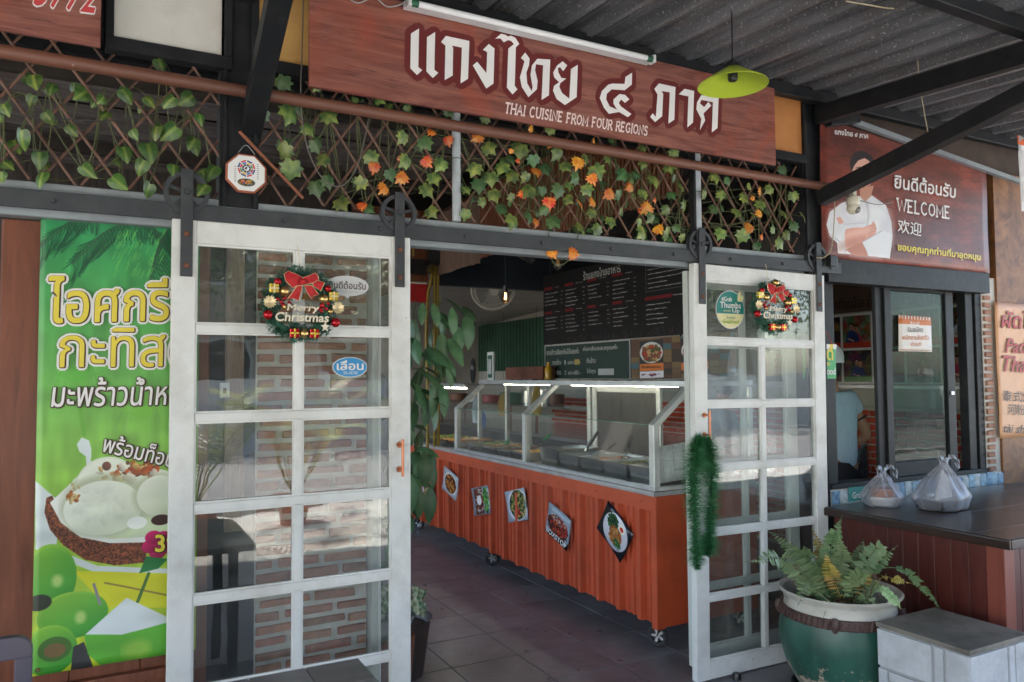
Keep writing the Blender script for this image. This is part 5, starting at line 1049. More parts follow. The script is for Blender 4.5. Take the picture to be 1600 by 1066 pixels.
# lamps under the canopy
def tubelamp(lab, x, ya, yb, z, e):
    t = thing('strip_lamp', (x, (ya+yb)/2, z), lab, 'tube light', 'lit strip lamps over the food'); box('lamp_body', (x-.010, ya, z+.0055), (x+.010, yb, z+.0085), enamel, t)
    MB().tube([(x, ya+.01, z), (x, yb-.01, z)], .005, 10).build('lamp_tube', M('lit_tube', (1, .93, .8), emit=e), t)
tubelamp('lit strip lamp under the canopy over the nearer food trays', xi+.07, 3.62, 4.85, TP+.001, 9); tubelamp('lit strip lamp under the canopy over the farther food trays', xi+.07, 5.15, 5.95, TP+.001, 9); tubelamp('lit strip lamp over the far stretch of the food cart', 3.05, 6.7, 7.35, 1.43, 30); box('far_canopy', (2.98, 6.62, 1.45), (3.5, 7.4, 1.475), alu, ct, .003); box('far_canopy_post', (3.46, 7.3, .889), (3.5, 7.34, 1.449), pm_, ct, .003); box('far_canopy_post', (3.46, 6.66, .889), (3.5, 6.70, 1.449), pm_, ct, .003)

# food trays with food and servers
foods = [('brown curry', (.18, .07, .025)), ('green curry', (.10, .10, .035)), ('fried vegetables', (.2, .12, .03)), ('pale soup', (.16, .11, .05)), ('red stew', (.25, .05, .02)), ('dark stew', (.07, .035, .02)), ('yellow curry', (.4, .22, .04)), ('mixed salad', (.15, .2, .05)), ('golden omelette', (.5, .26, .05))]
def tray(x, y, wd, ln, ht, food, lab, full=.7, z=cz1+.03):
    t = thing('food_tray', (x, y, z), lab, 'food tray', 'steel food trays in the cart'); x0, x1, y0, y1 = x-ln/2, x+ln/2, y-wd/2, y+wd/2; tp = .015; s = MB()
    o = [(x0+tp, y0+tp, z), (x1-tp, y0+tp, z), (x1-tp, y1-tp, z), (x0+tp, y1-tp, z)]; m_ = [(x0, y0, z+ht), (x1, y0, z+ht), (x1, y1, z+ht), (x0, y1, z+ht)]; lp = [(x0-.012, y0-.012, z+ht+.002), (x1+.012, y0-.012, z+ht+.002), (x1+.012, y1+.012, z+ht+.002), (x0-.012, y1+.012, z+ht+.002)]
    inn = [(a*.992+x*.008, b*.992+y*.008, c_) for a, b, c_ in m_]; ii = [(a, b, c_+.003) for a, b, c_ in [(x0+tp+.002, y0+tp+.002, z), (x1-tp-.002, y0+tp+.002, z), (x1-tp-.002, y1-tp-.002, z), (x0+tp+.002, y1-tp-.002, z)]]
    s.add(o+m_+lp+inn+ii, [(3, 2, 1, 0)]+[(k, (k+1) % 4, 4+(k+1) % 4, 4+k) for k in range(4)]+[(4+k, 4+(k+1) % 4, 8+(k+1) % 4, 8+k) for k in range(4)]+[(8+k, 8+(k+1) % 4, 12+(k+1) % 4, 12+k) for k in range(4)]+[(12+k, 12+(k+1) % 4, 16+(k+1) % 4, 16+k) for k in range(4)]+[(16, 17, 18, 19)])
    s.build('tray_shell', steel, t, bevel=.0, smooth=False, fix=False)
    zf = z+ht*full; g_ = MB(); n = 12; rg_ = random.Random(int(y*100)); vs = []
    for j in range(n+1):
        for i in range(n+1): u, v_ = i/n, j/n; k_ = .985+.0*full; vs.append((x+(u-.5)*(ln-2*tp*(1-full)-.006), y+(v_-.5)*(wd-2*tp*(1-full)-.006), zf+rg_.uniform(-.006, .008)))
    g_.add(vs, [(j*(n+1)+i, j*(n+1)+i+1, (j+1)*(n+1)+i+1, (j+1)*(n+1)+i) for j in range(n) for i in range(n)]); f_ = g_.build('food', M('food_'+food[0].replace(' ', '_'), food[1], .35, var=.5, scale=45, bump=.6, bscale=80), t, smooth=True, fix=False)
    lum = MB()
    for _ in range(16): lum.ball((x+rg_.uniform(-.4, .4)*ln, y+rg_.uniform(-.4, .4)*wd, zf+.003), rg_.uniform(.008, .02), 8, (1, rg_.uniform(.5, 1), .6))
    tag(lum.build('food_pieces', M('foodbit_'+food[0].replace(' ', '_'), tuple(min(1, c*1.7) for c in food[1]), .4, var=.5, scale=60), t, smooth=True), kind='stuff'); return t
posn = ['nearest the right end', 'second from the right end', 'third from the right end', 'fourth from the right end', 'deep one beside the middle post']
for k in range(5): tray(2.98, 3.66+k*.272, .245, .36, .11 if k < 4 else .13, foods[[3, 1, 0, 3, 5][k]], 'steel tray of %s, %s of the display' % (foods[[3, 1, 0, 3, 5][k]][0], posn[k]), .82 if k < 3 else .6)
for k in range(4): tray(3.32, 3.68+k*.30, .27, .25, .07, foods[[6, 7, 2, 4][k]], 'small steel tray of %s in the back row behind the %s front tray' % (foods[[6, 7, 2, 4][k]][0], ['first', 'second', 'third', 'fourth'][k]), .9)
for k in range(4): tray(2.98, 5.18+k*.275, .25, .36, .07, foods[[8, 5, 2, 7][k]], 'shallow steel tray of %s in the left display, %s from the middle post' % (foods[[8, 5, 2, 7][k]][0], ['first', 'second', 'third', 'fourth'][k]), .9)
tray(3.0, 6.62, .42, .40, .05, ('fried snacks', (.62, .26, .05)), 'open tray heaped with orange fried snacks on the far end of the cart', 1.1); tray(3.0, 7.12, .40, .40, .05, foods[7], 'open tray of greens beside the fried snacks at the far end', 1.0)
def server(lab, a, b, hm, hr=.007):
    t = thing('serving_spoon', V(a)[:], lab, 'serving spoon', 'servers standing in the food trays'); a, b = V(a), V(b); m_ = a.lerp(b, .42)
    MB().tube([a, m_], .004, 8).build('spoon_neck', steel, t, smooth=True); MB().tube([m_, m_.lerp(b, .5), b], [hr, hr*1.1, hr*.8], 8).build('spoon_handle', hm, t, smooth=True); MB().ball(a, .022, 12, (1, 1, .45)).build('spoon_bowl', steel, t, smooth=True)
gp = M('green_plastic', (.02, .2, .05), .35)
server('black handled spoon leaning right over the deep steel tray', PX(905, 718, 3.0), PX(934, 675, 3.08), blackp, .012); server('black handled spoon in the third tray from the right end', PX(938, 712, 3.05), PX(962, 692, 3.1), blackp, .011); server('upright black handled ladle in the second tray from the right end', PX(977, 716, 3.05), PX(987, 682, 3.12), blackp, .012)
server('green handled spoon in the left display near the middle post', PX(783, 706, 3.0), PX(795, 686, 3.05), gp, .013); server('green handled spoon right of the middle post', PX(842, 695, 3.1), PX(860, 679, 3.15), gp, .012)
bw = PX(737, 690, 3.05); tag(MB().lathe([(.0, 0), (.04, .0), (.085, .05), (.09, .055), (.082, .05), (.04, .01), (0, .01)], (bw.x, bw.y, bw.z-.025), 28).build('cream_bowl', M('cream_china', (.6, .5, .36), .3), smooth=True), 'cream bowl standing in the left part of the food display', 'bowl')
for k, (x, y, s_, cl) in enumerate(((3.15, 3.55, .16, 'a'), (3.12, 4.1, .22, 'a'), (3.2, 4.75, .2, 'b'), (3.14, 5.55, .24, 'b'))):
    cr_ = random.Random(k); o = MB(); n = 10; vs = [(x+(i/n-.5)*.3, y+(j/n-.5)*s_*2, 1.4985+.006+abs(math.sin(i*1.3+k)*math.sin(j*1.1))*.018*cr_.uniform(.6, 1)) for j in range(n+1) for i in range(n+1)]; N = len(vs)
    e_ = [(j*(n+1)+i, j*(n+1)+i+1, (j+1)*(n+1)+i+1, (j+1)*(n+1)+i) for j in range(n) for i in range(n)]
    o.add(vs+[(a, b, 1.4985) for a, b, c_ in vs], e_+[tuple(q+N for q in reversed(f)) for f in e_]); tag(o.build('plastic_bag_stack', M('white_bags' if cl == 'a' else 'cream_papers', (.7, .72, .75) if cl == 'a' else (.6, .5, .38), .35, var=.15, scale=20), smooth=True), ['flat white plastic bags on the canopy at its near end', 'flat white plastic bags lying on the canopy below the food posters', 'cream papers lying on the canopy under the green price board', 'cream papers on the canopy beside the payment stand'][k], 'bags')

# food photo cards on the cart's side
def photo(name, kind, seed):
    c_ = Cv(200, 200, (40, 40, 46), seed)
    if kind == 'plate': c_.a[:] = np.array((28, 30, 38))/255; c_.ell(104, 102, 88, 92, (225, 222, 226), shade=(190, 186, 196)); c_.blobs(140, 70, 70, 34, 42, [(36, 84, 40), (60, 110, 50), (26, 60, 36)], 9); c_.blobs(260, 112, 120, 42, 44, [(214, 130, 50), (190, 100, 36), (228, 168, 92), (160, 80, 30)], 7); c_.blobs(50, 140, 150, 26, 22, [(40, 100, 40), (80, 130, 50)], 7); c_.ell(132, 52, 24, 22, (240, 235, 220)); c_.ell(132, 54, 13, 12, (214, 40, 30))
    if kind == 'ribs': c_.a[:] = np.array((150, 160, 170))/255; c_.blobs(420, 100, 112, 84, 60, [(150, 30, 20), (190, 50, 26), (90, 16, 14), (214, 90, 40), (60, 14, 14)], 10); c_.blobs(110, 96, 70, 70, 26, [(240, 230, 210), (250, 240, 220)], 2.6); c_.poly([(0, 172), (200, 160), (200, 200), (0, 200)], (20, 20, 24))
    if kind == 'salad': c_.a[:] = np.array((170, 176, 186))/255; c_.ell(110, 96, 98, 104, (220, 222, 228)); c_.ell(116, 96, 86, 92, (40, 44, 36)); c_.blobs(240, 116, 96, 78, 84, [(70, 100, 40), (190, 170, 90), (40, 70, 36), (220, 190, 130), (110, 130, 60)], 12); c_.blobs(14, 100, 150, 40, 30, [(200, 30, 26)], 10); c_.blobs(8, 90, 160, 30, 20, [(230, 190, 110)], 14)
    if kind == 'rice': c_.a[:] = np.array((140, 146, 150))/255; c_.poly([(20, 10), (120, 4), (126, 190), (30, 196)], (110, 60, 44)); c_.blobs(150, 76, 100, 46, 84, [(120, 40, 26), (160, 70, 40), (230, 220, 210), (80, 30, 24)], 10); c_.ell(76, 96, 28, 34, (232, 226, 220)); c_.blobs(120, 160, 100, 30, 84, [(90, 160, 60), (120, 190, 80), (60, 120, 50)], 10)
    if kind == 'bowl': c_.a[:] = np.array((176, 180, 186))/255; c_.ell(100, 104, 88, 88, (222, 214, 206)); c_.ell(100, 104, 76, 76, (96, 44, 26)); c_.blobs(140, 100, 104, 62, 60, [(196, 120, 40), (220, 150, 60), (120, 50, 26), (90, 34, 20)], 14)
    if kind == 'mix': c_.a[:] = np.array((180, 180, 190))/255; c_.ell(90, 110, 84, 88, (230, 230, 232)); c_.blobs(160, 90, 110, 64, 66, [(220, 170, 50), (50, 90, 40), (160, 60, 36), (200, 190, 120)], 12)
    return c_.mat(name, .25)
def card(lab, corners, kind, seed, word=None):
    """corners: photo pixels, in the order bottom-left, bottom-right, top-right, top-left of the print"""
    q = [PX(x, y, cx0-.0125) for x, y in corners]; c = sum(q, V((0, 0, 0)))/4; t = thing('food_photo_card', c[:], lab, 'food photo', 'food photo cards on the cart side')
    # square the card up in its plane
    ex = ((q[1]-q[0])+(q[2]-q[3]))/4; ey = ((q[3]-q[0])+(q[2]-q[1]))/4
    sheet('card_print', photo('food_print_'+kind, kind, seed), c-ex-ey, c+ex-ey, c+ex+ey, c-ex+ey, t, 5, 5, .0015, .0022, seed, .006)
    if word: a = c-ex*.9-ey*.92+V((-.004, 0, 0)); text('lettering', word, INK_W, a, a+ex*1.8, a+ey*.3, t, .03)
K = 4.21
def Q(l): return [(640+x/K, 700+y/K) for x, y in l]
card('diamond set card of a noodle plate with a red egg yolk, nearest the cart corner', Q([(1235, 525), (1390, 755), (1476, 570), (1310, 345)]), 'plate', 1)
card('tilted card of glazed red ribs on a grey ground, second from the cart corner', Q([(895, 545), (1035, 680), (1070, 480), (920, 350)]), 'ribs', 2, 'BOXSTOP')
card('upright card of salad in a white bowl, third from the cart corner', Q([(655, 495), (785, 468), (755, 265), (628, 285)]), 'salad', 3)
card('upright card of rice with lettuce at one side, fourth from the cart corner', Q([(428, 448), (538, 430), (515, 245), (408, 265)]), 'rice', 4)
card('narrow tilted card of a brown curry bowl, fifth from the cart corner', Q([(216, 265), (305, 352), (328, 200), (228, 118)]), 'bowl', 5)
card('card half hidden by long leaves at the far end of the cart', Q([(82, 350), (165, 355), (150, 200), (88, 210)]), 'mix', 6)

# ================================================================== MENU BOARDS OVER THE CART
XM = 3.56
def mb(name, px_l, px_r, z0, z1, matr, lab, cat='menu board', nx=1): 
    ya, yb = PX(px_l, 560, XM).y, PX(px_r, 560, XM).y; t = thing(name, (XM, (ya+yb)/2, z0), lab, cat); return t, ya, yb
CW, CH = 700, 290; y_l, y_r = PX(850, 560, XM).y, PX(1076, 560, XM).y-.6; mz0, mz1 = 1.83, 2.47
Mb = thing('menu_board', (XM, (y_l+y_r)/2, mz0), 'large black menu board with columns of chalk white dishes and red headings above the cart', 'menu board')
cv = Cv(1000, 320, (16, 15, 18), 3); rs = random.Random(12)
Lm = y_l-y_r
def mrow(x, y, wd, cl=(205, 200, 200), h=4):
    xx = x
    while xx < x+wd: w_ = rs.uniform(4, 13); cv.line([(xx, y+rs.uniform(-1, 1)), (xx+w_*.75, y+rs.uniform(-1.5, 1.5))], h*rs.uniform(.5, 1), cl, .75); xx += w_
for c_ in range(4):
    for blk in range(2):
        x, y = 12+c_*138, 62+blk*112
        cv.line([(x, y), (x+rs.uniform(36, 60), y)], 12, (120, 22, 28), .9); mrow(x+66, y, 34, h=3); cv.line([(x, y+9), (x+118, y+9)], 1, (90, 20, 26))
        for k in range(5 if c_ % 2 else 4): mrow(x, y+24+k*17, rs.uniform(46, 84)); mrow(x+106, y+24+k*17, 8, h=3)
x = 590; cv.line([(x+10, 22), (x+90, 22)], 14, (110, 20, 26)); 
for a_ in ([(590, 36), (810, 36)], [(810, 36), (810, 150)], [(810, 150), (590, 150)], [(590, 150), (590, 36)]): cv.line(a_, 1.6, (120, 118, 120))
for k in range(6): mrow(600, 52+k*17, rs.uniform(80, 150)); mrow(785, 52+k*17, 8, h=3)
cv.line([(590, 176), (700, 176)], 14, (110, 20, 26)); mrow(710, 176, 90)
for k in range(5): mrow(590, 200+k*18, rs.uniform(60, 110)); mrow(785, 200+k*18, 8, h=3)
for k in range(110): # chalk sketches of herbs along the lower edge
    x0_ = rs.uniform(0, 1000); a = rs.uniform(-2.4, -.7); l = rs.uniform(10, 34); cl = rs.choice([(90, 88, 90), (110, 60, 60), (70, 68, 72)]); cv.line([(x0_, 318), (x0_+l*math.cos(a), 318+l*math.sin(a))], 1.3, cl, .7); cv.ell(x0_+l*math.cos(a), 318+l*math.sin(a), 4, 2, cl, rot=a, al=.5)
sheet('board_face', cv.mat('menu_print', .55, .3), (XM, y_l, mz0), (XM, y_r, mz0), (XM, y_r, mz1), (XM, y_l, mz1), Mb, 1, 1, 0, .012)
text('lettering', 'ร้านแกงไทยอาหาร', INK_LG, (XM-.004, y_l-Lm*.265, 2.355), (XM-.004, y_l-Lm*.47, 2.362), (XM-.004, y_l-Lm*.265, 2.43), Mb, .012)
# green price board
gy_l, gy_r = PX(852, 560, XM).y, PX(985, 560, XM).y; gb = thing('price_board', (XM, (gy_l+gy_r)/2, 1.515), 'dark green price board with white handwriting under the black menu board', 'price board')
gm = M('chalk_green', (.008, .032, .024), .5, var=.12); box('board_face', (XM-.002, gy_r, 1.52), (XM+.010, gy_l, 1.822), gm, gb, .001); Lg = gy_l-gy_r
for a, b in (((XM-.006, gy_r, 1.815), (XM+.0, gy_l, 1.825)), ((XM-.006, gy_l-.006, 1.52), (XM+.0, gy_l+.004, 1.8145)), ((XM-.006, gy_r-.004, 1.52), (XM+.0, gy_r+.006, 1.8145))): box('board_trim', a, b, INK_LG, gb)
def gt_(body, u, v_, w_, h): text('lettering', body, M('chalk_white', (.55, .55, .52), .7), (XM-.0065, gy_l-Lg*u, 1.52+v_), (XM-.0065, gy_l-Lg*(u+w_), 1.52+v_), (XM-.0065, gy_l-Lg*u, 1.52+v_+h), gb, .014)
gt_('ราดข้าวเลือกกับได้เลยค่ะ', .03, .215, .42, .05); gt_('ห่อกลับขอบคุณค่ะ', .50, .222, .38, .05)
gt_('ราดข้าว', .11, .125, .11, .045); gt_('1', .27, .125, .012, .035); gt_('อย่าง', .31, .125, .07, .035); gt_('50.-', .39, .125, .075, .035); gt_('กับข้าว', .54, .13, .10, .045); gt_('ราดข้าว', .11, .035, .11, .045); gt_('2', .27, .035, .016, .035); gt_('อย่าง', .31, .035, .07, .035); gt_('60.-', .39, .035, .075, .035); gt_('ใส่ถุง', .54, .035, .10, .05)
box('price_patch', (XM-.0085, gy_l-Lg*.455, 1.64), (XM-.007, gy_l-Lg*.395, 1.685), M('ochre_tape', (.4, .3, .08), .6), gb); box('paper_slip', (XM-.009, gy_l-Lg*.84, 1.548), (XM-.007, gy_l-Lg*.67, 1.60), INK_LG, gb)
# food posters next to it
po = thing('food_posters', (XM, 4.4, 1.5), 'patchwork wood print board with two dish posters beside the green price board', 'poster board')
pl_, pr_ = gy_r-.01, y_r+.15; cv = Cv(460, 240, (70, 50, 40), 4)
for i in range(12):
    for j in range(7): c_ = [(90, 60, 44), (60, 44, 36), (110, 80, 56), (70, 100, 110), (120, 96, 60)][rs.randint(0, 4)]; cv.poly([(i*40, j*36), (i*40+38, j*36), (i*40+38, j*36+34), (i*40, j*36+34)], c_)
for (x, f_) in ((44, (150, 90, 60)), (240, (170, 90, 36))):
    cv.poly([(x, 14), (x+116, 8), (x+116, 168), (x, 168)], (40, 40, 42)); cv.ell(x+58, 84, 56, 62, (210, 208, 205)); cv.ell(x+58, 88, 46, 50, (90, 46, 30)); cv.blobs(120, x+58, 88, 44, 48, [f_, (200, 50, 36), (90, 110, 50), (226, 190, 120)], 9); cv.poly([(x, 150), (x+116, 146), (x+116, 190), (x, 194)], (214, 120, 50))
cv.poly([(44, 196), (160, 192), (160, 232), (44, 236)], (226, 222, 228)); cv.blobs(18, 100, 214, 44, 6, [(130, 40, 70)], 5)
sheet('poster_face', cv.mat('poster_print', .5), (XM, pl_, 1.515), (XM, pr_, 1.525), (XM, pr_, 1.82), (XM, pl_, 1.82), po, 1, 1, 0, .006)
text('lettering', 'ข้าวผัดเบคอน', INK_BR, (XM-.002, pl_-(pl_-pr_)*.12, 1.598), (XM-.002, pl_-(pl_-pr_)*.32, 1.598), (XM-.002, pl_-(pl_-pr_)*.12, 1.618), po, .03)
for k, y in enumerate((4.2, 5.1, 6.0)): tag(MB().tube([(XM+.02, y, 2.84), (XM+.02, y, 1.52)], .008, 6).build('board_hanger', black), ['nearest', 'middle', 'farthest'][k]+' black rod carrying the menu boards from the ceiling', 'rod', 'rods behind the menu boards')
# payment stand without its code, and the oval board
ps_ = PX(769, 590, 3.06); q = thing('payment_stand', (ps_.x, ps_.y, 1.50), 'white upright payment stand with a dark green panel on the cart canopy', 'payment stand')
box('stand_card', (ps_.x-.02, ps_.y-.062, 1.500), (ps_.x, ps_.y+.062, 1.765), enamel, q, .008); box('stand_panel', (ps_.x-.0225, ps_.y-.042, 1.53), (ps_.x-.0205, ps_.y+.042, 1.735), M('dark_green_print', (.01, .09, .06), .4), q); box('blank_label', (ps_.x-.0245, ps_.y-.03, 1.565), (ps_.x-.023, ps_.y+.03, 1.70), INK_LG, q)
ob = PX(738, 586, 3.3); q = thing('oval_board', (ob.x, ob.y, 1.40), 'small black oval board with faint white marks beside the payment stand', 'board')
MB().prism([(ob.x, ob.y+.055*math.cos(a), 1.60+.13*math.sin(a)) for a in [k*PI/14 for k in range(28)]], (.012, 0, 0)).build('board_oval', black, q); text('lettering', 'เชิญ', INK_LG, (ob.x-.002, ob.y+.03, 1.61), (ob.x-.002, ob.y-.03, 1.61), (ob.x-.002, ob.y+.03, 1.66), q, .02)
box('board_foot', (ob.x-.01, ob.y-.03, 1.46), (ob.x+.03, ob.y+.03, 1.475), black, q)
sb_ = PX(857, 580, 3.3); tag(MB().lathe([(0, 0), (.03, 0), (.032, .01), (.032, .10), (.02, .125), (.013, .14), (.013, .16), (0, .16)], (sb_.x, sb_.y, 1.5), 20).build('sauce_bottle', M('amber_sauce', (.55, .30, .02), .25), smooth=True), 'yellow sauce bottle standing on the canopy beside the green price board', 'bottle')
cr0, cr1 = PX(848, 590, 3.4), PX(790, 590, 3.4)
tag(box('wood_crate', (3.4, cr0.y, 1.50), (3.53, cr1.y, 1.63), wood('crate_wood', (.12, .035, .02), (.22, .08, .045), (2, 9, 9), .6), None, .004), 'red brown wooden crate on the canopy between payment stand and sauce bottle', 'crate')

# ================================================================== INTERIOR FITTINGS
sf = thing('slatted_fascia', (2.74, 5, 2.5), 'long fascia of thin upright red brown wooden slats above the food cart', 'fascia')
slw = wood('fascia_slat_wood', (.13, .038, .018), (.27, .09, .04), (12, 12, .8), .5, crack_amt=.2); slg = wood('fascia_slat_faded', (.16, .10, .075), (.26, .17, .13), (12, 12, .8), .7, crack_amt=.2)
box('fascia_backing', (2.752, 3.2, 2.56), (2.765, 6.72, 3.12), M('fascia_back', (.04, .015, .01), .8), sf)
smesh = MB().box((-.006, -.0125, -.29), (.006, .0125, .29)).build('s', slw, None, bevel=.002, local=True); sm1 = smesh.data; bpy.data.objects.remove(smesh); sm2 = sm1.copy(); sm2.materials.clear(); sm2.materials.append(slg)
for k in range(92):
    y = 3.23+k*.0378; link('slat', sm2 if y > 5.75 else sm1, sf, (2.746, y, 2.825+random.uniform(-.006, .006)+(-.03 if y > 5.75 else 0)))
# conduits, box and red sign deep on the left of the entrance
yc = M('mustard_conduit', (.33, .22, .03), .45, var=.2)
dp = thing('dividing_panel', (2.3, 6.78, 2.3), 'orange brown upright boards behind the mustard conduits', 'panel')
for k in range(5): box('panel_board', (1.95+k*.15, 6.80, 2.32-.02*(k % 2)), (1.95+k*.15+.146, 6.82, 3.14), slw, dp, .002)
def yp(lab, pts, r=.014): return tag(MB().tube(curve([PY(x, y, 6.72) for x, y in pts], 6), r, 10).build('conduit', yc, smooth=True), lab, 'conduit', 'mustard conduits at the far post')
yp('mustard conduit with a bend beside the faded slats', [(672, 345), (674, 400), (674, 436), (669, 460), (666, 520), (668, 600), (668, 700)]); yp('straight mustard conduit in the middle of the three', [(678, 345), (679, 420), (679, 520), (679, 620), (679, 700)]); yp('mustard conduit nearest to the entrance hall ceiling', [(684, 400), (684, 460), (684, 540), (685, 640), (685, 720)])
yp('short mustard conduit bent like a bow under the slats', [(664, 414), (668, 421), (675, 425), (690, 424), (702, 423), (708, 417)]); yp('mustard conduit running level above the red sign', [(636, 442), (650, 442), (668, 442)], .012); yp('mustard conduit rising aslant at the top of the opening', [(646, 400), (647, 384), (656, 378), (668, 372)], .012)
c = PY(680, 395, 6.70); sbx = thing('wall_speaker', c[:], 'black loudspeaker hanging between the mustard conduits and the slats', 'loudspeaker'); box('speaker_body', (c.x-.09, 6.62, c.z-.13), (c.x+.06, 6.70, c.z+.12), blackp, sbx, .02); MB().lathe([(.0, 0), (.045, -.004), (.055, 0)], (c.x-.01, 6.618, c.z-.03), 20, 'y').build('speaker_cone', rubber, sbx)
c = PY(655, 408, 6.6); tag(box('dark_box', (c.x-.12, 6.6, c.z-.12), (c.x+.08, 6.7, c.z+.02), blackp, None, .01), 'black cable box hanging left of the loudspeaker', 'box')
rc = PY(654, 456, 6.2); rs_ = thing('red_sign', rc[:], 'red lightbox sign with a white edge glimpsed right of the left sliding door', 'sign'); box('sign_box', (rc.x-.15, 6.2, rc.z-.09), (rc.x+.075, 6.26, rc.z+.07), M('red_plastic', (.5, .015, .015), .35), rs_, .004); box('sign_edge', (rc.x-.15, 6.195, rc.z+.071), (rc.x+.075, 6.26, rc.z+.082), INK_W, rs_, .002)
# green panelled wall at the far end
gw = thing('green_panelling', (KX-.04, 10, 1.7), 'dark green upright corrugated panelling high on the far kitchen wall', 'panelling')
corr('panel_sheet', (KX-.02, 11.39, 1.62), (0, -1, 0), (0, 0, .76), 22, .1, .025, [(0, 0), (.3, 0), (.4, 1), (.6, 1), (.7, 0)], M('dark_green_sheet', (.035, .10, .065), .45, var=.3, scale=2), gw, .001)
# kitchen shelf clutter glimpsed through the glass
kt = thing('kitchen_counter', (4.6, 7, 0), 'steel kitchen counter behind the food cart', 'counter')
box('counter_top', (4.2, 5.9, .86), (5.35, 10.5, .9), steel, kt, .004); box('counter_body', (4.25, 5.95, .05), (5.3, 10.45, .858), M('counter_dark', (.06, .05, .045), .6), kt, .004); 
box('counter_shelf', (4.3, 6.0, 1.18), (4.7, 10.4, 1.2), steel, kt, .002)
for y in (6.05, 8.2, 10.35): box('shelf_post', (4.3, y, .9), (4.33, y+.03, 1.179), steel, kt); box('shelf_post', (4.67, y, .9), (4.70, y+.03, 1.179), steel, kt)
def pot(x, y, z, r, h, m_, lab, cat='pot', name='cooking_pot'):
    t = thing(name, (x, y, z), lab, cat); MB().lathe([(0, z+.0), (r*.92, z+.0), (r, z+.012), (r, z+h), (r+.008, z+h+.004), (r-.004, z+h+.003), (r-.006, z+.02), (0, z+.015)], (x, y, 0), 28).build('vessel', m_, t, smooth=True)
    for sg_ in (-1, 1): MB().tube(curve([(x+sg_*r, y-.03, z+h*.8), (x+sg_*(r+.03), y, z+h*.8), (x+sg_*r, y+.03, z+h*.8)], 5), .005, 6).build('handle', m_, t, smooth=True)
    return t
redp = M('red_plastic_tub', (.38, .012, .015), .35); grn = M('green_tub', (.015, .16, .08), .4); blu = M('blue_tub', (.04, .09, .28), .4)
for (px_, py_, X_, r, h, m_, lab) in ((770, 668, 4.5, .19, .09, redp, 'low red plastic tub on the kitchen shelf'), (800, 640, 4.5, .16, .13, grn, 'green plastic tub beside the red one on the shelf'), (832, 675, 4.6, .14, .16, steel, 'steel pot on the kitchen shelf left of the middle post'), (852, 678, 4.6, .13, .18, steel, 'tall steel pot on the kitchen shelf behind the middle post'), (745, 672, 4.4, .12, .07, M('white_china', (.6, .6, .58), .3), 'stack of white bowls on the shelf behind the cream bowl'), (868, 672, 4.7, .11, .12, M('brown_jar', (.16, .06, .03), .4), 'brown jar at the right end of the shelf'), (716, 676, 4.4, .12, .1, M('clay', (.2, .1, .06), .6), 'clay pot at the far left of the shelf')):
    p = PX(px_, py_, X_); pot(X_, p.y, 1.2, r, h, m_, lab)
for k, (px_, py_, w_, h_, m_, lab) in enumerate(((743, 640, .10, .34, M('milky_bag', (.4, .48, .50), .2, var=.4, scale=8), 'milky plastic bag hanging in the kitchen'), (752, 655, .06, .22, blu, 'blue plastic bag hanging beside the milky one'), (786, 632, .09, .26, M('mustard_cloth', (.42, .28, .08), .8, var=.25), 'mustard towel hanging in the kitchen'), (838, 625, .07, .34, M('yellow_packet', (.5, .36, .05), .4, var=.3), 'yellow packet hanging left of the brick wall'))):
    c = PX(px_, py_, 4.1); n = 8; o = MB(); vs = []
    for j in range(n+1):
        for i in range(n+1): u, v_ = i/n-.5, j/n; vs.append((4.1+.03*math.sin(i*1.9+k)*math.sin(v_*3), c.y+u*w_*2*(.35+.65*math.sin(min(1, v_*1.4)*PI/2)), c.z+h_/2-v_*h_))
    N = len(vs); fs_ = [(j*(n+1)+i, j*(n+1)+i+1, (j+1)*(n+1)+i+1, (j+1)*(n+1)+i) for j in range(n) for i in range(n)]; o.add(vs+[(a+.02, b, z_) for a, b, z_ in vs], fs_+[tuple(q+N for q in reversed(f)) for f in fs_])
    t = thing('hanging_bag', c[:], lab, 'bag'); o.build('bag_body', m_, t, smooth=True, fix=False); MB().tube([(4.11, c.y, c.z+h_/2), (4.11, c.y, 2.3)], .002, 4).build('bag_string', blackp, t)
c = PY(700, 470+140, 8.2)
for k, (dx, lab) in enumerate(((0, 'dark blue apron hanging on the far wall behind the long leaves'), (.22, 'black apron hanging next to the blue one on the far wall'))):
    tag(MB().prism([(c.x+dx-.09, 11.36, c.z+.14), (c.x+dx+.02, 11.36, c.z+.22), (c.x+dx+.1, 11.36, c.z+.12), (c.x+dx+.12, 11.36, c.z-.15), (c.x+dx, 11.36, c.z-.2), (c.x+dx-.1, 11.36, c.z-.14)], (0, .03, 0)).build('apron', M('navy_cloth', (.015, .018, .04), .9), None, .008), lab, 'apron')
# ceiling fan on the low ceiling
fc = PY(771, 452, 7.2); fn = thing('wall_fan', fc[:], 'dusty white caged fan hanging from the low ceiling over the hall', 'fan')
cage = M('dusty_cage', (.80, .76, .68), .5, var=.15); fr_ = .235; tiltM = Matrix.Rotation(R(-62), 3, 'X') @ Matrix.Rotation(R(15), 3, 'Y')
def fp(x, y, z): return fc+tiltM @ V((x, y, z))
for zz, rr in ((.0, fr_), (.045, fr_*.86), (-.045, fr_*.86)): MB().tube([fp(rr*math.cos(a), rr*math.sin(a), zz) for a in [k*PI/18 for k in range(37)]], .010 if zz == 0 else .004, 6).build('cage_ring', cage, fn, smooth=True)
s = MB()
for k in range(44):
    a = 2*PI*k/44
    for sg_ in (-1, 1): s.tube([fp(.05*math.cos(a), .05*math.sin(a), .065*sg_), fp(fr_*.8*math.cos(a), fr_*.8*math.sin(a), .055*sg_), fp(fr_*math.cos(a), fr_*math.sin(a), 0)], .0014, 4, False)
tag(s.build('cage_wires', cage, fn), kind='stuff')
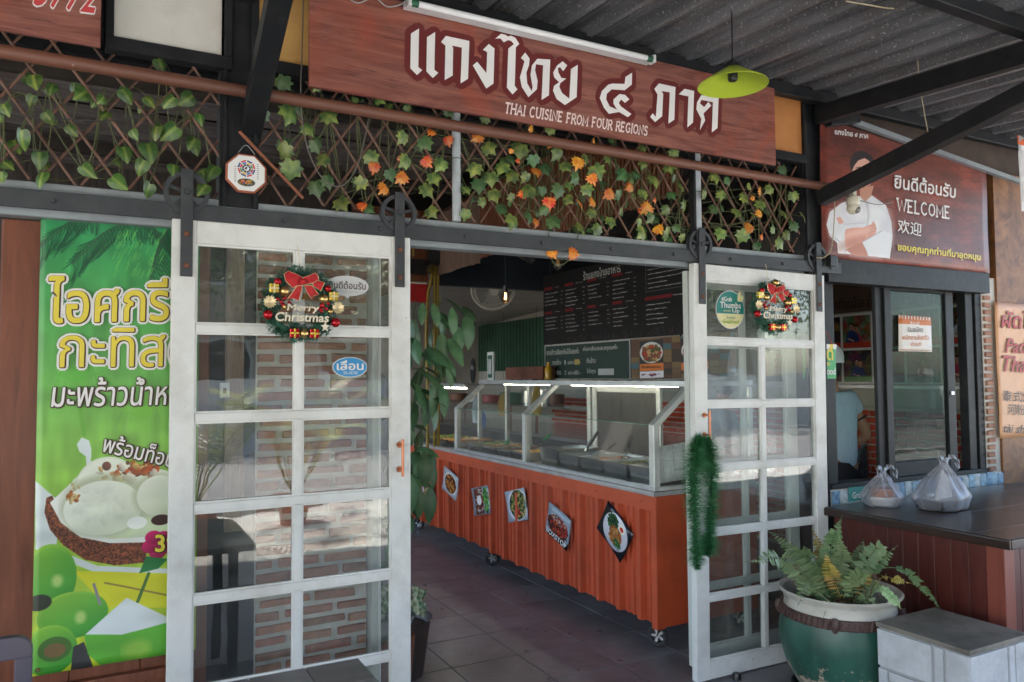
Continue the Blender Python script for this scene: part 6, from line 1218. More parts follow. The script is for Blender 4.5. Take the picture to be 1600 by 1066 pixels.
for k in range(3):
    a = 2*PI*k/3+.4; bl = MB(); n = 7; vs = []
    for i in range(n): t = i/(n-1); rr = .04+.165*t; w_ = .35+.5*math.sin(PI*min(1, t*1.1)*.6); vs += [fp(rr*math.cos(a-w_*.5), rr*math.sin(a-w_*.5), -.015), fp(rr*math.cos(a+w_*.5), rr*math.sin(a+w_*.5), .018)]
    bl.add(vs+[v_+tiltM @ V((0, 0, .003)) for v_ in vs], [(2*i, 2*i+1, 2*i+3, 2*i+2) for i in range(n-1)]+[(2*n+2*i+2, 2*n+2*i+3, 2*n+2*i+1, 2*n+2*i) for i in range(n-1)]); bl.build('fan_blade', M('fan_blade_grey', (.14, .13, .13), .4), fn, fix=False)
MB().tube([fp(0, 0, -.075), fp(0, 0, .07)], .045, 20).build('fan_hub', cage, fn, smooth=True); MB().tube([fp(0, 0, .07), fp(0, 0, .16)], .055, 20).build('fan_motor', cage, fn, smooth=True)
box('fan_bracket', (fc.x-.02, fc.y+.05, fc.z+.08), (fc.x+.14, fc.y+.16, 2.575), enamel, fn, .006)
# bulbs
def bulb(px_, py_, Y, ztop, lab, lit=0):
    c = PY(px_, py_, Y); t = thing('hanging_bulb', c[:], lab, 'lamp', 'pear shaped bulbs on black cords'); MB().tube([c+V((0, 0, .06)), (c.x, c.y, ztop)], .0028, 6).build('cord', blackp, t); MB().tube([c+V((0, 0, .03)), c+V((0, 0, .075))], .018, 14).build('bulb_socket', blackp, t, smooth=True)
    MB().lathe([(.012, .032), (.014, .02), (.03, -.012), (.033, -.03), (.024, -.052), (0, -.062)], c, 18).build('bulb_glass', glass('bulb_glass_%d' % px_, (.95, .85, .7)), t, smooth=True)
    MB().tube([c+V((-.006, 0, .02)), c+V((-.008, 0, -.03)), c+V((.006, 0, -.03)), c+V((.006, 0, .02))], .0014, 5).build('filament', M('warm_filament_lit' if lit else 'warm_filament', (1, .55, .2), emit=5 if lit else .03), t)  # filaments of unlit bulbs get a faint added glow too
bulb(790, 462, 5.2, 2.84, 'glowing bulb in front of the fan', 1); bulb(872, 408, 4.2, 2.84, 'unlit bulb, its filament given a faint glow, below the orange leaves under the rail'); bulb(965, 405, 4.4, 2.84, 'unlit bulb, its filament given a faint glow, above the middle of the menu board')
spk = PY(822, 398, 4.8); tag(MB().tube([spk+V((-.05, 0, .02)), spk+V((.06, 0, -.03))], .04, 16).build('spot_lamp', blackp, smooth=True), 'black cylindrical spot lamp under the dark ceiling', 'lamp')

# ================================================================== PEOPLE
def skin(name, joints, edges, radii, mat, parent, sub=2, root=0):
    me = bpy.data.meshes.new(name); me.from_pydata([tuple(j) for j in joints], edges, []); me.update(); o = bpy.data.objects.new(name, me); COL.objects.link(o)
    o.modifiers.new('skin', 'SKIN').use_smooth_shade = True
    for i, sv in enumerate(me.skin_vertices[0].data): r = radii[i]; sv.radius = r if isinstance(r, tuple) else (r, r); sv.use_root = (i == root)
    m_ = o.modifiers.new('sub', 'SUBSURF'); m_.levels = m_.render_levels = sub; bpy.context.view_layer.update()
    nm = bpy.data.meshes.new_from_object(o.evaluated_get(bpy.context.evaluated_depsgraph_get())); bpy.data.objects.remove(o); lo = np.array([v.co for v in nm.vertices]); c = V((lo.max(0)+lo.min(0))/2)
    nm.transform(Matrix.Translation(-c)); nm.name = name; nm.materials.clear(); nm.materials.append(mat); nm.polygons.foreach_set('use_smooth', [True]*len(nm.polygons)); return link(name, nm, parent, c)
def place(o, j): return V(o)+V(j)
skin_m = M('skin_tone', (.52, .27, .17), .5, var=.08, scale=12, sub=.1); skin_d = M('skin_tone_deep', (.30, .145, .09), .5, var=.08, sub=.1)
def person(org, face, lab, shirt, capm, lean, arm_r, arm_l, skinm, trousers, scale=1., sleeve=.5):
    """a standing figure: org is the spot between the feet, face the heading; joints are given facing -Y and turned"""
    t = thing('person', org, lab, 'person'); Rm = Matrix.Rotation(face, 3, 'Z'); o = V(org)
    def W(x, y, z): return o+Rm @ (V((x, y, z))*scale)
    L_ = lean
    pel, wst, chs, nk, hd = W(0, 0, .95), W(0, -L_*.25, 1.10), W(0, -L_*.65, 1.30), W(0, -L_*.95, 1.46), W(0, -L_*1.15-.01, 1.56)
    sh = {s_: W(s_*.175, -L_*.82, 1.375) for s_ in (-1, 1)}
    el = {1: W(*arm_r[0]), -1: W(*arm_l[0])}; wr = {1: W(*arm_r[1]), -1: W(*arm_l[1])}; ha = {1: W(*arm_r[2]), -1: W(*arm_l[2])}
    J = [pel, wst, chs, nk, hd, sh[1], el[1], wr[1], ha[1], sh[-1], el[-1], wr[-1], ha[-1], W(.10, 0, .88), W(.11, -.02, .48), W(.11, .0, .08), W(.12, -.12, .03), W(-.10, 0, .88), W(-.11, -.02, .48), W(-.11, .0, .08), W(-.12, -.12, .03)]
    E_ = [(0, 1), (1, 2), (2, 3), (3, 4), (2, 5), (5, 6), (6, 7), (7, 8), (2, 9), (9, 10), (10, 11), (11, 12), (0, 13), (13, 14), (14, 15), (15, 16), (0, 17), (17, 18), (18, 19), (19, 20)]
    Rd = [(.13, .09), (.105, .075), (.11, .07), .04, .05, .045, .048, .028, .026, .055, .04, .028, .026, .085, .055, .038, .035, .085, .055, .038, .035]
    body = skin('body', J, E_, [tuple(q*scale for q in r) if isinstance(r, tuple) else r*scale for r in Rd], skinm, t)
    for s_ in (1, -1):   # fingers
        d = (ha[s_]-wr[s_]).normalized(); e = d.cross(V((0, 0, 1))).normalized()
        for k in range(4): b = ha[s_]+e*(k-1.5)*.018+d*.01; q = b+d*(.035-.004*abs(k-1.5)); MB().tube([b, q, q+d*.022+V((0, 0, -.016))], [.0085, .008, .006], 8).build('finger', skinm, t, smooth=True)
        b = wr[s_]+d*.03+e*.022; MB().tube([b, b+e*.02+d*.02, b+e*.022+d*.045], [.01, .009, .007], 8).build('thumb', skinm, t, smooth=True)
    # head with face
    hm = MB(); hc = hd+(Rm @ V((0, -.01, .06)))*scale; hm.ball(hc, .088*scale, 22, (.86, 1.0, 1.22)); fo = Rm @ V((0, -1, 0)); up_ = V((0, 0, 1)); sd_ = Rm @ V((1, 0, 0))
    hm.ball(hc+fo*.086-up_*.008, .016, 10, (.8, .9, 1.3)); hm.ball(hc+sd_*.077, .02, 10, (.5, .8, 1.3)); hm.ball(hc-sd_*.077, .02, 10, (.5, .8, 1.3)); head = hm.build('head', skinm, t, smooth=True, fix=False)
    for s_ in (-1, 1): MB().ball(hc+fo*.080+sd_*s_*.03+up_*.012, .011, 10).build('eye', INK_W, t, smooth=True); MB().ball(hc+fo*.0895+sd_*s_*.03+up_*.012, .0045, 8).build('pupil', INK_B, t, smooth=True)
    MB().tube([hc+fo*.08-sd_*.022-up_*.042, hc+fo*.088-up_*.046, hc+fo*.08+sd_*.022-up_*.042], [.003, .006, .003], 8).build('mouth', M('lip', (.3, .08, .07), .5), t, smooth=True)
    MB().ball(hc-fo*.02-up_*.02, .088*scale, 20, (.88, .95, 1.12)).build('hair', M('black_hair', (.012, .01, .01), .5), t, smooth=True)
    k = len(J)
    SJ = [W(0, .0, .84), W(0, -L_*.25, 1.08), W(0, -L_*.65, 1.30), W(0, -L_*.88, 1.405)]; SE = [(0, 1), (1, 2), (2, 3)]; SR = [(.165*scale, .125*scale), (.142*scale, .110*scale), (.150*scale, .112*scale), (.062*scale, .06*scale)]
    for s_ in (1, -1): a = len(SJ); SJ += [sh[s_]+(Rm @ V((s_*.012, 0, .0))), sh[s_].lerp(el[s_], sleeve)]; SE += [(2, a), (a, a+1)]; SR += [.074*scale, .070*scale]
    skin('shirt', SJ, SE, SR, shirt, t)
    for s_ in (1, -1):
        p = sh[s_].lerp(el[s_], sleeve+.07); d = (el[s_]-sh[s_]).normalized(); MB().tube([p-d*.005, p+d*.003], .0585*scale, 20).build('sleeve_hem', INK_B, t, smooth=True)
    skin('trousers', [W(0, 0, 1.02), W(.10, 0, .84), W(.11, -.02, .48), W(.11, 0, .1), W(-.10, 0, .84), W(-.11, -.02, .48), W(-.11, 0, .1)], [(0, 1), (1, 2), (2, 3), (0, 4), (4, 5), (5, 6)], [(.165, .125), .105, .08, .07, .105, .08, .07], trousers, t)
    cp = MB(); cc_ = hc+up_*.03-fo*.012
    n = 22; vs = []; rows = 9
    for j in range(rows):
        th_ = PI*.5*j/(rows-1)*1.16
        for i in range(n): a = 2*PI*i/n; wv = 1+.035*math.sin(a*7+j); vs.append(cc_+sd_*(.1*wv*math.sin(th_)*math.cos(a))+fo*(.108*wv*math.sin(th_)*math.sin(a))+up_*(.115*math.cos(th_)))
    cp.add(vs, [(j*n+i, j*n+(i+1) % n, (j+1)*n+(i+1) % n, (j+1)*n+i) for j in range(rows-1) for i in range(n)]); cp.build('cap', capm, t, smooth=True, sharp=80)
    return t
ribbed = M('pale_blue_ribbed_shirt', (.55, .70, .82), .85, var=.1, scale=30, stretch=(3, 3, .2), bump=.9, bscale=70)
pA = PY(1312, 640, 3.62)
person((pA.x, 3.62, 0), PI+R(8), 'person in pale blue ribbed shirt and white cap seen from behind through the takeaway window', ribbed, M('white_cap', (.85, .85, .86), .9, bump=.6), .06,
       ((-.29, -.02, 1.12), (-.24, -.2, .93), (-.2, -.27, .92)) if False else ((.27, -.02, 1.10), (.20, -.2, .97), (.17, -.27, .95)), ((-.285, .04, 1.10), (-.20, -.2, .97), (-.15, -.27, .95)), skin_m, M('dark_trousers', (.03, .03, .04), .9), 1.0, .48)
pB = PY(1083, 650, 3.95)
person((pB.x+.02, 3.95, 0), R(70), 'person in grey shirt and cap bending behind the right end of the food cart', M('slate_shirt', (.09, .11, .13), .9, var=.15, bump=.4), M('grey_cap', (.28, .29, .31), .9), .20,
       ((.24, -.2, 1.08), (.2, -.40, .98), (.18, -.47, .96)), ((-.24, -.2, 1.08), (-.2, -.42, .98), (-.18, -.48, .96)), skin_d, M('black_trousers', (.02, .02, .022), .9), .93, .62)
# chair behind the blue shirt with a rounded padded back
ch = thing('kitchen_chair', (4.62, 4.3, 0), 'blue grey chair back with studded edge beyond the person in pale blue', 'chair')
cc = PY(1362, 725, 4.1); MB().prism([(cc.x+.16*math.cos(a), 4.1, cc.z-.02+.19*math.sin(a)) for a in [k*PI/12 for k in range(13)]]+[(cc.x-.16, 4.1, cc.z-.25), (cc.x+.16, 4.1, cc.z-.25)], (0, .04, 0)).build('backrest', M('blue_grey_vinyl', (.10, .16, .21), .5), ch, .01)
for k in range(13): a = k*PI/12; MB().ball((cc.x+.15*math.cos(a), 4.097, cc.z-.02+.18*math.sin(a)), .006, 8).build('stud', INK_B, ch)
box('seat', (cc.x-.19, 3.78, .46), (cc.x+.19, 4.14, .51), MATS['blue_grey_vinyl'], ch, .012)
for a, b in ((-.16, 3.82), (.13, 3.82), (-.16, 4.1), (.13, 4.1)): box('leg', (cc.x+a, b, 0), (cc.x+a+.025, b+.025, .459 if b < 4 else cc.z-.1), black, ch, .003)

# ================================================================== TAKEAWAY BAGS, BLOCK, POT
def film(name):
    m = bpy.data.materials.new(name); m.use_nodes = True; n = m.node_tree.nodes; L = m.node_tree.links; n.remove(n['Principled BSDF']); o = n['Material Output']
    tr = n.new('ShaderNodeBsdfTransparent'); tr.inputs[0].default_value = (.95, .95, .98, 1); df = n.new('ShaderNodeBsdfDiffuse'); df.inputs[0].default_value = (.72, .72, .78, 1); tl_ = n.new('ShaderNodeBsdfTranslucent'); tl_.inputs[0].default_value = (.72, .72, .78, 1)
    gl = n.new('ShaderNodeBsdfGlossy'); gl.inputs['Roughness'].default_value = .18; m1 = n.new('ShaderNodeMixShader'); m1.inputs[0].default_value = .4; L.new(df.outputs[0], m1.inputs[1]); L.new(tl_.outputs[0], m1.inputs[2])
    lw = n.new('ShaderNodeLayerWeight'); lw.inputs[0].default_value = .35; mr = n.new('ShaderNodeMapRange'); mr.inputs[3].default_value = .22; mr.inputs[4].default_value = .8; L.new(lw.outputs['Facing'], mr.inputs[0])
    m2 = n.new('ShaderNodeMixShader'); L.new(mr.outputs[0], m2.inputs[0]); L.new(tr.outputs[0], m2.inputs[1]); L.new(m1.outputs[0], m2.inputs[2]); m3 = n.new('ShaderNodeMixShader'); m3.inputs[0].default_value = .12; L.new(m2.outputs[0], m3.inputs[1]); L.new(gl.outputs[0], m3.inputs[2]); L.new(m3.outputs[0], o.inputs[0]); return m
FILM = film('bag_film')
def bag(c, w_, d_, h, topx, lab, seed, squareness=1.):
    t = thing('takeaway_bag', c[:], lab, 'plastic bag', 'takeaway bags on the table'); rg_ = random.Random(seed); n, m_ = 40, 22; vs = []
    ph = [rg_.uniform(0, 6) for _ in range(8)]
    for j in range(m_+1):
        v_ = j/m_; z = h*v_
        rad = (1-.0*v_)*(.86+.2*math.sin(min(1, v_*2.4)*PI*.55))*max(.10, (1-max(0, v_-.28)/.72)**.85) if v_ > .0 else .84
        for i in range(n):
            a = 2*PI*i/n; sq = 1/(abs(math.cos(a))**3.2+abs(math.sin(a))**3.2)**(1/3.2); k_ = sq*squareness+(1-squareness)
            fold = 1+(.05+.10*v_)*math.sin(a*9+ph[0]+v_*3)*(.4+v_)+.05*math.sin(a*5+ph[1]-v_*5)+.03*math.sin(a*17+v_*9+ph[2])*(v_ > .1)
            vs.append((c.x+topx*v_**2+w_*rad*k_*fold*math.cos(a), c.y+d_*rad*k_*fold*math.sin(a), c.z+.002+z+(.012*math.sin(a*6+ph[3])*v_)))
    b = MB(); b.add(vs+[(c.x, c.y, c.z+.002)], [(j*n+i, j*n+(i+1) % n, (j+1)*n+(i+1) % n, (j+1)*n+i) for j in range(m_) for i in range(n)]+[(n*(m_+1), (i+1) % n, i) for i in range(n)]); b.build('bag_film', FILM, t, smooth=True, sharp=80, fix=False)
    tp = c+V((topx, 0, h))
    for sg_ in (-1, 1):   # handles: flat loops flopping outwards
        path = curve([tp+V((0, 0, -.01)), tp+V((sg_*.025, -.01, .03)), tp+V((sg_*.065, -.02, .03)), tp+V((sg_*.085, -.03, .0)), tp+V((sg_*.06, -.04, -.02)), tp+V((sg_*.04, -.035, -.005))], 6); hm_ = MB()
        L1 = [p+V((0, .006+.008*math.sin(q), .009)) for q, p in enumerate(path)]; L2 = [p-V((0, .004, .012)) for p in path]; mm = len(path); hm_.add(L1+L2, [(q, q+mm, q+mm+1, q+1) for q in range(mm-1)]); hm_.build('bag_handle', FILM, t, smooth=True, fix=False)
    MB().ball(tp+V((0, 0, -.012)), .016, 10, (1.2, 1, .8)).build('bag_knot', FILM, t, smooth=True); return t
b1 = PZ(1379, 790, TZ); b2 = PZ(1473, 795, TZ)
bag(V((b1.x, b1.y, TZ)), .105, .10, .185, .01, 'smaller rounder clear takeaway bag holding round tubs with a pink lid', 5, .4); bag(V((b2.x, b2.y, TZ)), .15, .11, .25, .03, 'larger pointed clear takeaway bag holding a black box and papers', 6, .8)
def tub(c, r, h, m_, ml, lab):
    t = thing('food_tub', c[:], lab, 'tub'); MB().lathe([(0, 0), (r*.86, 0), (r, h*.85), (r, h*.86), (0, h*.86)], c, 26).build('tub_body', m_, t, smooth=True); MB().lathe([(0, h*.86), (r+.004, h*.86), (r+.004, h), (0, h)], c, 26).build('tub_lid', ml, t, smooth=True)
wp = M('white_foam', (.72, .72, .70), .5); tub(V((b1.x, b1.y, TZ+.006)), .075, .045, wp, wp, 'white round tub at the bottom of the smaller takeaway bag'); tub(V((b1.x+.004, b1.y, TZ+.053)), .066, .045, M('salmon_food', (.48, .18, .10), .5), M('pinkish_lid', (.55, .32, .26), .25), 'tub of salmon coloured food on top inside the smaller takeaway bag')
tag(MB().box((b2.x-.115, b2.y-.08, TZ+.006), (b2.x+.115, b2.y+.08, TZ+.055)).build('food_box', M('black_box', (.018, .02, .035), .3), None, .008), 'shallow black food box inside the larger takeaway bag', 'box')
tag(MB().prism([(b2.x-.06, b2.y-.01, TZ+.057), (b2.x+.09, b2.y+.0, TZ+.057), (b2.x+.07, b2.y, TZ+.16), (b2.x+.01, b2.y, TZ+.215), (b2.x-.03, b2.y, TZ+.15)], (.0, .012, 0)).build('folded_paper', wp), 'folded white paper standing inside the larger takeaway bag', 'paper')

# stone clad block
ax0, ay0, ax1, ay1, az = 3.02, 1.86, 3.43, 2.27, .45
sb = thing('stone_block', (3.22, 2.06, 0), 'white painted stone clad block with a worn grey top beside the fern pot', 'block')
box('block_core', (ax0+.006, ay0+.006, 0), (ax1-.006, ay1-.006, az-.022), M('block_mortar', (.40, .40, .40), .9, bump=.5), sb)
wst = M('white_stone', (.50, .51, .53), .8, var=.16, scale=9, bump=1., bscale=12, chip=(.26, .24, .21), chip_amt=.6, dirt=(.34, .32, .29), dirt_amt=.5, dirt_scale=8, rnd=.05)
MB().box((ax0-.004, ay0-.004, az-.022), (ax1+.004, ay1+.004, az)).build('top_slab', M('worn_grey_top', (.20, .18, .15), .6, var=.35, scale=5, dirt=(.085, .075, .06), dirt_amt=.8, dirt_scale=6, bump=.6, bscale=30), sb, .005)
rg = random.Random(8)
lay = [(0, .155, 0, 1), (.16, .255, 0, .12), (.16, .205, .135, .62), (.21, .255, .135, .62), (.16, .255, .635, .74), (.262, .425, 0, .62), (.262, .425, .635, .74), (.16, .425, .755, 1)]
for (za, zb, ua, ub) in lay:
    g_ = .003
    for face in (0, 1):
        if face == 0: a, b = (ax0-.002-rg.uniform(0, .005), ay1-(ub)*(ay1-ay0)+g_, za+g_), (ax0+.0058, ay1-(ua)*(ay1-ay0)-g_, min(zb, az-.023)-g_)
        else: a, b = (ax0+(ua)*(ax1-ax0)+g_, ay0-.002-rg.uniform(0, .005), za+g_), (ax0+(ub)*(ax1-ax0)-g_, ay0+.0058, min(zb, az-.023)-g_)
        box('stone', a, b, wst, sb, .004)

# glazed pot with the fern
pc_ = PY(1311, 930, 2.56); PCX, PCY = pc_.x, 2.56
pot_t = thing('fern_pot', (PCX, PCY, 0), 'large green glazed round pot with white rim and rope band, holding the fern', 'plant pot')
SC = (PY(1400, 930, 2.5).x-PY(1220, 930, 2.5).x)/2*.84*.83; 
def glaze():
    m = M('green_glaze', (.03, .105, .075), .36, var=.45, scale=7, stretch=(1, 1, .3), dirt=(.03, .05, .045), dirt_amt=.75, dirt_scale=5, bump=.2, bscale=12)
    n = m.node_tree.nodes; L = m.node_tree.links; b = n['Principled BSDF']; src = b.inputs['Base Color'].links[0].from_socket
    geo = n.new('ShaderNodeNewGeometry'); sx_ = n.new('ShaderNodeSeparateXYZ'); L.new(geo.outputs['Position'], sx_.inputs[0]); t = n.new('ShaderNodeTexNoise'); t.inputs['Scale'].default_value = 22; t.inputs['Detail'].default_value = 8; t.inputs['Roughness'].default_value = .7; L.new(geo.outputs['Position'], t.inputs['Vector'])
    mr = n.new('ShaderNodeMapRange'); mr.inputs[1].default_value = .12; mr.inputs[2].default_value = .30; mr.inputs[3].default_value = .17; mr.inputs[4].default_value = -.06; L.new(sx_.outputs[2], mr.inputs[0]); ad = n.new('ShaderNodeMath'); L.new(t.outputs[0], ad.inputs[0]); L.new(mr.outputs[0], ad.inputs[1])
    r = n.new('ShaderNodeValToRGB'); r.color_ramp.elements[0].position = .66; r.color_ramp.elements[1].position = .69; L.new(ad.outputs[0], r.inputs[0]); mx = n.new('ShaderNodeMix'); mx.data_type = 'RGBA'; mx.inputs[7].default_value = (.42, .33, .25, 1); L.new(r.outputs[0], mx.inputs[0]); L.new(src, mx.inputs[6]); L.new(mx.outputs[2], b.inputs['Base Color']); return m
R0 = SC
MB().lathe([(0, .02), (R0*.62, .02), (R0*.70, .05), (R0*.90, .15), (R0*1.0, .25), (R0*1.01, .32), (R0*.965, .385)], (PCX, PCY, 0), 48).build('pot_body', glaze(), pot_t, smooth=True)
MB().lathe([(R0*.93, .475), (R0*.95, .487), (R0*1.01, .50), (R0*1.02, .507), (R0*.99, .513), (R0*.92, .50), (R0*.88, .46), (R0*.86, .40)], (PCX, PCY, 0), 48).lathe([(R0*.925, .425), (R0*.905, .45), (R0*.93, .475)], (PCX, PCY, 0), 48).build('pot_rim', M('cream_glaze', (.55, .52, .45), .3, var=.08, dirt=(.25, .2, .15), dirt_amt=.5, dirt_scale=7), pot_t, smooth=True)
ropem = M('brown_rope_glaze', (.075, .035, .028), .45, var=.4, scale=50, dirt=(.2, .17, .15), dirt_amt=.4, dirt_scale=20, bump=1, bscale=90); n = 110; rp = []
MB().lathe([(R0*.955, .383), (R0*.985, .39), (R0*.99, .41), (R0*.975, .428), (R0*.93, .432)], (PCX, PCY, 0), 48).build('rope_band', ropem, pot_t, smooth=True)
for k in range(64): a = 2*PI*k/64; rr = R0*.992; MB().tube([(PCX+rr*math.cos(a), PCY+rr*math.sin(a), .388), (PCX+rr*math.cos(a+.04), PCY+rr*math.sin(a+.04), .428)], .0055, 6).build('rope_strand', ropem, pot_t, smooth=True)
for a in (R(215), R(255+60), R(35), R(135)):
    rr = R0*1.0; p = V((PCX+rr*math.cos(a), PCY+rr*math.sin(a), .41)); MB().ball(p, .02, 12, (1, 1, 1.7)).build('rope_knot', ropem, pot_t, smooth=True); MB().tube([p+V((0, 0, .03)), p+V((0, 0, -.035))], [.013, .008], 8).build('knot_tassel', ropem, pot_t, smooth=True)
MB().lathe([(0, .405), (R0*.87, .405)], (PCX, PCY, 0), 30).build('soil', M('dark_soil', (.03, .022, .016), .95, bump=1), pot_t)
tag(MB().lathe([(0, .002), (R0*.74, .002), (R0*.83, .045), (R0*.81, .045), (R0*.72, .012), (0, .012)], (PCX, PCY, 0), 40).build('pot_saucer', M('dark_saucer', (.03, .035, .045), .35), smooth=True), 'dark round saucer under the green glazed pot', 'saucer')

fern_m = {'g': leafmat('fern_green', (.085, .15, .06), (.19, .25, .11), .3, (.2, .28, .1)), 'y': leafmat('fern_yellow', (.32, .24, .05), (.40, .20, .07), .2, (.4, .3, .1)), 'l': leafmat('fern_light', (.19, .29, .13), (.27, .37, .18), .3, (.25, .35, .15)), 'b': leafmat('fern_brown', (.12, .08, .04), (.18, .11, .06), .2, (.2, .14, .08))}
fern = thing('fern', (PCX, PCY, .42), 'boston fern with green, yellowing and bare brown fronds in the green glazed pot', 'plant')
def frond(path, wd, mk, seed, n=26, miss=.06, bare=.18):
    rg_ = random.Random(seed); pts = curve(path, 14); m_ = len(pts); s = MB(); s.tube(pts, [.0022*(1-.6*i/m_) for i in range(m_)], 5)
    for k in range(n):
        f = bare+(1-bare)*k/n; i = min(m_-2, int(f*(m_-1))); p = pts[i].lerp(pts[i+1], f*(m_-1)-i); d = (pts[i+1]-pts[i]).normalized(); side = d.cross(V((0, 0, 1)));
        if side.length < .2: side = d.cross(V((.3, -1, 0)))
        side.normalize(); view = (EYE-p).normalized(); side = (side*.45+d.cross(view).normalized()*(.9 if d.cross(view).dot(side) > 0 else -.9)).normalized() 
        l = 1.35*wd*(math.sin(PI*min(1, (f-bare)/(1-bare)*.82+.2)))*rg_.uniform(.8, 1.1); wl_ = l*.29+.003
        for sg_ in (-1, 1):
            if rg_.random() < miss: continue
            q = (side*sg_+d*.28+V((0, 0, rg_.uniform(-.35, .05)))).normalized(); up_ = q.cross(d).normalized(); tw = rg_.uniform(-.3, .3); e = (d*math.cos(tw)+up_*math.sin(tw))*wl_
            a = p-q*.001; s.add([a, a+q*l*.3-e*.62, a+q*l*.75-e*.5, a+q*l, a+q*l*.75+e*.5, a+q*l*.25+e*.75, a+q*l*.5+up_*.002], [(0, 1, 6), (1, 2, 6), (2, 3, 6), (3, 4, 6), (4, 5, 6), (5, 0, 6)])
    o = s.build('frond', fern_m[mk], fern, fix=False); o.data.uv_layers.new(name='UVMap')
    lo = o.data.vertices
    for lp in o.data.loops: c_ = lo[lp.vertex_index].co; o.data.uv_layers[0].data[lp.index].uv = (.3+c_.x*3, c_.z*5)
    return o
def FY(x, y, Y): return PY(x, y, Y)
base = V((PCX, PCY, .41))
def off(dx, dy): return base+V((dx, dy, 0))
frond([off(-.04, -.02), FY(1262, 905, 2.5), FY(1225, 873, 2.42), FY(1163, 879, 2.36)], .052, 'l', 1, 36)
frond([off(-.05, -.08), FY(1268, 918, 2.35), FY(1262, 912, 2.3), FY(1246, 948, 2.22)], .040, 'l', 2, 16, bare=.3)
frond([off(-.02, .03), FY(1270, 900, 2.62), FY(1240, 862, 2.64), FY(1197, 826, 2.64)], .036, 'g', 3, 26)
frond([off(0, .05), FY(1290, 900, 2.62), FY(1282, 860, 2.66), FY(1268, 824, 2.68)], .036, 'y', 4, 22)
frond([off(0, .0), FY(1300, 895, 2.56), FY(1300, 850, 2.55), FY(1316, 806, 2.5)], .046, 'g', 5, 30); frond([off(.01, -.02), FY(1308, 900, 2.5), FY(1316, 870, 2.46), FY(1310, 832, 2.42)], .04, 'l', 6, 24)
frond([off(.03, .02), FY(1335, 900, 2.6), FY(1342, 868, 2.62), FY(1350, 842, 2.6)], .034, 'g', 7, 20); frond([off(.05, -.03), FY(1345, 895, 2.46), FY(1370, 858, 2.4), FY(1386, 870, 2.36)], .042, 'l', 8, 24, miss=.1)
frond([off(.05, 0), FY(1350, 900, 2.5), FY(1372, 878, 2.46), FY(1403, 852, 2.44)], .040, 'g', 9, 22, miss=.15); frond([off(.06, -.04), FY(1365, 895, 2.42), FY(1410, 890, 2.34), FY(1442, 918, 2.3), FY(1474, 958, 2.27)], .022, 'g', 10, 34, miss=.2, bare=.45)
frond([off(.07, -.06), FY(1375, 905, 2.36), FY(1398, 905, 2.28), FY(1424, 912, 2.24)], .018, 'y', 11, 14, miss=.2, bare=.4); frond([off(.06, -.09), FY(1370, 920, 2.3), FY(1392, 932, 2.24), FY(1408, 952, 2.2)], .024, 'l', 12, 18, bare=.4)
frond([off(-.03, -.05), FY(1286, 905, 2.45), FY(1275, 878, 2.42), FY(1266, 880, 2.38)], .034, 'g', 13, 20); frond([off(.02, -.08), FY(1330, 912, 2.36), FY(1345, 898, 2.3), FY(1352, 908, 2.26)], .038, 'g', 14, 20)
frond([off(-.04, .02), FY(1276, 900, 2.6), FY(1262, 866, 2.6), FY(1255, 852, 2.58)], .032, 'g', 15, 20); frond([off(.0, -.04), FY(1305, 912, 2.4), FY(1296, 890, 2.36), FY(1290, 862, 2.34)], .034, 'y', 16, 18)
rg = random.Random(21)
for k in range(52):
    a = rg.uniform(0, 2*PI); rr = rg.uniform(.08, .24); h = rg.uniform(.03, .17); q = base+V((rr*math.cos(a), rr*math.sin(a)*.9, h)); q0_ = off(.35*rr*math.cos(a), .35*rr*math.sin(a)); frond([q0_, q0_.lerp(q, .6)+V((0, 0, h*.5+.01)), q], rg.uniform(.02, .034), rg.choice('ggbbly'), 100+k, 13, miss=.3, bare=.25)
for k in range(14):
    a = rg.uniform(-2.6, .6); pts = [base, base+V((.07*math.cos(a), .07*math.sin(a), .12)), base+V((.18*math.cos(a), .16*math.sin(a), rg.uniform(.10, .2))), base+V((.30*math.cos(a), .22*math.sin(a), rg.uniform(-.02, .12)))]; MB().tube(curve(pts, 8), .0011, 4).build('bare_stalk', M('fern_stalk', (.10, .075, .04), .6), fern, smooth=True)

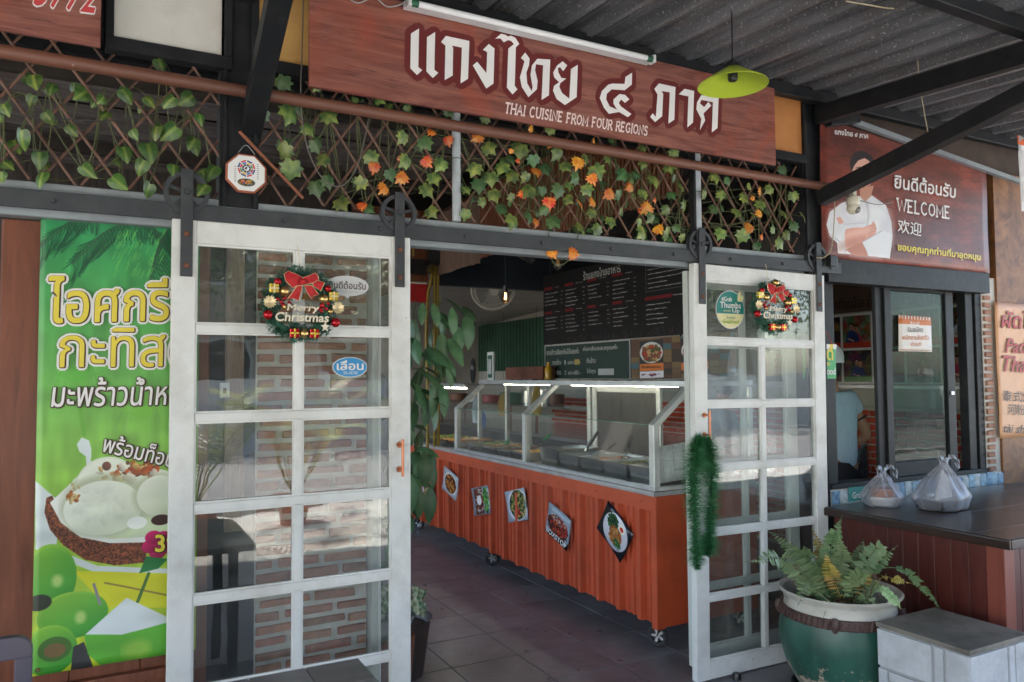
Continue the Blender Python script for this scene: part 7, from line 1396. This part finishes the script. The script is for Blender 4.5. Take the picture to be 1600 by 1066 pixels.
# ================================================================== CHRISTMAS THINGS ON THE DOORS
needle_m = M('tinsel_green', (.035, .17, .06), .38, var=.75, scale=55); needle_b = M('wreath_green', (.03, .12, .075), .45, var=.5, scale=40)
redg = M('red_bauble', (.42, .008, .015), .12, metal=.5, var=.1); goldg = M('gold_bauble', (.62, .42, .16), .28, metal=.9, var=.1); redv = M('red_velvet', (.48, .012, .016), .7, var=.15, scale=30); goldf = M('gold_foil', (.72, .50, .08), .25, metal=.8, var=.3, scale=60, bump=.6); goldt = M('gold_trim', (.75, .60, .34), .4, metal=.4); ivory = M('ivory_letters', (.78, .70, .55), .45)
def needles(s, pts, n, ln, wd_, rg_, spread=1., sq=1.):
    m_ = len(pts)
    for _ in range(n):
        f = rg_.random()*(m_-1.001); i = int(f); p = pts[i].lerp(pts[i+1], f-i); d = (pts[i+1]-pts[i]).normalized(); a = rg_.uniform(0, 2*PI); u = d.orthogonal().normalized(); v_ = d.cross(u); q = (u*math.cos(a)+v_*math.sin(a)); q.y *= sq; q = (q*spread+d*rg_.uniform(-.5, .5)).normalized(); fu = f/(m_-1); l = ln*rg_.uniform(.55, 1.1)*((.78+.16*math.sin(fu*9+pts[0].x*40)+.10*math.sin(fu*23))*min(1, .45+fu*5, .4+(1-fu)*6) if spread == 1.001 else 1); e = q.cross(V((rg_.uniform(-1, 1), rg_.uniform(-1, 1), rg_.uniform(-1, 1)))).normalized()*wd_
        s.add([p-e, p+e, p+q*l+V((0, 0, -l*.12))], [(0, 1, 2)])
def wreath(loc, lab, var, seed):
    t = thing('christmas_wreath', (0, 0, 0), lab, 'wreath', 'Christmas wreaths on the sliding doors'); rg_ = random.Random(seed); k_ = .150/370
    def c_(x, y, d=0): return V(((x-450)*k_, -.045-d, -(y-570)*k_))
    ring = [V((.108*math.cos(a), -.03, .108*math.sin(a))) for a in [q*2*PI/48 for q in range(49)]]
    s = MB(); s.tube(ring, .012, 8, False)
    for q in range(190):
        a = rg_.uniform(0, 2*PI); p = V((.108*math.cos(a), -.03, .108*math.sin(a))); o_ = rg_.choice([-1, 1, 1]); d = V((o_*math.cos(a+rg_.uniform(-.9, .9)), rg_.uniform(-.7, -.05), o_*math.sin(a+rg_.uniform(-.9, .9)))).normalized(); tw = [p, p+d*rg_.uniform(.03, .052)]
        s.tube(tw, .0012, 3, False); needles(s, tw, 42, .022, .0014, rg_)
    tag(s.build('wreath_greenery', needle_b, t, fix=False), kind='stuff')
    for n_, lst, m_ in (('red_bauble', [(238, 367, 35), (152, 678, 46), (780, 735, 46), (705, 412, 33)], redg), ('gold_bauble', [(300, 455, 46), (665, 512, 46), (482, 845, 44), (728, 630, 26), (305, 600, 28)]+([(470, 255, 44)] if var else []), goldg), ('berry', [(270, 555, 19), (290, 585, 22), (235, 530, 19), (345, 562, 17), (385, 590, 17), (300, 522, 17), (650, 575, 24), (628, 610, 19), (690, 605, 20), (645, 630, 17), (710, 555, 17)], redg)):
        for x, y, r in lst: MB().ball(c_(x, y, .012), r*k_, 14).build(n_, m_, t, smooth=True)
    for x, y, m_, m2 in ((203, 432, goldf, goldt), (757, 485, goldf, goldt), (390, 845, redg, goldf), (575, 845, redg, goldf)):
        p = c_(x, y, .012); h = .017; g_ = MB().box(p-V((h, h*.7, h)), p+V((h, h*.7, h))).build('gift_box', m_, t, .002); r_ = MB().box(p-V((.003, h*.78, h*1.05)), p+V((.003, h*.78, h*1.05))).box(p-V((h*1.05, h*.77, .003)), p+V((h*1.05, h*.77, .003))); r_.build('gift_ribbon', m2, g_, fix=False)
    for x, y in ((165, 560), (800, 595)):
        p = c_(x, y, .012); s = MB()
        for lay_ in range(2):
            for q in range(7): a = 2*PI*q/7+lay_*.4; d = V((math.cos(a), -.25-.2*lay_, math.sin(a))); e = V((-math.sin(a), 0, math.cos(a)))*.007; s.add([p, p+d*.013+e, p+d*.026, p+d*.013-e], [(0, 1, 2, 3)])
        s.build('glitter_flower', goldt, t, fix=False)
    def ribbon(poly, nm='bow'):
        pts = [c_(x, y, .024+.006*math.sin(x*.05)) for x, y in poly]; o = MB().prism(pts, (0, .004, 0)).build(nm, redv, t, .0008); e = MB(); e.tube(pts+[pts[0]], .0013, 5, False); e.build('bow_trim', goldt, o, fix=False)
    for poly in ([(285, 300), (330, 265), (410, 300), (465, 318), (462, 392), (400, 405), (370, 425), (300, 360)], [(465, 318), (520, 300), (580, 268), (612, 310), (604, 362), (540, 372), (462, 392)], [(604, 340), (662, 360), (630, 440), (560, 400), (548, 372)], [(462, 395), (405, 405), (325, 525), (375, 520), (420, 545), (452, 440)], [(480, 395), (500, 460), (545, 522), (560, 490), (616, 478), (540, 392)]): ribbon(poly)
    MB().ball(c_(465, 360, .03), .011, 12, (1.2, .7, 1)).build('bow_knot', redv, t, smooth=True); MB().lathe([(0, .012), (.008, .010), (.011, -.004), (.016, -.014), (0, -.014)], c_(490, 490, .01), 16).build('bell', goldg, t, smooth=True)
    st = [(675+46*(1 if q % 2 == 0 else .42)*math.sin(q*PI/5), 780-52*(1 if q % 2 == 0 else .42)*math.cos(q*PI/5)) for q in range(10)]; MB().prism([c_(x, y, .022) for x, y in st], (0, .004, 0)).build('star', ivory, t)
    for body, x0, x1, y0, y1 in (('Merry', 315, 610, 655, 575), ('Christmas', 212, 700, 735, 655)):
        a, b, c2 = c_(x0, y0, .03), c_(x1, y0, .03), c_(x0, y1, .03); text('lettering', body, M('lettering_shade', (.3, .2, .1), .5), a+V((.001, .003, -.001)), b+V((.001, .003, -.001)), c2+V((.001, .003, -.001)), t, .05, 0, .12); text('lettering', body, ivory, a, b, c2, t, .032, .001, .12)
    MB().tube([V((.002, -.015, .12)), V((.003, -.006, .19)), V((.0, .002, .235))], .0012, 5).build('hanging_thread', goldt, t)
    t.location = loc; return t
W1 = PY(466, 477, 2.97); W2 = PY(1201, 480, 2.97)
wreath((W1.x, 2.982, W1.z), 'bigger looking Christmas wreath with red bow hanging on the left sliding door', 0, 3); w2_ = wreath((W2.x, 2.982, W2.z), 'Christmas wreath with gold ball on top hanging on the right sliding door', 1, 4); w2_.scale = (1.08, 1, 1.0)
# tinsel garland over the right door handle
ga = thing('tinsel_garland', PY(1098, 905, 2.93)[:], 'bushy green tinsel garland hung doubled over the handle of the right sliding door', 'garland')
rg = random.Random(5)
for nm, pth in (('garland_strand', [(1097, 684), (1087, 700), (1083, 760), (1086, 830), (1090, 890)]), ('garland_strand', [(1098, 684), (1108, 705), (1112, 770), (1109, 830), (1104, 868)])):
    pts = curve([PY(x, y, 2.925+(.02 if pth[1][0] > 1100 else 0)) for x, y in pth], 10); s = MB(); s.tube(pts, .004, 5); needles(s, pts, 4200, .088, .0016, rg, 1.001, .85); tag(s.build(nm, needle_m, ga, fix=False), kind='stuff')
# stickers on the glass
def oval(s, cx, cz, rx, rz, y, n=32, a0=0, a1=2*PI, th=.0015): s.prism([(cx+rx*math.cos(a0+(a1-a0)*k/n), y, cz+rz*math.sin(a0+(a1-a0)*k/n)) for k in range(n if a1-a0 > 6 else n+1)], (0, th, 0)); return s
YK = 3.002
c = PY(543, 447, YK); e = PY(576, 447, YK); q = thing('welcome_sticker', c[:], 'white oval speech bubble sticker with dark Thai lettering beside the left wreath', 'sticker'); rx, rz = e.x-c.x, PY(543, 431, YK).z-c.z
oval(MB(), c.x, c.z, rx, rz, YK).build('sticker_face', M('sticker_white', (.62, .62, .62), .4, var=.03), q); MB().prism([(c.x-.012, YK+.0001, c.z-rz*.9), (c.x, YK+.0001, c.z-rz*1.25), (c.x+.012, YK+.0001, c.z-rz*.9)], (0, .0013, 0)).build('bubble_tail', MATS['sticker_white'], q)
text('lettering', 'ยินดีต้อนรับ', INK_BR, (c.x-rx*.86, YK, c.z-.012), (c.x+rx*.86, YK, c.z-.012), (c.x-rx*.86, YK, c.z+.02), q, .02); text('lettering', 'Welcome', INK_LG, (c.x-rx*.5, YK, c.z-.027), (c.x+rx*.5, YK, c.z-.027), (c.x-rx*.5, YK, c.z-.019), q, .0)
c = PY(547, 574, YK); rx, rz = PY(573, 574, YK).x-c.x, PY(547, 559, YK).z-c.z; q = thing('slide_sticker', c[:], 'blue oval sticker with white Thai lettering and the word slide on the left door glass', 'sticker'); blue = M('sticker_blue', (.03, .27, .56), .35, var=.03)
oval(MB(), c.x, c.z, rx*1.05, rz*1.07, YK+.0003).build('sticker_edge', MATS['sticker_white'], q); oval(MB(), c.x, c.z, rx*.98, rz*.98, YK-.0014, th=.0015).build('sticker_face', blue, q)
text('lettering', 'เลื่อน', INK_W, (c.x-rx*.78, YK-.0016, c.z-.011), (c.x+rx*.78, YK-.0016, c.z-.011), (c.x-rx*.78, YK-.0016, c.z+.027), q, .035); text('lettering', 'SLIDE', INK_W, (c.x-rx*.4, YK-.0016, c.z-.028), (c.x+rx*.45, YK-.0016, c.z-.028), (c.x-rx*.4, YK-.0016, c.z-.017), q, .0)
c = PY(1141, 484, YK); rx, rz = PY(1163, 484, YK).x-c.x, PY(1141, 454, YK).z-c.z; q = thing('thumbs_up_sticker', c[:], 'round teal and pale yellow sticker with a thumb beside the right wreath', 'sticker'); teal = M('sticker_teal', (.01, .20, .17), .35, var=.03); cream = M('sticker_cream', (.74, .68, .36), .4, var=.03)
oval(MB(), c.x, c.z, rx, rz, YK+.0003).build('sticker_edge', MATS['sticker_white'], q); oval(MB(), c.x, c.z, rx*.95, rz*.95, YK-.0014, 24, -.22, PI+.22, .0015).build('sticker_face', teal, q); oval(MB(), c.x, c.z, rx*.95, rz*.95, YK-.0014, 24, PI+.24, 2*PI-.24, .0015).build('sticker_foot', cream, q)
def tk(body, x0, x1, z0, z1, m_, b_=.03): text('lettering', body, m_, (c.x+rx*x0, YK-.0016, c.z+rz*z0), (c.x+rx*x1, YK-.0016, c.z+rz*z0), (c.x+rx*x0, YK-.0016, c.z+rz*z1), q, b_)
tk('#Grab', -.62, .1, .40, .66, INK_W); tk('Thumbs', -.72, .72, .08, .38, INK_W); tk('Up', .12, .62, -.2, .06, INK_W); tk('awarded', -.5, 0, -.12, 0, cream, 0); tk('ร้านอร่อย', -.3, .3, -.48, -.32, teal, .01); tk('GrabFood', -.55, .55, -.72, -.52, INK_G)
s = MB(); s.prism([(c.x+rx*x, YK-.0030, c.z+rz*z) for x, z in ((.5, .45), (.82, .42), (.95, .62), (.88, .78), (.72, .74), (.74, .95), (.64, .95), (.52, .7))], (0, .0012, 0)).build('thumb_mark', cream, q)

# ================================================================== PLANTS AT THE ENTRANCE
long_m = leafmat('long_leaf', (.055, .145, .065), (.11, .23, .10), .35, (.18, .30, .14)); LONG = mirror([(0, 0), (.05, -.06), (.13, -.22), (.165, -.42), (.15, -.62), (.09, -.84), (0, -1.02)])
LL = [leafmesh('leaf', LONG, long_m, .35, .35, 20+k) for k in range(4)]
YL_ = 3.85; lp = thing('long_leaf_plant', PY(622, 1000, YL_)[:2]+(0,), 'tall houseplant with long drooping dark green leaves just inside the left sliding door', 'plant'); lp.location.z = 0; WL[lp] = V((WL[lp].x, WL[lp].y, 0))
xs_ = WL[lp].x; MB().lathe([(0, 0), (.13, 0), (.17, .28), (.18, .29), (.165, .28), (.15, .25), (0, .25)], (xs_, YL_, 0), 30).build('plant_pot', M('dark_pot', (.06, .045, .04), .5), lp, smooth=True)
stemm = M('green_stem', (.08, .10, .03), .5, var=.3); rg = random.Random(14); tips = []
for (x, y, Y) in ((650, 470, 3.8), (690, 460, 3.85), (662, 560, 3.7), (640, 520, 3.9), (655, 690, 3.72), (700, 560, 3.9)):
    tp = PY(x, y, Y); b0_ = V((xs_+rg.uniform(-.03, .03), YL_, .27)); pts = curve([b0_, b0_.lerp(tp, .5)+V((-.08, 0, .05)), tp], 8); MB().tube(pts, [.009-.006*i/len(pts) for i in range(len(pts))], 7).build('stem', stemm, lp, smooth=True); tips.append(pts)
def longleaf(p, az, droop, ln, roll=0):
    # the leaf grows from p: turn it from hanging down (-Z) outwards
    e = Euler((0, 0, az)).to_matrix() @ Euler((droop, 0, 0)).to_matrix() @ Euler((0, 0, roll)).to_matrix(); o = link('leaf', rg.choice(LL), lp, p, e.to_euler(), (ln*1.2, ln, ln)); return o
for (x, y, Y, az, dr, ln) in ((660, 474, 3.7, -.5, -.25, .15), (676, 474, 3.7, .3, -.3, .17), (692, 466, 3.75, .9, -.9, .22), (705, 480, 3.7, .4, -.1, .19), (722, 480, 3.75, .3, -.9, .17), (728, 490, 3.75, .15, -.15, .25), (715, 510, 3.7, 0, -.1, .2), (690, 520, 3.7, .1, .0, .24), (700, 530, 3.7, .5, -.6, .22), (650, 530, 3.7, -.2, -.6, .2), (665, 545, 3.65, .5, -1.0, .24), (640, 545, 3.7, .9, -1.0, .22), (672, 560, 3.7, .9, -.9, .24), (690, 545, 3.7, .2, -.1, .22), (700, 560, 3.65, .1, -.2, .2), (655, 580, 3.65, .9, -.9, .2), (675, 590, 3.65, .2, .0, .26), (688, 600, 3.65, .3, -.2, .22), (650, 600, 3.7, .6, -.4, .2), (664, 620, 3.7, .2, .0, .2), (640, 575, 3.7, 1.2, -1.1, .22),
                          (652, 700, 3.68, .9, -1.2, .16), (668, 700, 3.68, .5, -.4, .16), (655, 715, 3.68, .1, 0, .2), (662, 705, 3.66, .0, -.1, .24), (672, 720, 3.68, .3, -.2, .18), (670, 760, 3.66, .0, 0, .24), (655, 760, 3.66, -.2, 0, .2), (640, 740, 3.66, .3, -.1, .25)): longleaf(PY(x, y, Y), az, dr, ln*.80, rg.uniform(-.6, .6))
for pts in tips:
    for k in range(16): longleaf(pts[int(len(pts)*rg.uniform(.35, .98))-1], rg.uniform(-1.2, 3.5), rg.uniform(-1.3, 0), rg.uniform(.11, .19), rg.uniform(-.5, .5))
# variegated plant low behind the left door
vp = PY(597, 955, 3.42); vt = thing('variegated_plant', (vp.x, 3.42, 0), 'low variegated white and green plant in a grey topped brown pot at the entrance', 'plant')
MB().lathe([(0, 0), (.12, 0), (.15, vp.z-.12), (.145, vp.z-.11), (0, vp.z-.11)], (vp.x, 3.42, 0), 28).build('plant_stand', M('brown_jar_glaze', (.20, .07, .035), .4, var=.3), vt, smooth=True); MB().lathe([(.08, vp.z-.109), (.13, vp.z-.07), (.16, vp.z-.005), (.17, vp.z), (.155, vp.z-.002), (.12, vp.z-.05), (0, vp.z-.05)], (vp.x, 3.42, 0), 28).build('plant_bowl', M('grey_bowl', (.25, .26, .26), .5), vt, smooth=True)
varm = leafmat('variegated_leaf', (.04, .13, .03), (.66, .70, .50), .9, (.66, .68, .5)); VL = [leafmesh('leaf', HEART, varm, .35, .3, 40+k) for k in range(3)]
for k in range(34):
    a = rg.uniform(0, 2*PI); r_ = rg.uniform(.02, .13); p = V((vp.x+r_*math.cos(a), 3.42+r_*math.sin(a), vp.z+rg.uniform(.0, .13))); link('leaf', rg.choice(VL), vt, p, (rg.uniform(-.9, .4), rg.uniform(-.9, .9), rg.uniform(-1.5, 1.5)), (.075,)*3); 
for (x, y, s_) in ((652, 918, .06), (662, 922, .05), (650, 936, .07), (657, 944, .06)): p = PY(x, y, 3.3); link('leaf', rg.choice(VL), vt, p, (rg.uniform(-.5, .2), rg.uniform(-.6, .6), rg.uniform(-.4, .4)), (s_,)*3)
for (x, y) in ((652, 918), (655, 940)): MB().tube(curve([V((vp.x, 3.42, vp.z-.02)), V((vp.x+.1, 3.36, vp.z+.04)), PY(x, y, 3.3)], 6), .0025, 5).build('stem', stemm, vt, smooth=True)

# ================================================================== FURNITURE IN FRONT, LOWER LEFT
tt = thing('tiled_table', (.1, 1.75, 0), 'low edge of a stone tiled table top in front of the left sliding door', 'table')
tx1, ty1 = PZ(560, 1028, .75).x, PZ(560, 1028, .75).y; mt_ = M('slate_tile', (.17, .16, .16), .22, var=.35, scale=5, rnd=.25, hue=.03, dirt=(.10, .12, .14), dirt_amt=.5, dirt_scale=6)
box('table_slab', (tx1-1.2, ty1-.8, .715), (tx1, ty1, .742), grout, tt, .004)
for i in range(8):
    for j in range(5): box('table_tile', (tx1-1.2+i*.15+.001, ty1-.8+j*.16+.001, .7421), (tx1-1.2+i*.15+.149, ty1-.8+j*.16+.159, .75), mt_, tt, .001)
for a, b in ((tx1-1.12, ty1-.72), (tx1-.12, ty1-.72), (tx1-1.12, ty1-.1), (tx1-.12, ty1-.1)): box('leg', (a, b, 0), (a+.045, b+.045, .7149), black, tt, .004)
fcx = PY(50, 1060, 2.05); ftop = PY(22, 994, 2.05).z; fch = thing('slatted_chair', (fcx.x-.22, 2.05, 0), 'corner of a purple grey plastic chair back below the wooden wall', 'chair'); cp_ = M('purple_grey_plastic', (.075, .065, .09), .45, var=.1)
bx0, bx1 = fcx.x-.44, fcx.x; rr = .035; out = [(bx1, .62)]+[(bx1-rr+rr*math.cos(a), ftop-rr+rr*math.sin(a)) for a in [k*PI/12 for k in range(7)]]+[(bx0+rr-rr*math.sin(a), ftop-rr+rr*math.cos(a)) for a in [k*PI/12 for k in range(7)]]+[(bx0, .62)]
n_sl = 6; MB().prism([(x, 2.04, z) for x, z in out if z > .9] + [(bx0, 2.04, ftop-.06), (bx1, 2.04, ftop-.06)] if False else [(x, 2.04, max(z, ftop-.05)) for x, z in out], (0, .025, 0)).build('back_rail', cp_, fch, .004)
for k in range(n_sl): x = bx0+k*(bx1-bx0-.034)/(n_sl-1); box('back_slat', (x, 2.043, .46), (x+.034, 2.062, ftop-.0502), cp_, fch, .004)
box('seat', (bx0, 2.07, .43), (bx1, 2.48, .46), cp_, fch, .01)
for a, b in ((bx0, 2.07), (bx1-.04, 2.07), (bx0, 2.44), (bx1-.04, 2.44)): box('leg', (a, b, 0), (a+.04, b+.04, .4299), cp_, fch, .005)

# ================================================================== THE STREET BEHIND THE CAMERA (seen in the glass)
bark = M('bark', (.10, .075, .05), .9, var=.3, bump=.8); leafy = [M('street_leaf_%s' % k, c_, .5, var=.5, scale=3) for k, c_ in (('deep', (.04, .09, .025)), ('mid', (.07, .13, .035)), ('olive', (.10, .14, .05)))]
def tree(x, y, h, r, k, lab, clumps=46, per=70):
    t = thing('street_tree', (x, y, 0), lab, 'tree', 'trees across the street'); rg_ = random.Random(k*7+1); tr = curve([(x, y, 0), (x+.1, y, h*.25), (x-.08, y+.1, h*.45), (x, y, h*.62)], 5); MB().tube(tr, [.17-.1*i/len(tr) for i in range(len(tr))], 9).build('trunk', bark, t, smooth=True)
    cen = []
    for q in range(6): a = q*PI/3+rg_.uniform(-.4, .4); e = V((x+r*.65*math.cos(a), y+r*.65*math.sin(a), h*rg_.uniform(.6, .85))); MB().tube(curve([tr[-4], tr[-4].lerp(e, .5)+V((0, 0, .15)), e], 5), [.06-.004*i for i in range(11)], 6).build('limb', bark, t, smooth=True)
    rs_ = np.random.RandomState(k); a = rs_.rand(clumps)*2*PI; rr_ = r*np.sqrt(rs_.rand(clumps)); cz = h*(.55+.42*rs_.rand(clumps)); sh = np.sqrt(np.clip(1-((cz/h-.75)/.3)**2, .1, 1)); C_ = np.stack([x+rr_*sh*np.cos(a), y+rr_*sh*np.sin(a), cz], 1)
    P_ = (C_[:, None]+rs_.normal(0, r*.14, (clumps, per, 3))).reshape(-1, 3); N_ = len(P_); u = rs_.normal(size=(N_, 3)); u /= np.linalg.norm(u, axis=1)[:, None]; v_ = np.cross(u, rs_.normal(size=(N_, 3))); v_ /= np.linalg.norm(v_, axis=1)[:, None]; sz = (.05+.07*rs_.rand(N_))[:, None]
    Q_ = np.stack([P_-u*sz, P_+v_*sz*.45, P_+u*sz, P_-v_*sz*.45], 1).reshape(-1, 3); me = bpy.data.meshes.new('crown'); me.from_pydata(Q_.tolist(), [], [(4*i, 4*i+1, 4*i+2, 4*i+3) for i in range(N_)]); me.materials.append(leafy[k % 3]); link('crown', me, t, (0, 0, 0))
for i, (x, y, h, r, lab) in enumerate(((-3.5, -11.5, 5.5, 2.2, 'broad tree across the street at its left end'), (.8, -12.2, 6.2, 2.4, 'tallest tree across the street'), (4.6, -11.4, 5.2, 2.1, 'rounded olive tree across the street'), (8.6, -12.4, 6.0, 2.5, 'deep green tree across the street beyond the olive one'), (13, -11.6, 5.4, 2.2, 'mid green tree across the street near the side wall'), (18, -12, 6.2, 2.6, 'farthest tree across the street'))): tree(x, y, h, r, i, lab)
fw = thing('street_wall', (5, -10.4, 0), 'long pale plastered wall with posts across the street', 'wall'); box('wall_panel', (-14, -10.5, 0), (26, -10.35, 1.5), M('pale_plaster', (.55, .53, .48), .9, dirt=(.3, .28, .24)), fw)
for k in range(14): box('wall_post', (-14+k*3, -10.56, 0), (-13.75+k*3, -10.30, 1.7), white_f, fw, .01)
bd = thing('shop_building', (6, -16, 0), 'two storey pale building with dark windows behind the street trees', 'building'); box('wall', (-10, -20, 0), (22, -15, 6.5), M('beige_render', (.42, .36, .28), .9), bd); box('roof', (-10.4, -20.4, 6.5), (22.4, -14.4, 6.8), M('roof_brown', (.16, .07, .05), .8), bd)
for k in range(9):
    for z in (1.0, 4.0): f_ = box('window', (-8.5+k*3.4, -15.06, z), (-6.9+k*3.4, -14.99, z+1.6), white_f, bd); box('pane', (-8.4+k*3.4, -14.985, z+.1), (-7.0+k*3.4, -14.98, z+1.5), MATS['dark_glass'], f_)
palm_m = leafmat('palm_leaflet', (.07, .15, .04), (.30, .30, .06), .2, (.3, .3, .08))
def palm(x, y, h, k, lab):
    t = thing('potted_palm', (x, y, 0), lab, 'plant', 'potted palms at the pavement edge'); MB().lathe([(0, 0), (.15, 0), (.2, .3), (.21, .31), (.19, .3), (.17, .26), (0, .26)], (x, y, 0), 24).build('plant_pot', MATS['terracotta'], t, smooth=True); rg_ = random.Random(k)
    for q in range(13):
        a = q*2.4+rg_.uniform(-.3, .3); l = h*rg_.uniform(.45, .7); e = V((x+l*math.cos(a), y+l*math.sin(a), h*rg_.uniform(.55, 1.0))); pts = curve([(x, y, .26), V((x, y, .26)).lerp(e, .5)+V((0, 0, h*.22)), e], 9); s = MB(); s.tube(pts, [.008-.0003*i for i in range(len(pts))], 5)
        for i in range(5, len(pts)-1):
            for u_ in (0, .5):
                p = pts[i].lerp(pts[i+1], u_); d = (pts[i+1]-pts[i]).normalized(); sd2 = d.cross(V((0, 0, 1))).normalized()
                for sg_ in (-1, 1): qd = (sd2*sg_+d*.7+V((0, 0, -.25))).normalized(); ll = .24*math.sin(PI*min(1, (i-3)/(len(pts)-3)*.8+.15)); e_ = d*.009; s.add([p-e_*.5, p+qd*ll*.4-e_, p+qd*ll, p+qd*ll*.4+e_], [(0, 1, 2, 3)])
        o = s.build('frond', palm_m, t, fix=False); ul = o.data.uv_layers.new(name='UVMap')
        for lp_ in o.data.loops: cc_ = o.data.vertices[lp_.vertex_index].co; ul.data[lp_.index].uv = (.3+cc_.x, cc_.z*2)
for i, (x, y, h, lab) in enumerate(((.75, -1.9, 1.5, 'potted palm at the pavement edge straight behind the viewer'), (1.75, -2.3, 1.7, 'taller potted palm second along the pavement edge'), (3.6, -2.2, 1.5, 'potted palm third along the pavement edge'), (-1.4, -2.2, 1.6, 'potted palm at the left end of the pavement edge'))): palm(x, y, h, i, lab)
bpy.context.view_layer.update()
